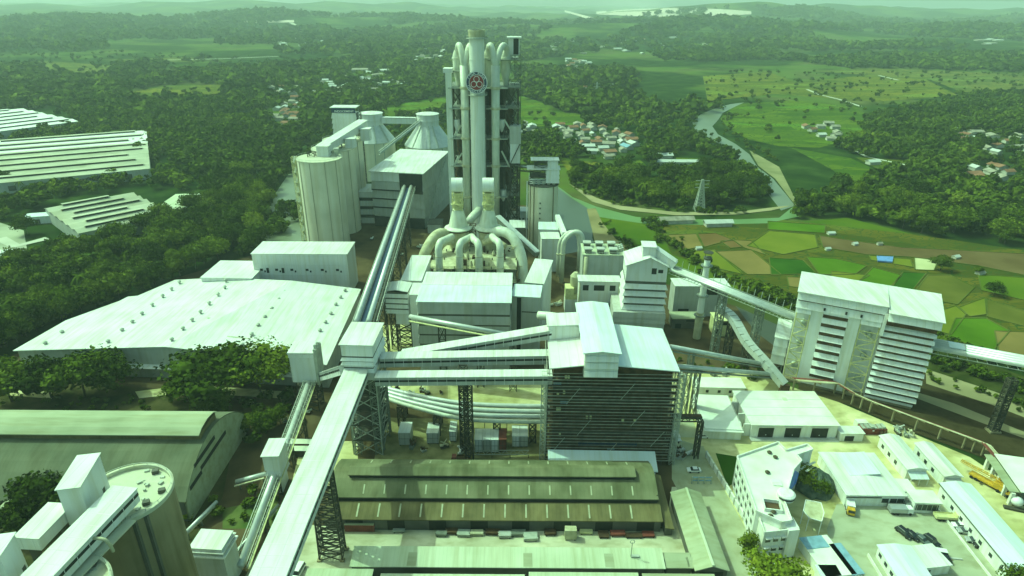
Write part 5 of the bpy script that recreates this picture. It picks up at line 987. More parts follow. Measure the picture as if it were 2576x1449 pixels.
    a=PY(1296,418,392); c=PY(1400,430,384); t=thing('pipe_bridge','dark pipe bridge between the preheater tower and the right-hand blending silo','bridge',(a+c)/2*[1,1,0]); part('truss',t,'dsteel',lambda b:[b.bar(a+[0,y,z],c+[0,y,z],.4) for y in (-1.2,1.2) for z in (0,-2.4)]+[b.bar(a+(c-a)*i/12+[0,-1.2,-2.4*(i%2)],a+(c-a)*(i+1)/12+[0,-1.2,-2.4*((i+1)%2)],.25) for i in range(12)]); part('pipe',t,'galv',lambda b:b.tube([a+[0,0,.4],c+[0,0,.4]],.5,10),True)
    # heap of small plant behind
    for q,w,d,h,wm,rm,lab in (((1282,640),9,14,17,'dim','whiteroof','white roofed dark block between the preheater tower and the blending silo'),((1300,575),8,10,12,'wall','whiteroof','small white block at the right foot of the preheater tower'),((1330,520),12,10,9,'greywall','deck','grey flat block behind the blending silo'),((1345,545),8,8,18,'wall','whiteroof','white cube hut under the pipe bridge')):
        p=P(*q,0); Fq=frw(p[0],p[1],w,d); tq=bld('plant_block',lab,'building',Fq,h,'flat',wm=wm,rm=rm,ov=.3); part('window',tq,'black',lambda b:[fbox(b,Fq,'front',w*.15+i*w*.3,w*.15+i*w*.3+1.4,h*.5,h*.5+1.4) for i in range(3)])
preheater()
def rightsilo():
    Y=380; X=PY(1366,500,Y)[0]; zt=PY(1366,462,Y)[2]; r=(PY(1403,500,Y)[0]-PY(1329,500,Y)[0])/2
    t=thing('blending_silo','single tall concrete silo with a crowded steel roof frame right of the preheater tower','silo',(X,Y,0))
    part('shell',t,'conc',lambda b:b.lathe(X,Y,[(r,0),(r,zt)],48),30); part('deck',t,'dim',lambda b:b.lathe(X,Y,[(r+.5,zt+.004),(r+.5,zt+.6)],48),30)
    part('pilaster',t,'conc2',lambda b:[b.bar((X+math.cos(R(a))*r,Y+math.sin(R(a))*r,0),(X+math.cos(R(a))*r,Y+math.sin(R(a))*r,zt-.1),.7) for a in (-130,-50,-150)])
    part('window',t,'black',lambda b:[b.bar((X-2.1,Y-r*.97-.3,z),(X-2.1,Y-r*.97-.3,z+.8),.7) for z in np.arange(6,zt-8,3.2)])
    F=frw(X-r,Y-5,2*r,10); part('roof_frame',t,'dsteel',lambda b:(b.trestle(X,Y,2*r-2,9,zt+.61,zt+9,2,.35),b.trestle(X-1,Y,r,6,zt+9,zt+15,2,.3),b.box(F,1,2*r-1,0,10,zt+5,zt+5.3)))
    part('side_house',t,'white',lambda b:(tiers(b,F,r*1.15,2*r-.2,-1,8,zt+2,zt+10,3,.4),tiers(b,F,r*1.25,2*r-1,0,7,zt+10.2,zt+15,1,.3)))
    part('roof',t,'whiteroof',lambda b:(b.box(F,-1.2,2*r+.6,-1.6,9,zt+10.02,zt+10.35),b.box(F,1.0,2*r-.2,-.8,8,zt+15.3,zt+15.7)))
    part('pipe_rack',t,'galv',lambda b:[b.tube([F.pt(.5,-.5+i*.4,zt+1.5+i*1.1),F.pt(r*1.1,-.5+i*.4,zt+1.5+i*1.1)],.35,8) for i in range(4)],True)
    part('vessel',t,'lsteel',lambda b:[b.lathe(X+dx,Y-5,[(.5,zt+.62),(1.2,zt+1.6),(1.2,zt+3.2)],12) for dx in (-6,-3,0,3,6)],30)
    part('cable_tray',t,'white',lambda b:b.bar((X-r-.9,Y-2,0),(X-r-.9,Y-2,zt+2),.7))
    for q,fr_,bl,z,lab,rm in (((1363,600),(1408,600),(1364,584),14,'white cube house with a bright roof at the foot of the blending silo','whiteroof'),((1356,576),(1410,577),(1357,558),15,'blue-grey roofed shed against the foot of the blending silo','blueroof')):
        F=frp(q,fr_,bl,z+6); t=bld('silo_foot_house',lab,'building',F,z+5.7,'flat',wm='wall',rm=rm,ov=.4)
        part('door',t,'dim',lambda b:fbox(b,F,'front',F.L*.35,F.L*.6,.1,3.5))
    a=PY(1402,545,360); c=PY(1420,590,330); d=PY(1425,600,325); t=thing('white_gallery','short steep white gallery stepping down right of the blending silo','conveyor',(a+c)/2*[1,1,0]); part('casing',t,'white',lambda b:(b.bar(a,c,2.6,2.6))); part('trestle',t,'steel',lambda b:b.trestle(*((a+c)/2)[:2],2,2,0,((a+c)/2)[2]-1.8,3,.25))
    for dx,r_,lab in ((0,1.3,'near arched pipe right of the blending silo'),(-9,1.2,'far arched pipe right of the blending silo')):
        q=[PY(1415+dx,640,318-dx),PY(1420+dx,606,318-dx),PY(1442+dx,585,318-dx),PY(1462+dx,590,318-dx),PY(1468+dx,622,318-dx)]
        t=thing('arched_pipe',lab,'duct',q[2]*[1,1,0],'arched pipes beside the filter building'); part('pipe',t,'duct',lambda b:b.tube([q[0]*[1,1,0]]+arc(q)+[q[-1]*[1,1,0]],r_,14),True); part('flange',t,'dustduct',lambda b:[b.tube([q[0],q[0]+[0,0,.5]],r_+.3,14)])
rightsilo()
def filters():
    zt=26.5; F=frp((1467,640),(1572,642),(1470,612),zt)
    t=bld('filter_building','big plain grey filter building with six small stacks on its crowded roof','building',F,zt-.3,'flat',wm='greywall',rm='paleroof',ov=.3)
    part('wall_seam',t,'lsteel',lambda b:[fbox(b,F,'front',F.L*f,F.L*f+.3,2,zt-.5,.002,.2) for f in (.02,.1,.62,.97)]); part('roof_rail',t,'lsteel',lambda b:[b.bar(F.pt(0,v,zt+1.2),F.pt(F.L,v,zt+1.2),.14) for v in (.2,F.D)]+[b.bar(F.pt(u,.2,zt),F.pt(u,.2,zt+1.2),.12) for u in np.linspace(0,F.L,14)])
    for i in range(3):
        for j in range(2):
            p=F.pt(F.L*(.12+.3*i),F.D*(.15+.6*j),zt)
            rs_=part('roof_stack',t,'dim',lambda b:(b.box(F,F.L*(.05+.3*i),F.L*(.05+.3*i)+3.2,F.D*(.1+.55*j),F.D*(.1+.55*j)+3,zt+.01,zt+1.8))); part('stack_cap',rs_,'greywall',lambda b:b.box(F,F.L*(.05+.3*i)-.4,F.L*(.05+.3*i)+3.6,F.D*(.1+.55*j)-.4,F.D*(.1+.55*j)+3.4,zt+1.81,zt+2.4))
    part('roof_machinery',t,'lsteel',lambda b:[b.box(F,F.L*.82+i*1.3,F.L*.82+i*1.3+.9,F.D*.3+j*2.4,F.D*.3+j*2.4+1.6,zt+.02,zt+1+i*.5) for i in range(3) for j in range(3)])
    part('side_pipe',t,'dustduct',lambda b:b.tube([F.pt(1.5,-1.2,1),F.pt(1.5,-1.2,zt-1)],.9,12),True)
    p=F.pt(F.L+3,F.D*.7,0); t=thing('filter_fan','white fan housing with a bent outlet at the right of the filter building','fan',p); part('housing',t,'duct',lambda b:b.tube([p+[0,-1.5,19],p+[0,1.5,19]],3.2,18),30); part('outlet',t,'duct',lambda b:b.tube(arc([p+[0,0,22],p+[2,0,24],p+[4,0,20],p+[4.5,0,12]]),1.1,12),True); part('leg_frame',t,'steel',lambda b:b.trestle(p[0],p[1],3,3,0,16,3,.3))
    zt=20; F=frp((1457,706),(1560,708),(1463,692),zt); t=bld('control_building','white block with three dark windows and a pipe-lined lower wall before the filter building','building',F,zt-.3,'flat',wm='wall',rm='whiteroof',ov=.5)
    for f0,f1 in ((.1,.24),(.37,.63),(.76,.9)): part('window',t,'black',lambda b:fbox(b,F,'front',F.L*f0,F.L*f1,zt-5,zt-2.2))
    part('rust_rack',t,'rust',lambda b:[fbox(b,F,'front',F.L*.12+i*1.7,F.L*.12+i*1.7+1.2,7,8.4,.002,.7) for i in range(9)]); part('balcony',t,'dustduct',lambda b:fbox(b,F,'front',F.L*.1,F.L*.9,5.6,6.0,.002,1.6)); part('corner_pipe',t,'dustduct',lambda b:[b.tube([F.pt(u,-.6,.2),F.pt(u,-.6,zt-1)],.35,8) for u in (.3,F.L-.3)],True)
    p=P(1433,800,0); t=thing('dust_cyclone','yellowish dusty cyclone and cabinet left of the white control block','cyclone',p); part('vessel',t,'dustduct',lambda b:b.lathe(p[0]+3,p[1]+10,[(.8,8),(2.6,14),(2.6,18),(1,20)],18),30); F=frw(p[0]-2,p[1]+6,8,7); part('cabinet',t,'paleyellow',lambda b:(b.box(F,0,4,0,6,9,13),b.box(F,0,7,.3,6,7,8.8))); part('plinth',t,'wall',lambda b:b.box(F,0,7.5,0,7,0,6.9))
    # louvred tower building
    zt=35; F=frp((1577,668),(1680,672),(1582,646),zt); F.D=16
    t=thing('louvred_building','grey-white building with stepped louvre tiers on its front and a conveyor house on its roof','building',F.pt(F.L/2,8,0)); zl=14
    part('wall',t,'wall',lambda b:(b.box(F,0,F.L,0,F.D,0,zt-.01),)); part('louvre_painted_shade',t,'dim',lambda b:shade_boxes(b,F,0,F.L,0,F.D,zl,zt-7.2,4,1.25,.01)); part('louvre',t,'wall',lambda b:tiers(b,F,.02,F.L-.02,.02,F.D,zl,zt-7.2,4,1.0,1.25))
    part('gable',t,'wall',lambda b:b.add([F.pt(0,0,zt),F.pt(F.L,0,zt),F.pt(F.L*.55,0,zt+4),F.pt(0,F.D,zt),F.pt(F.L,F.D,zt),F.pt(F.L*.55,F.D,zt+4)],[(0,1,2),(5,4,3),(0,2,5,3),(1,4,5,2),(0,3,4,1)])); part('roof',t,'whiteroof',lambda b:(b.slab([F.pt(-.6,-.8,zt+.2),F.pt(F.L*.55,-.8,zt+4.4),F.pt(F.L*.55,F.D+.5,zt+4.4),F.pt(-.6,F.D+.5,zt+.2)],.3),b.slab([F.pt(F.L*.55+.004,-.8,zt+4.4),F.pt(F.L+.6,-.8,zt+.2),F.pt(F.L+.6,F.D+.5,zt+.2),F.pt(F.L*.55+.004,F.D+.5,zt+4.4)],.3)))
    part('window',t,'black',lambda b:fbox(b,F,'front',F.L*.62,F.L*.74,zt-3.6,zt-.8))
    part('base',t,'greywall',lambda b:(b.box(F,-4.5,F.L+.8,-3,F.D,0,8.6),tiers(b,F,-4.5,F.L+.8,-3,F.D,8.61,13.8,2,.3)))
    hb_=part('head_box',t,'white',lambda b:b.box(F,F.L*.38,F.L*.70,3,10,zt+2.5,zt+7.6)); part('head_box_roof',hb_,'whiteroof',lambda b:b.box(F,F.L*.36,F.L*.72,2.6,10.4,zt+7.61,zt+8.0))
    part('window_row',t,'black',lambda b:[fbox(b,F,'front',F.L*.78,F.L*.9,zt-3,zt-1.4)])
    g0=F.pt(F.L*.705,6,zt+5.0); g1=PY(1698,668,258); hg_=part('head_gallery',t,'white',lambda b:b.bar(g0,g1,3.4,3.4)); part('head_gallery_roof',hg_,'whiteroof',lambda b:b.bar(g0+[0,0,1.9],g1+[.6,0,1.9],4.0,.3))
    pts=[PY(1690,676,258),PY(1850,735,238),PY(1998,798,224)]
    t=thing('field_side_conveyor','long three-tube pipe conveyor along the meadow from the louvred building to the big mill','conveyor',pts[1]*[1,1,0]); a,c=pts[0],pts[2]; d=c-a; s=np.array([-d[1],d[0],0]); s/=np.linalg.norm(s)
    for o_ in (-1.5,.3,2.0): part('pipe_belt',t,'galv',lambda b:b.tube([a+s*o_,c+s*o_],.75,12),True)
    part('walkway',t,'lsteel',lambda b:[b.bar(a+s*o_+[0,0,z],c+s*o_+[0,0,z],.2) for o_ in (-2.8,3.6) for z in (-1.2,.4)]+[b.bar(a+d*k/36-s*2.8+[0,0,-1.2],a+d*k/36+s*3.6+[0,0,-1.2],.18) for k in range(37)]); part('davit',t,'lsteel',lambda b:[b.bar(a+d*k/18+s*3.6+[0,0,.4],a+d*k/18+s*4.4+[0,0,3.4],.16) for k in range(1,18)])
    for f in (.45,.75): p=a+d*f; part('trestle',t,'steel',lambda b:b.trestle(p[0],p[1],2.6,3,0,p[2]-1.4,max(3,int(p[2]/4)),.28))
    p=P(1752,850,0); zt=PY(1776,652,p[1])[2]; t=thing('slim_stack','slender pale stack with a dark capped tip rising beside the pipe conveyor','chimney',p)
    part('shaft',t,'stack',lambda b:b.lathe(p[0],p[1],[(1.5,zt*.34),(1.3,zt)],20),30); part('base',t,'dustduct',lambda b:b.lathe(p[0],p[1],[(1.7,0),(1.7,zt*.339)],20),30); part('cap',t,'dim',lambda b:b.lathe(p[0],p[1],[(1.7,zt+.01),(1.9,zt+.9)],20),30); part('rain_hat',t,'dsteel',lambda b:(b.lathe(p[0],p[1],[(2.1,zt+3),(2.1,zt+3.3)],20),[b.bar((p[0]+dx,p[1],zt+.9),(p[0]+dx,p[1],zt+3),.15) for dx in (-1.2,1.2)])); part('gallery_ring',t,'steel',lambda b:[b.lathe(p[0],p[1],[(2.6,z),(2.6,z+.25)],20) for z in (zt*.3,zt*.55,zt-3)])
    for q,w,d,h,wm,rm,lab in (((1690,795),26,9,16,'greywall','whiteroof','long grey workshop with one wide window behind the slim stack'),((1795,846),7,8,8,'paleyellow','paleyellow','pale yellow hut at the foot of the slim stack'),((1775,790),7,8,15,'greywall','greywall','tall grey cabinet building between the slim stack and the curved gallery'),((1690,826),14,7,5,'dim','greyroof','low dark shed under the grey workshop')):
        pp=P(*q,0); Fq=frw(pp[0],pp[1],w,d); tq=bld('workshop',lab,'building',Fq,h,'flat',wm=wm,rm=rm,ov=.4); part('window',tq,'black',lambda b:fbox(b,Fq,'front',w*.45,w*.8,h*.72,h*.92)); part('door',tq,'black',lambda b:fbox(b,Fq,'front',w*.1,w*.3,.1,min(h*.5,4)))
filters()
# ================================================================ BIG LOUVRED MILL TOWER
def bigmill():
    zt=40.5; fl=P(1965,957,0); fr=P(2293,1032,0); u=(fr-fl)[:2]; F=Fr(fl,u,np.linalg.norm(u),16); L=F.L
    t=thing('louvred_mill_tower','huge white mill tower with ranks of louvres and two open stair bays','mill tower',F.pt(L/2,8,0))
    part('core',t,'wall',lambda b:(b.box(F,0,L*.65,3,F.D,0,zt-3),b.box(F,L*.651,L,3,F.D,0,zt-2)))
    a,c,d=L*.12,L*.48,L*.645
    part('wall_panel',t,'wall',lambda b:(b.box(F,a,a+L*.085,.4,2.99,1,zt-7),b.box(F,c-L*.085,c,.4,2.99,1,zt-7),b.box(F,a+L*.0851,c-L*.0851,.4,2.99,1,zt-7)))
    # louvres, left rank
    def lv(b,u0,u1,zs,ze,n,o):
        h=(ze-zs)/n
        for i in range(n): b.hexa([F.pt(u0,.39-o,zs+i*h+h*.52),F.pt(u1,.39-o,zs+i*h+h*.52),F.pt(u1,.395,zs+i*h+h*.52),F.pt(u0,.395,zs+i*h+h*.52)],[F.pt(u0,.39-o*.25,zs+(i+1)*h-.3),F.pt(u1,.39-o*.25,zs+(i+1)*h-.3),F.pt(u1,.395,zs+(i+1)*h-.1),F.pt(u0,.395,zs+(i+1)*h-.1)])
    part('louvre',t,'white',lambda b:lv(b,a+L*.087,c-L*.087,4.5,zt-6,8,1.15)); part('louvre_painted_shade',t,'rust',lambda b:[b.box(F,a+L*.087,c-L*.087,.34,.397,4.5+i*(zt-10.5)/8+.05,4.5+(i+.52)*(zt-10.5)/8-.02) for i in range(8)])  # brown strips in both ranks paint the shade beneath the louvre lips
    part('right_wing',t,'wall',lambda b:b.box(F,d,L-.02,.4,2.99,1,zt-7.6))
    part('louvre',t,'white',lambda b:lv(b,d,L+.6,2,zt-8.2,11,1.2)); part('louvre_painted_shade',t,'rust',lambda b:[b.box(F,d+.02,L-.05,.34,.397,2+i*(zt-10.2)/11+.05,2+(i+.52)*(zt-10.2)/11-.02) for i in range(11)])
    hb_=part('head_band',t,'white',lambda b:(b.hexa([F.pt(-.4,-1.0,zt-7),F.pt(L*.63,-1.0,zt-7),F.pt(L*.63,2.9,zt-7),F.pt(-.4,2.9,zt-7)],[F.pt(-.4,.2,zt-4.4),F.pt(L*.63,.2,zt-4.4),F.pt(L*.63,2.9,zt-4.4),F.pt(-.4,2.9,zt-4.4)]),b.hexa([F.pt(-.4,-1.0,zt-3.6),F.pt(L*.645,-1.0,zt-3.6),F.pt(L*.645,2.9,zt-3.6),F.pt(-.4,2.9,zt-3.6)],[F.pt(-.4,.0,zt-.3),F.pt(L*.645,.0,zt-.3),F.pt(L*.645,2.9,zt-.3),F.pt(-.4,2.9,zt-.3)]),b.box(F,d-.6,d+.5,-1.1,2.9,zt-12,zt-3)))
    part('wing_head',t,'white',lambda b:(b.hexa([F.pt(d+.6,-3.0,zt-5),F.pt(L+.7,-3.0,zt-5),F.pt(L+.7,2.9,zt-5),F.pt(d+.6,2.9,zt-5)],[F.pt(d+.6,-1.6,zt-1.9),F.pt(L+.7,-1.6,zt-1.9),F.pt(L+.7,2.9,zt-1.9),F.pt(d+.6,2.9,zt-1.9)]))); part('wing_slot',t,'rust',lambda b:b.box(F,d+.6,L,-1.2,2.9,zt-7.4,zt-5.01)); part('head_slot',t,'rust',lambda b:b.box(F,0,L*.62,.1,2.95,zt-4.38,zt-3.62))
    part('head_window',hb_,'black',lambda b:[b.box(F,L*f,L*f+.7,-1.15,-.6,zt-6.3,zt-5.3) for f in (.2,.36,.47)])
    part('roof',t,'whiteroof',lambda b:(b.slab([F.pt(-.8,-1.3,zt-.2),F.pt(L*.648,-1.3,zt-.2),F.pt(L*.648,F.D+1,zt+1.2),F.pt(-.8,F.D+1,zt+1.2)],.3),b.slab([F.pt(L*.6485,-3.6,zt-1.5),F.pt(L+1.2,-3.6,zt-1.5),F.pt(L+1.2,F.D+1,zt+1.2),F.pt(L*.6485,F.D+1,zt+1.2)],.3)))
    for u0,u1,nm in ((.2,a-.2,'left'),(c+.2,d-.8,'middle')):
        part('stair_bay',t,'paleyellow',lambda b:[b.bar(F.pt(u0+.2,.6,1),F.pt(u0+.2,.6,zt-8),.35),b.bar(F.pt(u1-.2,.6,1),F.pt(u1-.2,.6,zt-8),.35)]+[b.bar(F.pt(u0,.6,z),F.pt(u1,.6,z),.3) for z in np.arange(3,zt-8,3.6)]+[b.bar(F.pt(u0 if i%2 else u1,.9,3+i*3.6),F.pt(u1 if i%2 else u0,.9,3+(i+1)*3.6),.6,.25) for i in range(int((zt-12)/3.6))])
        part('bay_hood',t,'white',lambda b:b.hexa([F.pt(u0,-.9,zt-9),F.pt(u1,-.9,zt-9),F.pt(u1,.5,zt-9),F.pt(u0,.5,zt-9)],[F.pt(u0,-.2,zt-7.1),F.pt(u1,-.2,zt-7.1),F.pt(u1,.5,zt-7.1),F.pt(u0,.5,zt-7.1)])); part('bay_vessel',t,'lsteel',lambda b:[b.lathe(*F.pt((u0+u1)/2+.6,2,0)[:2],[(.5,z),(1.1,z+1),(1.1,z+2.2),(.4,z+3)],10) for z in (6,16,25)],30)
    part('plinth',t,'conc2',lambda b:b.box(F,.2,L-.2,.5,F.D,0,.99))
    p=F.pt(-5.2,4,0); F2=Fr(p,F.u,4.8,8); t=thing('side_stair_house','small white sloping-roofed annex with three bands on the left flank of the louvred mill tower','annex',F2.pt(2.4,4,0)); part('wall',t,'wall',lambda b:tiers(b,F2,0,4.6,0,8,5,17,3,.35)); part('roof',t,'whiteroof',lambda b:b.slab([F2.pt(-.5,-.8,17.2),F2.pt(5,-.8,17.2),F2.pt(5,8.5,21.5),F2.pt(-.5,8.5,21.5)],.3)); part('wedge',t,'wall',lambda b:b.add([F2.pt(0,0,17),F2.pt(4.6,0,17),F2.pt(4.6,8,17),F2.pt(0,8,17),F2.pt(0,8,20.9),F2.pt(4.6,8,20.9)],[(3,2,1,0),(0,1,5,4),(2,3,4,5),(0,4,3),(1,2,5)])); part('leg_frame',t,'steel',lambda b:b.trestle(*F2.pt(2.3,4,0)[:2],4,7,0,4.99,1,.4,ux=F.u))
    # four tubes to the right
    a=F.pt(L+.2,7,25.5); dr=F.u*.985+np.array([0,-.05,0]); c=a+F.u*88
    t=thing('four_tube_conveyor','broad conveyor of four bright parallel tubes leaving the louvred mill tower for the right edge','conveyor',(a+c)/2*[1,1,0]); s=F.n
    for k in range(4): part('pipe_belt',t,'galv',lambda b:b.tube([a+s*(k*2.0-3),c+s*(k*2.0-3)],.98,14),True)
    part('walkway',t,'lsteel',lambda b:[b.bar(a+s*o_+[0,0,z],c+s*o_+[0,0,z],.22) for o_ in (-4.6,5.4) for z in (-1.6,-.2)]+[b.bar(a+F.u*k*3-s*4.6+[0,0,-1.6],a+F.u*k*3+s*5.4+[0,0,-1.6],.2) for k in range(30)]); part('cover_sheet',t,'blueroof',lambda b:b.bar(a+F.u*6+[0,0,1.1],a+F.u*11+[0,0,1.1],5,.2))
    
    # curved galvanised gallery in front
    pts=[PY(1806,772,248),PY(1843,800,240),PY(1880,862,228),PY(1925,912,219),PY(1972,968,212)]; pts=[p for p in pts]
    t=thing('bent_gallery','bent silvery gallery curving down to the foot of the louvred mill tower','conveyor',pts[2]*[1,1,0]); q=arc(pts,4)
    part('casing',t,'galv',lambda b:[b.bar(q[i],q[i+1],3.6,2.6) for i in range(len(q)-1)]); part('seam',t,'steel',lambda b:[b.bar(q[i]+[0,0,1.2],q[i]+(q[i+1]-q[i])*.12+[0,0,1.2],3.7,.4) for i in range(0,len(q)-1)]); [part('trestle',t,'dsteel',lambda b:b.trestle(p[0],p[1],2.6,2.2,0,p[2]-1.5,4,.25)) for p in (pts[1],pts[2])]
    e=q[-1]; part('end_frame',t,'rust',lambda b:b.box(WORLD,e[0]-1.8,e[0]+1.8,e[1]-1.6,e[1]-.2,0.1,e[2]+.6))
    for y0,y1,x0,x1,lab in ((872,917,1686,1928,'upper of two pipe conveyors linking the scaffolded tower and the louvred mill'),(921,942,1702,1950,'lower of two pipe conveyors linking the scaffolded tower and the louvred mill')):
        a=PY(x0,y0,190); c=PY(x1,y1,222 if y0<900 else 218); t=thing('link_pipe_conveyor',lab,'conveyor',(a+c)/2*[1,1,0],'pipe conveyors between the two towers'); d=c-a
        part('pipe_belt',t,'galv',lambda b:b.tube([a,c],.85,12),True); part('walkway',t,'steel',lambda b:[b.bar(a+[0,-1.4,-.9],c+[0,-1.4,-.9],1.2,.2),b.bar(a+[0,1.4,-.9],c+[0,1.4,-.9],.8,.2)])
        for f in (.2,): p=a+d*f; part('trestle',t,'steel',lambda b:b.trestle(p[0],p[1],1.8,1.6,0,p[2]-1.1,3,.2))
    # pipe rack along the coal yard
    path=[P(x,y,5) for x,y in ((1992,950),(2096,958),(2140,985),(2185,1005),(2300,1048),(2420,1092),(2468,1110),(2502,1150))]
    t=thing('rusty_pipe_rack','long low reddish pipe rack running along the dark yard below the louvred mill tower','pipe rack',path[3]*[1,1,0])
    for k in range(4): part('pipe',t,'red' if k<2 else 'dustduct',lambda b:b.tube([p+[k*.55,-k*.75,0] for p in path],.22,8),True)
    for i in range(len(path)-1):
        for f in (.0,.5): p=path[i]+(path[i+1]-path[i])*f; part('support_leg',t,'conc2',lambda b:(b.bar([p[0]+.8,p[1]-1.2,0],[p[0]+.8,p[1]-1.2,4.7],.5),b.bar([p[0]-.4,p[1]+.6,4.7],[p[0]+2.2,p[1]-3,4.7],.4)))
    for i,q in enumerate(((2420,1100),(2515,1050))): p=P(*q,0)
bigmill()
# ================================================================ SCAFFOLDED TOWER
def scaffold():
    zt=37.0; F=frp((1388,925),(1703,930),(1386,835),zt); L=F.L; F.D=27; m=L*.37
    t=thing('scaffolded_tower','massive tower building wrapped in horizontal scaffolding with a white roof and raised monitor','tower building',F.pt(L/2,F.D/2,0))
    part('wall',t,'rust',lambda b:b.box(F,.8,L-.8,1.6,F.D,0,zt-.6)); part('wall_floor_band',t,'dim',lambda b:[b.box(F,.7,L-.7,1.4,1.59,z,z+.7) for z in np.arange(3,zt-1,4.2)])
    part('roof',t,'blueroof',lambda b:b.slab([F.pt(m,-1,zt+2.2),F.pt(L+.8,-1,zt),F.pt(L+.8,F.D,zt),F.pt(m,F.D,zt+2.2)],.3)); part('roof_left',t,'whiteroof',lambda b:b.slab([F.pt(-.8,-1,zt+.3),F.pt(m-.005,-1,zt+2.2),F.pt(m-.005,F.D*.62,zt+2.2),F.pt(-.8,F.D*.62,zt+.3)],.3))
    Fm=Fr(F.pt(L*.255,-1.2,0),F.u,L*.27,F.D+7); zm=zt+6.2
    mo_=part('monitor',t,'white',lambda b:(b.box(Fm,0,Fm.L,0,Fm.D,zt-2.5,zm),)); part('monitor_roof',mo_,'blueroof',lambda b:(b.slab([Fm.pt(-.6,-1,zm+.3),Fm.pt(Fm.L*.5,-1,zm+1.0),Fm.pt(Fm.L*.5,Fm.D+.5,zm+1.0),Fm.pt(-.6,Fm.D+.5,zm+.3)],.3),b.slab([Fm.pt(Fm.L*.5+.004,-1,zm+1.0),Fm.pt(Fm.L+.6,-1,zm+.3),Fm.pt(Fm.L+.6,Fm.D+.5,zm+.3),Fm.pt(Fm.L*.5+.004,Fm.D+.5,zm+1.0)],.3)))
    part('monitor_louvre',mo_,'white',lambda b:[b.hexa([Fm.pt(.1,-1.0,z),Fm.pt(Fm.L-.1,-1.0,z),Fm.pt(Fm.L-.1,-.01,z),Fm.pt(.1,-.01,z)],[Fm.pt(.1,-.35,z+1.6),Fm.pt(Fm.L-.1,-.35,z+1.6),Fm.pt(Fm.L-.1,-.01,z+1.6),Fm.pt(.1,-.01,z+1.6)]) for z in (zm-2.6,zm-5.0,zm-8)])
    le_=part('left_end_house',t,'white',lambda b:b.box(F,-.6,L*.25,F.D*.63,F.D*.63+7,zt-2,zt+5.6)); part('left_end_roof',le_,'whiteroof',lambda b:b.slab([F.pt(-1.2,F.D*.63-.6,zt+5.85),F.pt(L*.253,F.D*.63-.6,zt+6.5),F.pt(L*.253,F.D*.63+8,zt+6.9),F.pt(-1.2,F.D*.63+8,zt+6.2)],.25))
    # scaffolding on the front and both sides
    def poles(b):
        for u in np.linspace(-.7,L+.7,22): b.bar(F.pt(u,-.25,0),F.pt(u,-.25,zt-1.6),.09)
        for v in np.linspace(1,F.D,10): b.bar(F.pt(L+.8,v,0),F.pt(L+.8,v,zt-1.6),.15); b.bar(F.pt(-.8,v,0),F.pt(-.8,v,zt-1.6),.15)
    part('scaffold_pole',t,'dsteel',poles)
    def rails(b):
        g=random.Random(2)
        for z in np.arange(2.2,zt-1.6,1.18):
            b.bar(F.pt(-1.2,-.4,z),F.pt(L+1.3,-.4,z+g.uniform(-.12,.12)),g.uniform(.09,.2))
            b.bar(F.pt(-1.3,1,z),F.pt(-1.3+.3,F.D,z),.14); b.bar(F.pt(L+1.2,0,z),F.pt(L+1.2,F.D,z),.14)
    part('scaffold_rail',t,'railpole',rails)
    part('scaffold_deck',t,'rust',lambda b:[b.box(F,-.9,L+1,-.3,1.3,z,z+.1) for z in np.arange(2.0,zt-2,2.36)])
    part('scaffold_brace',t,'lsteel',lambda b:[b.bar(F.pt(u0,-.5,z),F.pt(u0+4,-.5,z+6),.12) for u0,z in ((1,5),(9,12),(18,3),(26,16),(33,8),(5,24),(22,26))]); [part('corner_ladder',t,'lsteel',lambda b:b.trestle(*F.pt(u_,1.5,0)[:2],1.7,2.4,0,zt-3,18,.14)) for u_ in (-2.0,L+2.4)]
    part('net_patch',t,'navy',lambda b:[b.box(F,L*.25,L*.75,.9,.95,6.5,8.2)]); part('teal_patch',t,'skyblue',lambda b:[b.box(F,L*u,L*u+2.5,.8,.85,z,z+1.2) for u,z in ((.08,23),(.02,30),(.5,5.5))])
    part('workbench',t,'paleyellow',lambda b:[b.box(F,L*u,L*u+.7,.2,.8,z,z+.9) for u,z in ((.05,21),(.07,21),(.3,18),(.33,18),(.6,17.2),(.7,17.3),(.05,27),(.08,11),(.1,27.3),(.11,33),(.13,33))])
    aw_=part('awning',t,'blueroof',lambda b:(b.slab([F.pt(-.3,-7.5,3.6),F.pt(L*.90,-7.5,3.6),F.pt(L*.90,-.6,6.2),F.pt(-.3,-.6,6.2)],.25),b.slab([F.pt(L*.1,-9.3,2.2),F.pt(L*.88,-9.3,2.2),F.pt(L*.88,-6.9,3.0),F.pt(L*.1,-6.9,3.0)],.2)))
    part('awning_post',aw_,'lsteel',lambda b:[b.bar(F.pt(u,-7.2,0),F.pt(u,-7.2,3.34),.2) for u in np.linspace(.5,L*.88,8)]+[b.bar(F.pt(u,-9.1,0),F.pt(u,-9.1,2),.18) for u in np.linspace(L*.12,L*.87,6)])
    # belt stub to the right
    a=F.pt(L+1,4,17); a=PY(1688,1046,172); c=PY(1765,1047,172); t=thing('dark_pipe_bridge','short dark pipe bridge from the scaffolded tower to the pale flat shed','bridge',(a+c)/2*[1,1,0]); part('truss',t,'dsteel',lambda b:[b.bar(a+[0,y,z],c+[0,y,z],.35) for y in (-.8,.8) for z in (0,-1.6)]+[b.bar(a+(c-a)*i/9+[0,-.8,-1.6*(i%2)],a+(c-a)*(i+1)/9+[0,-.8,-1.6*((i+1)%2)],.22) for i in range(9)]); part('deck',t,'rust',lambda b:b.bar(a+[0,0,.2],c+[0,0,.2],1.4,.15)); part('trestle',t,'dsteel',lambda b:b.trestle(c[0],c[1],1.4,1.6,0,c[2]-1.7,3,.25))
scaffold()
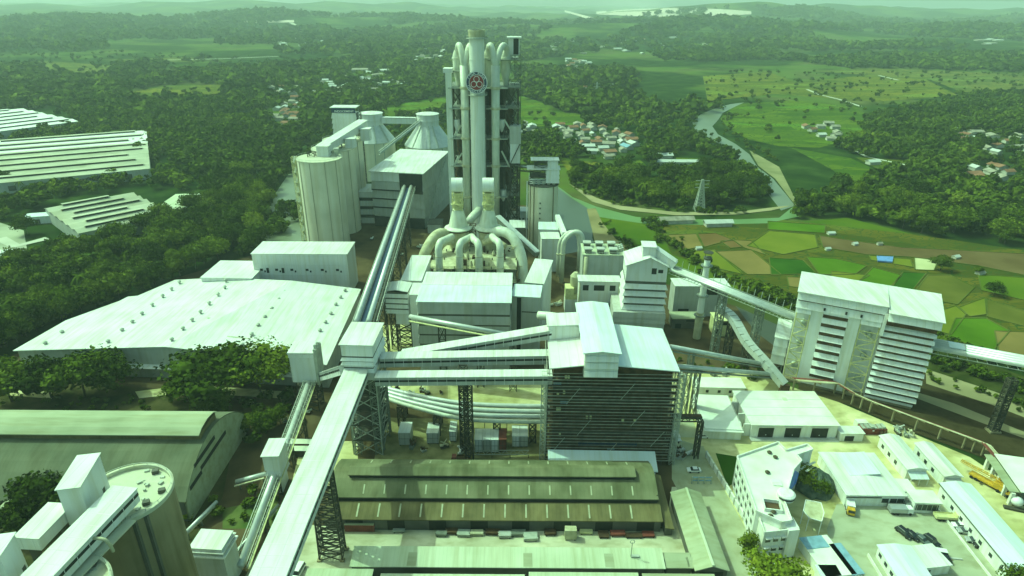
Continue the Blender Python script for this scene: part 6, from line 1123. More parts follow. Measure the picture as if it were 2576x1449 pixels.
# ================================================================ FOREGROUND HALLS
def profile_roof(mb,x0,x1,prof,th=.3):       # prof: list of (Y,z); swept along X
    for i in range(len(prof)-1):
        (a,za),(c,zc)=prof[i],prof[i+1]; mb.hexa([(x0,a,za-th),(x1,a,za-th),(x1,c,zc-th),(x0,c,zc-th)],[(x0,a,za),(x1,a,za),(x1,c,zc),(x0,c,zc)])
def archprof(ya,yb,ze,zr,n=10): return [(ya+(yb-ya)*i/n,ze+(zr-ze)*math.sin(math.pi*i/n)**.8 if 0<i<n else ze) for i in range(n+1)]
def brownhall():
    x0,x1=-53.5,43.4
    t=thing('brown_hall','long brown corrugated shed with three stepped roof tiers in the lower centre','shed',(-5,150,0))
    part('roof',t,'oliveroof',lambda b:profile_roof(b,x0,x1,[(144,7.4),(146.5,8.6),(149.4,9.8),(152,10.4),(154.6,10.2),(157.5,9.3),(160.5,7.9)]))
    lr_=part('lower_roof',t,'brownroof',lambda b:profile_roof(b,x0-.5,x1+.4,[(138.4,4.4),(144.6,6.3)])); rm_=part('ridge_monitor',t,'oliveroof',lambda b:profile_roof(b,x0+5,x1-6,[(149.2,11.2),(151.8,12.1),(154.2,11.3)]))
    part('monitor_wall',rm_,'black',lambda b:b.box(WORLD,x0+5.3,x1-6.3,149.6,153.9,9.6,10.95))
    part('wall',t,'dim',lambda b:(b.box(WORLD,x0+.6,x1-.6,144.4,160,0,7.0),b.box(WORLD,x0+.2,x1,138.9,144.39,0,4.1))); part('end_wall',t,'oliveroof',lambda b:b.box(WORLD,x1-.59,x1-.2,145,159.8,7.02,8.2))
    part('eave_painted_shade',t,'black',lambda b:b.box(WORLD,x0,x1-.3,143.9,144.38,6.0,7.1))  # black strip puts the shade under the upper eave into colour
    part('skylight',lr_,'trans',lambda b:[b.hexa([(x,139.2,4.66),(x+.45,139.2,4.66),(x+.45,143.2,5.9),(x,143.2,5.9)],[(x,139.2,4.72),(x+.45,139.2,4.72),(x+.45,143.2,5.96),(x,143.2,5.96)]) for x in np.arange(x0+9,x1-3,6.1)])
    part('roof_patch',t,'trans',lambda b:[b.hexa([(x,145,7.86+.03),(x+.4,145,7.89),(x+.4,147.6,9.10),(x,147.6,9.10)],[(x,145,7.95),(x+.4,145,7.95),(x+.4,147.6,9.16),(x,147.6,9.16)]) for x in np.arange(x0+10,x1-3,6.1)]+[b.hexa([(x,156.5,9.68),(x+.4,156.5,9.68),(x+.4,159,8.67),(x,159,8.67)],[(x,156.5,9.75),(x+.4,156.5,9.75),(x+.4,159,8.74),(x,159,8.74)]) for x in np.arange(x0+10,x1-3,6.1)])
    part('door',t,'black',lambda b:[b.box(WORLD,x,x+5,138.83,138.88,.05,3.7) for x in np.arange(x0+6,x1-6,12)])
    t=thing('end_lean_to','narrow dark brown lean-to roof closing the right end of the stepped shed','shed',(46,150,0)); part('roof',t,'brownroof',lambda b:b.slab([(x1+.9,137,3.4),(x1+3.4,137,3.0),(x1+3.4,157,5.2),(x1+.9,157,5.8)],.25)); part('wall',t,'dim',lambda b:b.box(WORLD,x1+1,x1+3.1,137.5,156.5,0,2.7))
    # pale roofs below
    def slabroof(name,lab,X0,X1,Y0,Y1,z0,z1,m,wm='dim'):
        t=thing(name,lab,'shed',((X0+X1)/2,(Y0+Y1)/2,0)); part('roof',t,m,lambda b:b.slab([(X0,Y0,z0),(X1,Y0,z0),(X1,Y1,z1),(X0,Y1,z1)],.25)); part('wall',t,wm,lambda b:b.box(WORLD,X0+.4,X1-.4,Y0+.5,Y1-.4,0,z0-.3)); part('roof_patch',t,'greyroof',lambda b:[b.slab([(X0+(X1-X0)*f,Y0+.3,z0+.06+.0),(X0+(X1-X0)*f+2.4,Y0+.3,z0+.06),(X0+(X1-X0)*f+2.4,Y0+(Y1-Y0)*.7,z0+(z1-z0)*.7+.05),(X0+(X1-X0)*f,Y0+(Y1-Y0)*.7,z0+(z1-z0)*.7+.05)],.03) for f in (.18,.55,.81)]); return t
    xa,xb=P(885,1400,5)[0],P(1668,1400,5)[0]
    slabroof('pale_shed','long pale weathered shed roof parallel to the brown stepped shed along the bottom',xa,xb,121.6,127.6,4.6,5.6,'paleroof')
    slabroof('grey_lean_to','small grey corrugated lean-to at the right end of the long pale roof',xb+.3,xb+7.5,122.2,126.8,4.2,4.8,'greyroof')
    slabroof('bottom_shed','pale sheet roof cut by the bottom edge left of the dark gable end',P(1330,1440,5)[0],P(1604,1440,5)[0],112,119.6,4.6,5.4,'paleroof','greywall')
    slabroof('bottom_shed','greenish sheet roof cut by the bottom edge beside the small grey gabled shed',P(1612,1440,4)[0],P(1792,1440,4)[0],111,119.8,4.2,4.9,'greyroof','greywall')
    slabroof('bottom_shed','wide pale roof cut by the bottom edge to the right of the wide white gallery',P(960,1440,5)[0],P(1320,1440,5)[0],111,118.6,4.8,5.6,'paleroof')
    slabroof('bottom_shed','low white flat roof at the bottom edge between the gallery and the long pale roof',P(770,1440,4)[0],P(938,1440,4)[0],112,121.5,3.6,4.0,'paleroof','wall')
    # small gabled shed
    a=P(1691,1240,4.5); c=P(1756,1248,4.5); f=P(1752,1432,4.5); L=c[0]-a[0]; F=Fr((a[0]+.8,f[1]),(1,-.03),L+.6,a[1]-f[1]); F.o[0]=f[0]-.8
    F=Fr((P(1752,1432,4.5)[0],f[1]),(1,.0),8.2,a[1]-f[1]); sk=math.atan2(F.o[0]-a[0],a[1]-f[1]); F=Fr(F.o,(math.cos(sk),math.sin(sk)),8.2,math.hypot(F.o[0]-a[0],a[1]-f[1]))
    t=bld('gabled_shed','narrow grey-green gabled shed beside the wall and concrete road','shed',F,4.2,'gablev',1.7,wm='dim',rm='greyroof',ov=.5); part('gable_gap',t,'black',lambda b:fbox(b,F,'front',1,7.2,.2,3.6)); part('ridge_cap',t,'paleroof',lambda b:b.bar(F.pt(4.1,-.4,6.35),F.pt(4.1,F.D+.4,6.35),.7,.12))
    # big arched hall on the left
    x1=-93.5; x0=-215; t=thing('arched_hall','huge brown barrel-roofed hall with a light ridge monitor at the left edge','hall',(-150,162,0)); pr=archprof(141,184,8,18,14)
    part('roof',t,'archroof',lambda b:profile_roof(b,x0,x1,pr)); part('ridge_monitor',t,'greyroof',lambda b:profile_roof(b,x0,x1-1,[(156.5,19.6),(159,20.7),(163,21.2),(167,20.7),(169,19.6)])); part('monitor_wall',t,'brownroof',lambda b:b.box(WORLD,x0,x1-1.3,157.4,168.4,17.3,19.4))
    gw_=part('gable_wall',t,'greyroof',lambda b:b.add([(x1-.5,y,z-.35) for y,z in pr]+[(x1-.5,184,0),(x1-.5,141,0)]+[(x1-.1,y,z-.35) for y,z in pr]+[(x1-.1,184,0),(x1-.1,141,0)],[tuple(range(len(pr)+2)),tuple(range(2*len(pr)+3,len(pr)+1,-1))]))
    part('gable_window',gw_,'black',lambda b:[b.box(WORLD,x1-.09,x1+.05,ya,yb,z,z+1.3) for ya,yb,z in ((149,163,13.5),(152,170,10.2),(144.5,152,9.0))]); part('wall',t,'dim',lambda b:b.box(WORLD,x0,x1-.6,141.8,183.2,0,7.6))
brownhall()
# ---- old silos at lower left
def oldsilos():
    z=45.0; c=P(317,1247,z); r=8.9; ax=P(277,1139,54)-P(200,1226,54); ax[2]=0; ax/=np.linalg.norm(ax)
    for k,(cx,cy,lab) in enumerate(((c[0],c[1],'old brown concrete silo with a pale debris-strewn rim deck under the white galleries'),(P(133,1505,z)[0],P(133,1505,z)[1],'second old brown silo cut by the bottom left corner'))):
        t=thing('old_silo',lab,'silo',(cx,cy,0),'old brown silos')
        part('shell',t,'conc2',lambda b:b.lathe(cx,cy,[(r,0),(r,z-.01)],56),30); part('deck',t,'deck',lambda b:b.lathe(cx,cy,[(r-.7,z-.9),(r-.7,z+.02)],48),30)
        ri_=part('rim',t,'deck',lambda b:b.lathe(cx,cy,[(r,z),(r+.25,z),(r+.25,z+.9),(r-.35,z+.9),(r-.35,z+.05)],56),30)
        part('rail',ri_,'lsteel',lambda b:[b.bar((cx+math.cos(i*.157)*(r-.1),cy+math.sin(i*.157)*(r-.1),z+.9+h),(cx+math.cos(i*.157+.157)*(r-.1),cy+math.sin(i*.157+.157)*(r-.1),z+.9+h),.09) for i in range(40) for h in (.5,)]+[b.bar((cx+math.cos(i*.314)*(r-.1),cy+math.sin(i*.314)*(r-.1),z+.9),(cx+math.cos(i*.314)*(r-.1),cy+math.sin(i*.314)*(r-.1),z+1.4),.08) for i in range(20)])
        part('pilaster',t,'dim',lambda b:[b.bar((cx+math.cos(R(a))*(r+.1),cy+math.sin(R(a))*(r+.1),0),(cx+math.cos(R(a))*(r+.1),cy+math.sin(R(a))*(r+.1),z-.1),.7) for a in (-38,-52)])
        def junk(b):
            g=random.Random(5+k)
            for _ in range(16):
                a=g.uniform(-1.3,1.6); rr=g.uniform(3.2,7.6); F=frw(cx+rr*math.cos(a),cy+rr*math.sin(a),1,1,g.uniform(0,90)); w=g.uniform(.3,1.0); b.box(F,0,w,0,w*.7,z+.021,z+g.uniform(.15,.6))
        part('hatch',t,'lsteel',junk); part('dark_stain_box',t,'dim',lambda b:[b.box(frw(cx+px,cy+py,1,1,20),0,1.3,0,1.0,z+.022,z+.9) for px,py in ((2.2,6.3),(6.6,.4),(5.2,-3.2))])
    # roof houses
    u=np.array([ax[1],-ax[0],0])
    for qq,z0,z1,lab in ((((142,1233),(200,1226),(218,1146)),45.05,54,'tall plain white box house with a slanted white roof standing on the old silo'),(((-60,1408),(-2,1400),(20,1345)),45.05,54,'white box house at the left edge on the gallery of the second old silo')):
        F=frp(*qq,54); Lw,Dd=F.L,F.D; t=thing('silo_roof_house',lab,'house',F.pt(Lw/2,Dd/2,z0)); part('wall',t,'wall',lambda b:b.box(F,0,Lw,0,Dd,z0,z1-.01)); part('roof',t,'whiteroof',lambda b:b.box(F,-.25,Lw+.25,-.25,Dd+.25,z1,z1+.2)); part('door_frame',t,'lsteel',lambda b:fbox(b,F,'front',Lw-.5,Lw-.3,z0,z0+2.4)); part('window',t,'dim',lambda b:fbox(b,F,'right',Dd*.7,Dd*.7+1,z0+1,z0+2.2))
    a=P(315,1226,50); b_=P(75,1470,50); a[2]=b_[2]=50
    gallery('silo_gallery','long white covered gallery running across the old silo decks to the bottom left corner',a,a+(b_-a)*1.5,5.0,3.2,wm='white')
    o=u*5.6; t=thing('belt_catwalk','pale open catwalk with hoop pipes beside the long white silo gallery','catwalk',(a+b_)/2*[1,1,0]+[0,0,45.5]); p0,p1=P(330,1308,45.9),P(200,1440,45.9); part('deck',t,'deck',lambda b:b.bar(p0,p1+(p1-p0)*.3,2.2,.3)); s=(p1-p0)/np.linalg.norm(p1-p0)
    part('railing',t,'steel',lambda b:[b.bar(p0+(p1-p0)*k/12-u*1.05,p0+(p1-p0)*k/12-u*1.05+[0,0,1.2],.09) for k in range(13)]+[b.bar(p0-u*1.05+[0,0,1.2],p1-u*1.05+[0,0,1.2],.09)])
    m=p0+(p1-p0)*.62-u*2.2; part('hoop_pipe',t,'dustduct',lambda b:b.tube(arc([m+[0,0,-1],m+[0,0,2.4],m+u*1.2+[0,0,3.2],m+u*3.6+[0,0,3.0],m+u*4.4+[0,0,1.6],m+u*4.6+[0,0,-.1]]),.3,10),True)
    t=thing('lower_gallery','lower white sheet roof running beside the plain box house on the old silo','gallery',P(120,1320,44)); q0,q1=P(158,1280,47),P(70,1370,47); part('casing',t,'white',lambda b:b.bar(q0,q1,4.6,2.6)); part('roof',t,'whiteroof',lambda b:b.bar(q0+[0,0,1.45],q1+[0,0,1.45],5.2,.25)); part('support_leg',t,'dim',lambda b:[b.bar(q0+(q1-q0)*f*[1,1,0]+[0,0,-1.31],(q0+(q1-q0)*f)*[1,1,0],1.2) for f in (.1,.9)])
    F=frp((473,1379),(557,1384),(485,1329),14); t=bld('flat_block','pale flat-roofed block with a stepped roof edge beside the old silo','building',F,12.8,'flat',wm='greywall',rm='whiteroof',ov=.4); part('cornice',t,'white',lambda b:b.box(F,-.6,F.L+.6,-.6,F.D+.6,11.4,11.8)); part('roof_box',t,'wall',lambda b:b.box(F,.2,F.L-.2,.2,F.D-.2,13.06,13.8)); part('upper_roof',t,'whiteroof',lambda b:b.box(F,0,F.L,0,F.D,13.81,14.05))
    F=frp((0,1276),(53,1277),(12,1246),8); F.D=6; bld('edge_hut','small grey hut with a pale overhanging roof at the left edge among trees','hut',F,7.6,'hip',1.0,wm='dim',rm='greyroof',ov=.5)
    F=frp((659,1148),(699,1147),(678,1094),15); F.D=8; t=thing('white_hopper_house','white flared hopper house below the spreading tree beside the pipe conveyor','house',F.pt(2,4,0)); part('wall',t,'white',lambda b:(b.box(F,0,F.L,0,F.D,9.5,14.9),tiers(b,F,.4,F.L-.4,.4,F.D-.4,5.5,9.49,2,.5),b.box(F,.8,F.L-.8,.8,F.D-.8,0,5.49))); part('roof',t,'whiteroof',lambda b:b.box(F,-.4,F.L+.4,-.4,F.D+.4,14.91,15.2))
    for k,(q,w,m,lab) in enumerate((((727,1132),10.5,'red','red container with a dirty white top beside the flared hopper house'),((737,1150),8.5,'dsteel','dark container with a white top in front of the red container'),((868,1338),8.5,'red','dark red container with a greenish top at the left end of the stepped shed'))):
        p=P(*q,0); F=frw(p[0],p[1],w,2.6); t=thing('container',lab,'container',F.pt(w/2,1.3,0)); part('body',t,m,lambda b:(b.box(F,0,w,0,2.6,.06,2.6),[b.box(F,i*w/14+.05,i*w/14+.3,-.06,-.001,.2,2.5) for i in range(14)])); part('top',t,'slabroof' if k<2 else 'greyroof',lambda b:b.box(F,-.02,w+.02,-.07,2.62,2.605,2.7)); part('door_bar',t,'lsteel',lambda b:fbox(b,F,'right',.4,2.2,1.2,1.3))
    for a,c,r_,lab in (((594,1212,3),(668,1192,5),.7,'short bright pipe from the rough ground to the flared hopper house'),((462,1345,3),(545,1262,3),.55,'ground-level pipe conveyor slanting left of the flat pale block'),((590,1392,4),(700,1270,2),.4,'thin caged pipe line right of the flat pale block')):
        A,Bq=P(*a),P(*c); t=thing('ground_pipe',lab,'pipe',(A+Bq)/2*[1,1,0]); part('pipe',t,'galv',lambda b:b.tube([A,Bq],r_,12),True); part('rail',t,'dustduct',lambda b:b.bar(A+[0,-1.5,-.4],Bq+[0,-1.5,-.4],.5,.3)); part('support_leg',t,'steel',lambda b:[b.bar(A+(Bq-A)*f,(A+(Bq-A)*f)*[1,1,0],.3) for f in (.1,.5,.9)])
oldsilos()
# ---- containers, stacks, small yard things
def yard():
    for k,(x0,x1,yb,yt,dm,m,lab) in enumerate(((1004,1034,1122,1086,3,'greywall','grey cabin on wheels leftmost in the row behind the brown shed'),(1074,1104,1118,1090,3,'greywall','grey cabin second from left behind the brown shed'),(1131,1148,1112,1086,3,'wall','narrow pale cabin left of the slim lattice mast'),(1194,1214,1140,1104,3,'wall','first grey upright container right of the slim lattice mast'),(1215,1234,1140,1104,3,'greywall','second grey upright container right of the slim lattice mast'),(1235,1254,1140,1104,3,'wall','third grey upright container right of the slim lattice mast'),(1255,1274,1138,1106,3,'red','rust-red upright container at the end of the grey row'),(1288,1307,1126,1098,3,'wall','first of two pale containers beside the scaffolded tower'),(1308,1328,1126,1098,3,'greywall','second of two pale containers beside the scaffolded tower'))):
        a,c=P(x0,yb,0),P(x1,yb,0); h=min(zof((x0+x1)/2,yb,yt),5.5); F=Fr(a,c-a,np.linalg.norm(c-a),6.0); t=thing('yard_container',lab,'container',F.pt(F.L/2,3,0),'cabins and containers behind the brown shed')
        part('body',t,m,lambda b:b.box(F,.03,F.L-.03,0,6,.5,h)); part('top',t,'whiteroof' if m!='red' else 'red',lambda b:b.box(F,-.02,F.L+.02,-.1,6.1,h+.003,h+.15)); part('door_seam',t,'dim',lambda b:[fbox(b,F,'front',F.L*f,F.L*f+.08,.6,h-.1,.002,.05) for f in (.08,.5,.9)]+[fbox(b,F,'front',.1,F.L-.1,h*.55,h*.55+.1,.002,.06)]); part('skid',t,'dsteel',lambda b:[b.box(F,u,u+.5,.2,5.8,.03,.49) for u in (.2,F.L-.7)])
    for x0,x1,y,z,lab in ((1192,1330,1152,3.2,'lattice truss fence lying in front of the upright containers'),(1192,1275,1088,7.5,'lattice truss frame standing behind the upright containers')):
        a,c=P(x0,y,0),P(x1,y,0); t=thing('lattice_truss',lab,'truss',(a+c)/2); n=14; part('chord',t,'lsteel',lambda b:[b.bar(a+[0,0,h],c+[0,0,h],.16) for h in (z-1.8,z)]); part('web',t,'lsteel',lambda b:[b.bar(a+(c-a)*i/n+[0,0,z-1.8 if i%2 else z],a+(c-a)*(i+1)/n+[0,0,z if i%2 else z-1.8],.12) for i in range(n)]); part('post',t,'dsteel',lambda b:[b.bar(a+(c-a)*f,a+(c-a)*f+[0,0,z-1.81],.2) for f in (0,.33,.66,1)])
    # material row in front of the brown shed
    g=random.Random(8)
    row=[(1003,1342,'lsteel','bundle of grey bars'),(1110,1352,'steel','flat pack of grey panels'),(1135,1346,'rust','low heap of rusty plates'),(1165,1352,'lsteel','rack of galvanised channels'),(1200,1350,'dustduct','pallet of pale blocks'),(1240,1348,'rust','small pile of rusty pipes'),(1270,1356,'greywall','grey wrapped pallet'),(1305,1352,'steel','grey machine frame'),(1335,1364,'lsteel','bundle wrapped in grey sheet'),(1385,1350,'rust','first long rusty bar bundle'),(1435,1360,'dustduct','tall slatted crate of pale timbers'),(1475,1346,'paleyellow','wooden crate block'),(1520,1356,'rust','rusty beam stack'),(1555,1352,'red','reddish beam stack'),(1595,1356,'rust','rust-brown plate stack'),(1632,1354,'red','red-brown plate stack at the right end')]
    for x,y,m,lab in row:
        p=P(x,y,0); w,d,h=g.uniform(3.2,5.0),g.uniform(1.6,2.6),g.uniform(.4,.9)
        if 'tall' in lab: h=3.4
        F=frw(p[0]-w/2,p[1],w,d,g.uniform(-4,4)); t=thing('material_stack',lab+' in the row before the brown stepped shed','stack',F.pt(w/2,d/2,0),'stacks before the brown shed')
        n=5; part('load',t,m,lambda b:[b.box(F,g.uniform(0,.3),w-g.uniform(0,.3),d*i/n+.03,d*(i+1)/n-.03,.35+h*j/3,.35+h*(j+1)/3-.05) for i in range(n) for j in range(3)]); part('bearer',t,'dsteel',lambda b:[b.box(F,u,u+.3,0,d,.05,.34) for u in (.4,w-.7)])
    # pile of planks stacked obliquely
    # wall along the road
    a,c=P(1776,1150,0),P(1962,1462,0); t=thing('boundary_wall','long thin pale boundary wall between the concrete road and the white office building','wall',(a+c)/2); part('panel',t,'plaster',lambda b:b.bar(a+[0,0,1.1],c+[0,0,1.1],.3,2.2)); part('coping',t,'slabroof',lambda b:b.bar(a+[0,0,2.28],c+[0,0,2.28],.6,.15)); part('pier',t,'greywall',lambda b:[b.bar(a+(c-a)*k/16,a+(c-a)*k/16+[0,0,2.5],.6) for k in range(17)])
    p=P(1740,1222,0); F=frw(p[0],p[1],6.5,2.2); t=thing('barrier_hut','small light-blue gate frame across the shaded road','gate',F.pt(3,1,0)); part('beam',t,'skyblue',lambda b:(b.box(F,0,6.5,.8,1.1,1.2,1.5),b.box(F,0,6.5,.8,1.1,2.4,2.7))); part('post',t,'lsteel',lambda b:[b.box(F,u,u+.35,.75,1.15,.06,2.9) for u in (0,2,4,6.15)])
    # mast with lamp
    p=P(1587,1400,5.2); t=thing('lamp_mast','thin lamp mast with a round ring head standing on the long pale roof','lamp post',p); part('pole',t,'steel',lambda b:b.bar(p,p+[0,0,5],.14)); part('lamp_head',t,'lsteel',lambda b:b.tube([p+[math.cos(a)*.6,0,5.3+math.sin(a)*.6] for a in np.linspace(0,6.28,11)],.1,6)); part('foot',t,'lsteel',lambda b:b.box(frw(p[0],p[1],1,1),0,2.2,-.4,.4,p[2]+.02,p[2]+.4))
    # pylon
    p=P(1758,530,0); h=zof(1758,530,452); t=thing('power_pylon','tall faint lattice power pylon at the edge of the wood inside the river bend','pylon',p); part('lattice_frame',t,'lsteel',lambda b:b.trestle(p[0],p[1],7,7,0,h,10,.35,1.2,1.2)); part('cross_arm',t,'lsteel',lambda b:[b.bar(p+[-5,0,h*f],p+[5,0,h*f],.35) for f in (.75,.86,.97)])
    p=P(1500,250,0); h=26; t=thing('power_pylon','second faint lattice pylon on the far bright terraces','pylon',p); part('lattice_frame',t,'lsteel',lambda b:b.trestle(p[0],p[1],6,6,0,h,6,.4,1.2,1.2)); part('cross_arm',t,'lsteel',lambda b:[b.bar(p+[-5,0,h*f],p+[5,0,h*f],.4) for f in (.75,.9)])
    p=P(2497,1085,0); t=thing('coal_trestle','leaning dark lattice trestle under the four-tube conveyor at the right','trestle',p); part('lattice_frame',t,'dsteel',lambda b:b.trestle(p[0],p[1],2.6,2.2,0,22,11,.26)); part('foot',t,'conc2',lambda b:b.box(WORLD,p[0]-2,p[0]+2,p[1]-1.6,p[1]+1.6,.04,.7))
    # blue net in the paddies
    q=[P(x,y,0) for x,y in ((2205,648),(2246,650),(2244,663),(2207,660))]; t=thing('blue_net','blue net spread over a seed bed in the rice paddies','net',q[0]); b=MB(); b.prism([(p[0],p[1]) for p in q],.4,1.2); b.obj('sheet','blue',t); part('stake',t,'lsteel',lambda b:[b.bar([p[0],p[1],0],[p[0],p[1],1.6],.15) for p in q])
yard()
def scrap():
    g=random.Random(21)
    for n,px,lab,grp in ((7,[(965,985),(1380,1008)],'small dark machine on the pale yard strip before the grey mill building','machines on the pale yard strip'),(7,[(1580,925),(1880,965)],'heap of scrap steel on the rough ground beside the pipe conveyors','scrap heaps beside the pipe conveyors'),(6,[(1700,1085),(1722,1160)],'stack of scaffold parts at the right foot of the scaffolded tower','scaffold parts beside the scaffolded tower'),(6,[(690,1010),(780,1090)],'heap of rusty parts under the lattice pipe conveyor','rusty parts under the lattice pipe conveyor'),(7,[(930,590),(1080,650)],'rusty machine on the dark ground behind the twin pipe conveyor','rusty machines behind the twin pipe conveyor'),(6,[(1375,700),(1430,820)],'dark machine in the shaded gap right of the mill annex','machines right of the mill annex'),(6,[(2180,1085),(2300,1110)],'scrap pile on the sandy ground behind the white blocks','scrap piles behind the white blocks'),(6,[(1010,1130),(1180,1150)],'crate on the weedy ground between cabins and brown shed','crates before the brown shed')):
        for _ in range(n):
            p=P(g.uniform(px[0][0],px[1][0]),g.uniform(px[0][1],px[1][1]),0); t=thing('machine' if 'machine' in lab else ('crate' if 'crate' in lab else 'scrap_heap'),lab,'machine' if 'machine' in lab else ('crate' if 'crate' in lab else 'scrap'),p,grp)
            F=frw(p[0],p[1],1,1,g.uniform(0,90)); w,d,h=g.uniform(1.4,3),g.uniform(1,2),g.uniform(.8,2)
            part('base',t,g.choice(('rust','steel','dsteel','greywall')),lambda b:b.box(F,0,w,0,d,.06,h*.6)); part('load',t,g.choice(('rust','lsteel','dustduct','wall')),lambda b:[b.bar(F.pt(g.uniform(0,w),g.uniform(0,d),h*.62),F.pt(g.uniform(-.6,w+.6),g.uniform(-.4,d+.4),h*.62+g.uniform(.2,h)),g.uniform(.2,.6)) for _ in range(5)])
scrap()
# ---- left-hand factory sheds
def factories():
    for k,(fl,fr,br,n,rm,lab) in enumerate((((-130,347),(197,305),(133,264),6,'factroofw','farthest long white factory shed with ribbed roof at the left edge'),((-140,474),(378,424),(292,333),8,'factroof','large pale factory shed with many parallel roof ribs, middle of the three at the left'),((196,588),(432,538),(338,483),6,'factroof','nearest pale factory shed with dark roof ribs beside the wood'))):
        z=9; a,c,d=P(*fl,z),P(*fr,z),P(*br,z); u=(c-a); F=Fr(a,u,np.linalg.norm(u[:2])); F.D=abs((d-c)@F.n); t=thing('factory_shed',lab,'factory',F.pt(F.L/2,F.D/2,0),'long factory sheds at the left')
        part('wall',t,'greywall',lambda b:b.box(F,.5,F.L-.5,.5,F.D-.5,0,8.6)); w=F.D/n
        for i in range(n):
            v0=i*w
            part('roof_bay',t,rm if (k!=1 or i<5) else 'factroofw',lambda b:(b.slab([F.pt(0,v0+.02,z),F.pt(F.L,v0+.02,z),F.pt(F.L,v0+w*.5,z+1.5),F.pt(0,v0+w*.5,z+1.5)],.25),b.slab([F.pt(0,v0+w*.5+.005,z+1.5),F.pt(F.L,v0+w*.5+.005,z+1.5),F.pt(F.L,v0+w-.02,z),F.pt(0,v0+w-.02,z)],.25)))
            rv_=part('ridge_vent',t,'factroof' if k else 'factroofw',lambda b:(b.box(F,6+4*(i%2),F.L-5-6*(i%3),v0+w*.42,v0+w*.58,z+1.3,z+2.3),b.box(F,5.4+4*(i%2),F.L-4.4-6*(i%3),v0+w*.38,v0+w*.62,z+2.31,z+2.5)))
            part('vent_painted_shadow',rv_,'black',lambda b:b.box(F,6.1+4*(i%2),F.L-5.1-6*(i%3),v0+w*.405,v0+w*.415,z+1.3,z+2.3))  # black strip paints the shadow line along the ridge vent
        part('loading_window',t,'dim',lambda b:[fbox(b,F,'front',u0,u0+5,2,6) for u0 in np.arange(6,F.L-8,16)])
    for q,w,d,deg,lab,rm in (((463,527),18,44,8,'low pale annex roof at the right end of the nearest factory shed','paleroof'),((330,405),20,16,12,'small pale shed at the right end of the middle factory shed','paleroof'),((285,437),26,5,6,'low white porch roof in front of the middle factory shed','whiteroof'),((10,655),12,6,10,'small white canopy on the estate yard at the left edge','whiteroof'),((110,560),16,9,15,'small grey hut beside the nearest factory shed','blueroof')):
        p=P(*q,0); F=frw(p[0]-w/2,p[1]-d/2,w,d,deg); t=bld('estate_shed',lab,'shed',F,5,'gableu',1.0,wm='wall',rm=rm,ov=.4); part('door',t,'dim',lambda b:fbox(b,F,'front',w*.3,w*.5,.1,3.2))
    a,c=P(30,655,0),P(190,640,0); t=thing('site_fence','white rail frame fence on the estate yard at the left','fence',(a+c)/2); part('rail',t,'white',lambda b:[b.bar(a+[0,0,h],c+[0,0,h],.3) for h in (1.2,2.6)]); part('post',t,'white',lambda b:[b.bar(a+(c-a)*k/10,a+(c-a)*k/10+[0,0,2.8],.3) for k in range(11)])
factories()
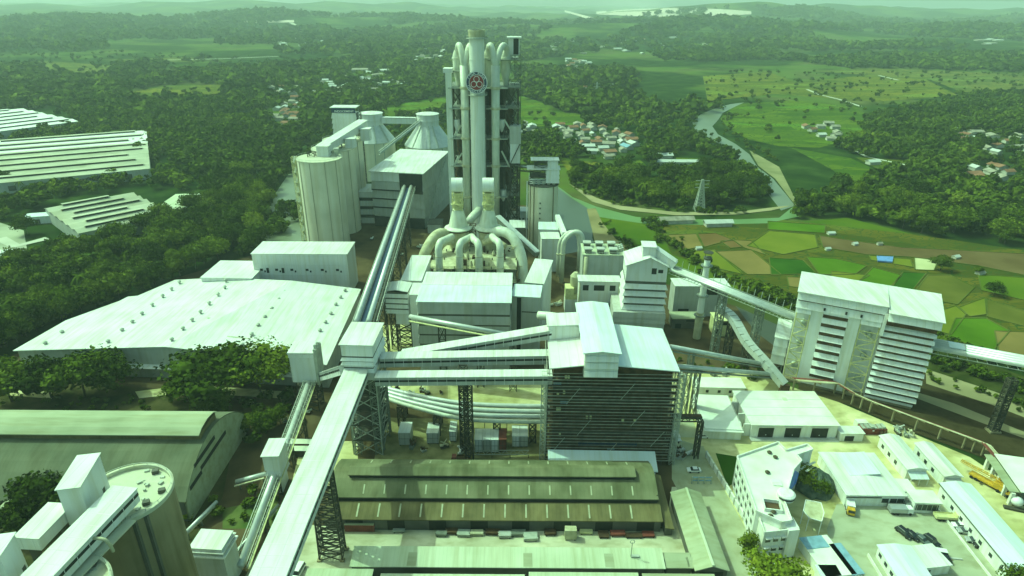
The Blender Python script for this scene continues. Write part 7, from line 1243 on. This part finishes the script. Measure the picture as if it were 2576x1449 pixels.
# ================================================================ LOWER RIGHT: OFFICES AND YARD
def offices():
    F=frp((1893,1067),(2110,1069),(1852,984),5.8); t=bld('garage_building','wide pale building with three dark garage doors in its front wall','garage',F,5.5,'flat',wm='plaster',rm='slabroof',ov=.5)
    for k,(x0,x1) in enumerate(((1911,1950),(1978,2018),(2045,2087))):
        u0=(x0-1893)/(2110-1893)*F.L; u1=(x1-1893)/(2110-1893)*F.L
        d=part('garage_door',t,'black',lambda b:fbox(b,F,'front',u0,u1,.1,4.3)); part('door_frame',d,'wall',lambda b:(fbox(b,F,'front',u0-.3,u0-.01,.1,4.6,.0,.2),fbox(b,F,'front',u1+.01,u1+.3,.1,4.6,0,.2),fbox(b,F,'front',u0-.3,u1+.3,4.61,4.9,0,.25))); part('lamp',d,'white_paint',lambda b:fbox(b,F,'front',(u0+u1)/2,(u0+u1)/2+.3,1.2,1.5,-.049,.12))
    part('roof_seam',t,'wall',lambda b:[b.box(F,-.4,F.L+.4,F.D*f,F.D*f+.15,5.76,5.84) for f in (.25,.5,.75)]); part('apron',t,'greywall',lambda b:b.box(F,-.4,F.L+.4,-2.2,-.06,.06,.3)); part('side_buttress',t,'plaster',lambda b:[b.box(F,-2.4,-.01,v,v+.5,.05,5) for v in (1,F.D*.35,F.D*.7)]); part('roof_dirt',t,'deck',lambda b:b.box(F,F.L*.55,F.L*.6,F.D*.72,F.D*.8,5.755,5.9))
    F=frp((1772,1076),(1868,1080),(1738,992),4.6); t=bld('flat_shed','pale flat shed with a folded front roof left of the garage building','shed',F,4.3,'flat',wm='plaster',rm='slabroof',ov=.3); part('roof_fold',t,'slabroof',lambda b:b.slab([F.pt(-.3,-1.2,4.1),F.pt(F.L+.3,-1.2,4.1),F.pt(F.L+.3,F.D*.2,4.95),F.pt(-.3,F.D*.2,4.95)],.2)); part('edge_beam',t,'greywall',lambda b:[b.box(F,u,u+.3,0,F.D,4.58,4.8) for u in (-.2,F.L-.1)])
    F=frp((1753,972),(1874,975),(1757,949),4); t=bld('low_office','low white office with three small windows behind the garage building','office',F,3.7,'flat',wm='plaster',rm='slabroof',ov=.4)
    for f in (.2,.45,.68): part('window',t,'black',lambda b:fbox(b,F,'front',F.L*f,F.L*f+1.1,1.3,2.5))
    # white office with courtyard
    z=11.0; pts=[(1854,1151),(1902,1288),(1966,1316),(1991,1312),(1972,1262),(1984,1225),(1996,1183),(2016,1161),(2004,1147),(2044,1133),(2030,1120),(1977,1135),(1957,1115)]
    w=[P(x,y,z) for x,y in pts]; t=thing('office_building','white three-storey office with rows of small windows, angled roof and a broken courtyard side','office',np.mean(w,0)*[1,1,0])
    def ccw(ps): return ps if sum(ps[i][0]*ps[(i+1)%len(ps)][1]-ps[(i+1)%len(ps)][0]*ps[i][1] for i in range(len(ps)))>0 else ps[::-1]
    wc=ccw(w); part('wall',t,'plaster',lambda b:b.prism(wc,0,z-.25)); part('roof',t,'slabroof',lambda b:b.prism(wc,z-.24,z))
    part('parapet',t,'plaster',lambda b:[b.bar(wc[i]+[0,0,.35],wc[(i+1)%len(wc)]+[0,0,.35],.35,.7) for i in range(len(wc))])
    a,c=w[0],w[1]; Fl=Fr(c,a-c); Lf=np.linalg.norm((a-c)[:2]); Fl.L=Lf; Fl.D=1    # left facade runs along u, outward normal is -n or +n
    ou=np.array([-abs(Fl.n[0]),-abs(Fl.n[1])*0,0]); sg=1 if Fl.n[0]<0 else -1
    for r_ in range(3):
        for k in range(7):
            u0=Lf*(.06+.135*k); z0=z-2.9-r_*3.3
            p=Fl.pt(u0,sg*.02,z0); wdw=part('window',t,'glass',lambda b:b.hexa([Fl.pt(u0,-.1*sg,z0),Fl.pt(u0+1.5,-.1*sg,z0),Fl.pt(u0+1.5,.05*sg,z0),Fl.pt(u0,.05*sg,z0)][::(1 if sg>0 else 1)],[Fl.pt(u0,-.1*sg,z0+1.5),Fl.pt(u0+1.5,-.1*sg,z0+1.5),Fl.pt(u0+1.5,.05*sg,z0+1.5),Fl.pt(u0,.05*sg,z0+1.5)]))
            part('window_sill',wdw,'wall',lambda b:b.bar(Fl.pt(u0-.15,.12*sg,z0-.12),Fl.pt(u0+1.65,.12*sg,z0-.12),.3,.16))
    fw=[P(x,y,8.6) for x,y in ((1906,1300),(1922,1345),(2008,1336),(1992,1308),(1966,1312))]; fc=ccw(fw); part('front_block',t,'plaster',lambda b:b.prism(fc,0,8.5)); part('terrace_deck',t,'slabroof',lambda b:b.prism(fc,8.51,8.7)); part('terrace_parapet',t,'plaster',lambda b:[b.bar(fc[i]+[0,0,.6],fc[(i+1)%len(fc)]+[0,0,.6],.3,.9) for i in range(len(fc))])
    Ff=Fr(fw[1],fw[2]-fw[1]); Lw=np.linalg.norm((fw[2]-fw[1])[:2]); Ff.L=Lw; Ff.D=4
    for r_ in range(2):
        for k in range(4): u0=Lw*(.08+.23*k); wd=part('window',t,'glass',lambda b:fbox(b,Ff,'front',u0,u0+1.5,5.6-r_*3.4,7.2-r_*3.4)); part('window_hood',wd,'plaster',lambda b:fbox(b,Ff,'front',u0-.2,u0+1.7,7.21-r_*3.4,7.4-r_*3.4,0,.7))
    part('stair_box',t,'wall',lambda b:b.box(Ff,Lw*.66,Lw-.2,-.8,2.6,0,9.9)); part('roof_pit',t,'rust',lambda b:b.box(frw(P(1925,1285,z)[0],P(1925,1285,z)[1],4.2,3.6,-10),0,4.2,0,3.6,z+.003,z+.05)); part('pit_wall',t,'plaster',lambda b:[b.box(frw(P(1925,1285,z)[0],P(1925,1285,z)[1],4.2,3.6,-10),*q,z,z+1.1) for q in ((-.3,4.5,-.3,-.01),(-.3,4.5,3.61,3.9),(-.3,-.01,0,3.6),(4.21,4.5,0,3.6))])
    part('roof_plant',t,'bark',lambda b:[b.lathe(*P(x,y,z)[:2],[(.5,z+.01),(.8,z+.5),(.2,z+1)],8) for x,y in ((1935,1140),(1950,1152),(1930,1190),(1945,1290),(1938,1300))]); part('roof_curb',t,'wall',lambda b:b.box(frw(P(1945,1222,z)[0],P(1945,1222,z)[1],3,3,-8),0,2.6,0,2.6,z+.003,z+.35))
    p=P(1976,1252,z); t=thing('roof_pavilion','small white oval pavilion on the inner edge of the white office roof','pavilion',p); part('shell',t,'white',lambda b:b.lathe(p[0],p[1],[(2.3,z+.02),(2.5,z+1.6),(1.9,z+2.0)],24),30); part('window_strip',t,'black',lambda b:b.lathe(p[0],p[1],[(2.46,z+.6),(2.53,z+1.2)],24,R(-160),R(-10)))
    p=P(1992,1222,8); t=thing('blue_tarp','blue tarpaulin hanging on the courtyard side of the white office','tarpaulin',p); b=MB(); b.add([P(x,y,h) for x,y,h in ((2000,1183,11.3),(1990,1200,11.1),(1983,1222,10.8),(1990,1232,7),(2003,1215,7.5),(2010,1190,8))],[(0,1,2,3,4,5)]); b.obj('sheet','blue',t); part('rope',t,'white',lambda b:b.bar(P(2000,1183,11.3),P(1983,1222,11.1),.08))
    t=thing('courtyard_canopy','flat brownish canopy on thin posts in the office courtyard','canopy',P(2040,1300)); pc=[P(x,y,5) for x,y in ((2021,1285),(2027,1258),(2065,1265),(2073,1290),(2067,1312),(2035,1303))]; b=MB(); b.prism(ccw(pc),4.8,5.0); b.obj('roof','dustduct',t); part('edge_strip',t,'white',lambda b:[b.bar(pc[i]+[0,0,.05],pc[(i+1)%6]+[0,0,.05],.2) for i in range(6)]); part('post',t,'white',lambda b:[b.bar(q*[1,1,0],q*[1,1,.95],.2) for q in pc])
    g=random.Random(3)
    t=thing('debris_mound','grey-green overgrown mound with broken sheets in the office courtyard','mound',P(2040,1230)); c0=P(2042,1222,0); b=MB()
    b.lathe(c0[0],c0[1],[(6.8,0),(6.0,2.2),(4.4,4.4),(2.2,5.8),(.3,6.2)],18); b.v=[(x+g.uniform(-.8,.8),y+g.uniform(-.8,.8),max(0,z_+g.uniform(-.5,.5))) for x,y,z_ in b.v]; b.obj('heap',mat('grey_foliage',(.05,.075,.055),(.12,.15,.11),rough=1,scale=.6,detail=9),t); part('broken_sheet',t,'slabroof',lambda b:[b.bar(P(x,y,7.2),P(x+g.uniform(10,24),y-g.uniform(6,14),6.4),.7,.12) for x,y in ((2005,1185),(2012,1180),(2020,1176),(2028,1186),(2034,1170))])
    # yard buildings
    def roofed(name,lab,q,z,kind,rise,rm='whiteroof',wm='plaster',ov=.4,D=None,grp=None):
        F=frp(*q,z); F.D=D or F.D; return bld(name,lab,'building',F,z-.3,kind,rise,wm=wm,rm=rm,ov=ov,group=grp),F
    t,F=roofed('hip_hall','large white hip-roofed hall with a raised centre panel beside the parking yard',((2062,1138),(2131,1243),(2200,1143)),4.5,'hip',.9); part('centre_panel',t,'blueroof',lambda b:b.slab([F.pt(F.L*.05,F.D*.25,5.0),F.pt(F.L*.6,F.D*.25,5.0),F.pt(F.L*.6,F.D*.78,5.9),F.pt(F.L*.05,F.D*.78,5.9)],.2)); part('window',t,'glass',lambda b:[fbox(b,F,'right',F.D*f,F.D*f+2,1.4,3) for f in (.62,.76,.88)]); part('eave_board',t,'dim',lambda b:fbox(b,F,'right',0,F.D*.6,3.2,3.5,0,.2))
    for q,lab,z,hood in ((((2215,1096),(2284,1179),(2258,1094)),'long white gabled block, left of two parallel ones above the parking yard',4.6,1),(((2304,1115),(2377,1197),(2339,1110)),'long white gabled block, right of two parallel ones above the parking yard',4.4,0)):
        t,F=roofed('long_block',lab,q,z,'gableu',.8); part('window',t,'glass',lambda b:[fbox(b,F,'front',v,v+1.4,1.4,2.8) for v in np.arange(2,F.L-3,4)]); part('front_porch',t,'blueroof' if hood else 'greywall',lambda b:b.slab([F.pt(F.L+.05,.2,3.5),F.pt(F.L+2.6,.2,2.6),F.pt(F.L+2.6,F.D-.2,2.6),F.pt(F.L+.05,F.D-.2,3.5)],.15)); part('door',t,'dim',lambda b:fbox(b,F,'right',F.D*.4,F.D*.55,.1,2.4)); part('porch_post',t,'white',lambda b:[b.bar(F.pt(F.L+2.4,u,0),F.pt(F.L+2.4,u,2.45),.15) for u in (.4,F.D/2,F.D-.4)])
    t,F=roofed('long_warehouse','very long white roof running to the right bottom corner beside the parking yard',((2368,1216),(2553,1440),(2432,1208)),5.2,'gableu',1.0,'blueroof'); part('window',t,'glass',lambda b:[fbox(b,F,'front',v,v+1.3,1.6,2.8) for v in np.arange(2,F.L-3,4.5)]); part('gutter',t,'dim',lambda b:b.bar(F.pt(-.3,-.45,4.9),F.pt(F.L+.3,-.45,4.9),.25)); part('apron_fence',t,'plaster',lambda b:b.bar(F.pt(0,-3,.4),F.pt(F.L,-3,.4),.25,.8))
    t,F=roofed('l_shaped_office','small white bent office with railings between the two long blocks and the long roof',((2304,1262),(2368,1265),(2278,1207)),4.2,'flat',0,'slabroof',D=5); part('rear_wing',t,'slabroof',lambda b:b.box(F,-2.5,3.6,5.5,11.5,2.8,3.1)); part('wing_wall',t,'plaster',lambda b:b.box(F,-2.1,3.2,5.6,11.2,0,2.79)); part('front_glass',t,'glass',lambda b:fbox(b,F,'front',.5,F.L-.3,1,3.2)); part('mullion',t,'lsteel',lambda b:[fbox(b,F,'front',u,u+.12,1,3.2,.051,.1) for u in np.linspace(.8,F.L-.8,5)])
    t,F=roofed('parking_hall','wide white gabled roof at the bottom edge beside the row of black cars',((2211,1372),(2268,1462),(2282,1364)),4.0,'gableu',.6,'blueroof'); part('window',t,'glass',lambda b:[fbox(b,F,'front',v,v+1.4,1.4,2.6) for v in np.arange(1,F.L-2,3)]); part('side_parapet',t,'plaster',lambda b:b.bar(F.pt(0,-2.2,.5),F.pt(F.L,-2.2,.5),.25,1.0))
    t,F=roofed('edge_hall','pale flat hall with a white colonnade cut by the right edge',((2506,1143),(2572,1236),(2600,1143)),5.5,'flat',0,'slabroof','dim'); part('pillar',t,'plaster',lambda b:[b.box(F,v,v+1.0,-2.6,-1.6,.05,4.5) for v in np.arange(.5,F.L,4.2)]); part('colonnade_roof',t,'greyroof',lambda b:b.slab([F.pt(-.3,-3.2,4.8),F.pt(F.L,-3.2,4.8),F.pt(F.L,-.55,5.0),F.pt(-.3,-.55,5.0)],.2))
    for q,lab,rm,w,d in (((2112,1474),'small pale shed with a sky-blue sheet on its back end below the office','slabroof',8,13),((2152,1468),'narrow sky-blue roofed lean-to beside the small pale shed','skyblue',3,10),((2088,1478),'small grey kiosk at the bottom edge below the blue roofed sheds','blueroof',5,4),((2330,1458),'low white hut at the bottom edge left of the dark round tree','whiteroof',14,7),((2140,1110),'white-topped small stall in front of the red container','whiteroof',8,4)):
        p=P(*q,0); F=frw(p[0]-w/2,p[1],w,d,8 if d>5 else 0); t=bld('yard_shed',lab,'shed',F,3.2,'flat',0,wm='plaster',rm=rm,ov=.3)
        part('door',t,'black',lambda b:fbox(b,F,'front',w*.2,w*.6,.1,2.2))
        if d==13: part('blue_sheet',t,'skyblue',lambda b:b.box(F,-.2,w-1.5,d-4,d+.2,3.46,3.6))
    p=P(2130,1102,0); F=frw(p[0]+6,p[1]+2,9,3); t=thing('red_container','dull red open container among scrap right of the garage building','container',F.pt(4,1,0)); part('body',t,'red',lambda b:b.box(F,0,9,0,3,.05,2.3)); part('load',t,'lsteel',lambda b:[b.box(F,.4+i*1.4,1.4+i*1.4,.3,2.7,2.31,2.6+.25*(i%3)) for i in range(6)]); part('tarp',t,'slabroof',lambda b:b.box(F,0,4,3.2,5.8,.1,2.6))
    p=P(2553,1275,0); t=thing('white_tank','small round white tank on a dark cradle near the right edge','tank',p); part('vessel',t,'car_white',lambda b:b.lathe(p[0],p[1],[(.2,.7),(1.3,1.2),(1.7,2.2),(1.3,3.2),(.2,3.7)],20),True); part('cradle',t,'dsteel',lambda b:b.box(frw(p[0]-4,p[1]-1,9,1.4,-20),0,9,0,1.4,.06,.68))
    p=P(2137,1262,0); F=frw(p[0],p[1],13,3,-2); t=thing('carport','long low pale yellow slatted carport roof before the hip-roofed hall','carport',F.pt(6,1.5,0)); part('roof',t,'paleyellow',lambda b:b.slab([F.pt(0,0,2.7),F.pt(13,0,2.7),F.pt(13,3.4,3.2),F.pt(0,3.4,3.2)],.12)); part('slat',t,'dim',lambda b:[b.slab([F.pt(u,.2,2.745),F.pt(u+.5,.2,2.745),F.pt(u+.5,3.1,3.18),F.pt(u,3.1,3.18)],.02) for u in np.arange(4,12,1.7)]); part('post',t,'steel',lambda b:[b.bar(F.pt(u,v,.05),F.pt(u,v,2.57),.16) for u in (.4,6.5,12.6) for v in (.4,)])
    a,c=P(2312,1398,0),P(2420,1408,0); t=thing('parking_kerb','thin dark kerb line across the lower parking yard','kerb',(a+c)/2); part('bar',t,'greywall',lambda b:b.bar(a+[0,0,.2],c+[0,0,.2],.5,.3)); part('stop',t,'conc2',lambda b:[b.bar(a+(c-a)*f+[0,-.6,.15],a+(c-a)*(f+.06)+[0,-.6,.15],.3,.2) for f in (.1,.4,.7)])
offices()
# ================================================================ VEHICLES
def wheel(b,F,u,v,r,w): a=F.pt(u,v,r); b.tube([a-F.n*w/2,a+F.n*w/2],r,14)
def car(px,deg,m,lab,kind='car',grp='cars in the parking yard'):
    p=P(*px,0); l,wd,h=(4.4,1.8,1.5) if kind=='car' else ((4.7,1.85,1.85) if kind=='suv' else (5.0,1.9,2.0))
    F=frw(0,0,l,wd,deg); F.o=np.array([p[0],p[1],.06])*[1,1,0]-F.u*l/2-F.n*wd/2; z0=.07
    t=thing('parked_'+('van' if kind=='van' else 'car'),lab,'van' if kind=='van' else 'car',F.pt(l/2,wd/2,z0),grp)
    b0=[(0,.35),(0,.75),(.15,.85),(l*.22,.92),(l*.24,.95),(l*.9,.98),(l,.9),(l,.35)] if kind!='van' else [(0,.35),(0,.9),(l*.14,1.05),(l*.96,1.1),(l,1.0),(l,.35)]
    def ext(b,pr,i0,i1,tp=0): n=len(pr); A=[F.pt(u,i0,z0+z) for u,z in pr]; B=[F.pt(u,i1,z0+z) for u,z in pr]; b.add(A+B,[tuple(range(n))[::-1],tuple(range(n,2*n))]+[(i,(i+1)%n,n+(i+1)%n,n+i) for i in range(n)])
    body=part('body',t,m,lambda b:ext(b,b0,0,wd)); c0,c1,c2,c3=((l*.24,l*.40,l*.72,l*.88) if kind=='car' else ((l*.22,l*.36,l*.86,l*.97) if kind=='suv' else (l*.13,l*.26,l*.92,l*.97))); zc=.93 if kind!='van' else 1.06
    part('windows',t,'glass',lambda b:b.hexa([F.pt(c0,.06,z0+zc),F.pt(c3,.06,z0+zc),F.pt(c3,wd-.06,z0+zc),F.pt(c0,wd-.06,z0+zc)],[F.pt(c1,.2,z0+h-.06),F.pt(c2,.2,z0+h-.06),F.pt(c2,wd-.2,z0+h-.06),F.pt(c1,wd-.2,z0+h-.06)])); part('roof',t,m,lambda b:b.hexa([F.pt(c1-.05,.17,z0+h-.055),F.pt(c2+.05,.17,z0+h-.055),F.pt(c2+.05,wd-.17,z0+h-.055),F.pt(c1-.05,wd-.17,z0+h-.055)],[F.pt(c1+.05,.25,z0+h),F.pt(c2-.05,.25,z0+h),F.pt(c2-.05,wd-.25,z0+h),F.pt(c1+.05,wd-.25,z0+h)]))
    for u in (.8,l-.85):
        for v in (.12,wd-.12): part('wheel',t,'tyre',lambda b:wheel(b,F,u,v,.34,.24))
    part('headlight',body,'white_paint',lambda b:[b.box(F,-.02,.08,v,v+.35,z0+.6,z0+.74) for v in (.12,wd-.47)])
for px,deg,m,lab,kind in (((2272,1344),112,'car_black','black car leftmost in the row of dark cars behind the gabled parking roof','suv'),((2293,1350),112,'car_black','second black car from left in the row behind the gabled parking roof','car'),((2318,1361),114,'car_grey','dark blue-grey car third in the row behind the gabled parking roof','car'),((2341,1364),115,'car_black','black car rightmost in the row behind the gabled parking roof','suv'),
 ((2414,1326),-8,'car_white','white car parked beside a grey one at the right side of the yard','car'),((2427,1340),-8,'car_silver','silver-grey car parked just below the white car','car'),((2449,1363),-12,'car_silver','silver car parked beside a black one by the long white roof','car'),((2470,1377),-12,'car_black','black car parked beside a silver one by the long white roof','suv'),
 ((2357,1396),-14,'car_white','white van parked next to a black car at the right of the gabled roof','van'),((2367,1411),-14,'car_black','black car parked below the white van','suv'),((2477,1362),-14,'car_grey','dark car half hidden against the long white roof','car'),((752,1441),80,'car_white','white van at the bottom edge beside the wide white gallery','van'),((1768,1100),5,'car_white','small white car on the shaded road by the scaffolded tower','car'),((1745,1186),0,'car_white','white car parked in the shade before the gate frame','car')): car(px,deg,m,lab,kind,'cars in the parking yard' if px[0]>2200 else None)
def truck(px,deg,cabm,boxm,lab,l=7.0,h=2.6,cover=True,cat='truck',grp=None):
    p=P(*px,0); wd=2.3; F=frw(0,0,l,wd,deg); F.o=np.array([p[0],p[1],0])-F.u*l/2-F.n*wd/2; z0=.06
    t=thing('parked_truck',lab,cat,F.pt(l/2,wd/2,z0),grp)
    cb_=part('cab',t,cabm,lambda b:b.hexa([F.pt(0,.1,.6),F.pt(1.7,.1,.6),F.pt(1.7,wd-.1,.6),F.pt(0,wd-.1,.6)],[F.pt(.25,.2,2.3),F.pt(1.7,.2,2.3),F.pt(1.7,wd-.2,2.3),F.pt(.25,wd-.2,2.3)])); part('windscreen',cb_,'glass',lambda b:b.hexa([F.pt(.06,.25,1.35),F.pt(.3,.25,1.35),F.pt(.3,wd-.25,1.35),F.pt(.06,wd-.25,1.35)],[F.pt(.2,.3,2.1),F.pt(.3,.3,2.1),F.pt(.3,wd-.3,2.1),F.pt(.2,wd-.3,2.1)]))
    part('chassis',t,'dsteel',lambda b:b.box(F,.2,l-.1,.5,wd-.5,.5,.8))
    def bed(b):
        b.box(F,1.85,l,0,wd,.85,1.0)
        for q in ((1.85,l,0,.08),(1.85,l,wd-.08,wd),(1.85,1.95,.09,wd-.09),(l-.1,l,.09,wd-.09)): b.box(F,*q,1.005,h if cover else 1.7)
        if cover: b.box(F,1.85,l,0,wd,h+.005,h+.1)
        else: [b.box(F,1.96,l-.11,.09+k*.36,.40+k*.36,1.1,1.25) for k in range(6)]
    part('cargo_bed',t,boxm,bed)
    for u in (.9,l-1.2,l-2.3): 
        for v in (.2,wd-.2): part('wheel',t,'tyre',lambda b:wheel(b,F,u,v,.46,.32))
truck((2137,1285),70,'yellow','car_white','small white and yellow truck at the top left corner of the parking yard',5.2,2.4)
truck((2259,1278),178,'car_grey','dim','dark flatbed truck, upper of the pair in the middle of the parking yard',6.6,2,False)
truck((2263,1290),178,'car_white','car_silver','pale truck, lower of the pair in the middle of the parking yard',6.8,2.3)
truck((2382,1306),176,'paleyellow','paleyellow','pale yellow open truck beside the long white roof',7.6,2,False)
truck((2225,1258),0,'car_grey','greywall','grey truck backed under the wall of the hip-roofed hall',5,2.2)
truck((1700,1110),95,'car_white','wall','white truck in the shadow right of the scaffolded tower',6,2.5)
truck((1160,1160),0,'red','rust','red-brown lorry between the lattice mast and the brown shed',6.5,2,False)
def crane():
    p=P(2494,1225,0); l=13.0; F=frw(0,0,l,2.6,-58); F.o=np.array([p[0],p[1],0])-F.u*l/2-F.n*1.3; t=thing('truck_crane','yellow truck crane with a long folded lattice boom near the right edge','crane',F.pt(6,1.3,0))
    part('carrier',t,'yellow',lambda b:b.box(F,0,l,.1,2.5,.9,1.5)); cb_=part('cab',t,'yellow',lambda b:b.box(F,l-1.8,l,.2,2.4,1.51,2.9)); part('cab_window',cb_,'glass',lambda b:b.box(F,l-1.4,l+.03,.15,2.45,2.1,2.7)); part('superstructure',t,'yellow',lambda b:(b.box(F,6.8,10.4,.1,2.5,1.55,2.8),b.box(F,8.6,10.8,.3,1.2,2.81,3.5)))
    def boom(b):
        a=F.pt(9,1.5,3.2); c=F.pt(-3.5,1.5,3.4); 
        for dy in (-.55,.55):
            for dz in (-.4,.5): b.bar(a+F.n*dy+[0,0,dz],c+F.n*dy*.6+[0,0,dz*.6],.16)
        n=14
        for i in range(n):
            q0,q1=a+(c-a)*i/n,a+(c-a)*(i+1)/n; s=1 if i%2 else -1; b.bar(q0+F.n*.5*s+[0,0,.45],q1-F.n*.5*s+[0,0,.45],.1); b.bar(q0+F.n*.5+[0,0,-.35*s],q1+F.n*.5+[0,0,.45*s],.1)
    part('boom',t,'yellow',boom)
    for u in (1,2.4,8.6,10,11.6):
        for v in (.2,2.4): part('wheel',t,'tyre',lambda b:wheel(b,F,u,v,.55,.4))
    part('outrigger',t,'dsteel',lambda b:[b.box(F,u,u+.4,-1,3.6,.5,.8) for u in (3.8,10.8)])
crane()
# ================================================================ HAZE
def haze():
    b=MB(); b.box(Fr((-12500,-600),(1,0)),0,25000,0,13500,-2,190)
    m=bpy.data.materials.new('haze_air'); m.use_nodes=True; t=m.node_tree; t.nodes.remove(t.nodes['Principled BSDF'])
    v=t.nodes.new('ShaderNodeVolumePrincipled'); v.inputs['Color'].default_value=(.88,1.0,1.0,1); v.inputs['Density'].default_value=HAZE_DENSITY; v.inputs['Anisotropy'].default_value=.1
    t.links.new(v.outputs[0],t.nodes['Material Output'].inputs['Volume'])
    struct('haze',b,m,'stuff')
haze()
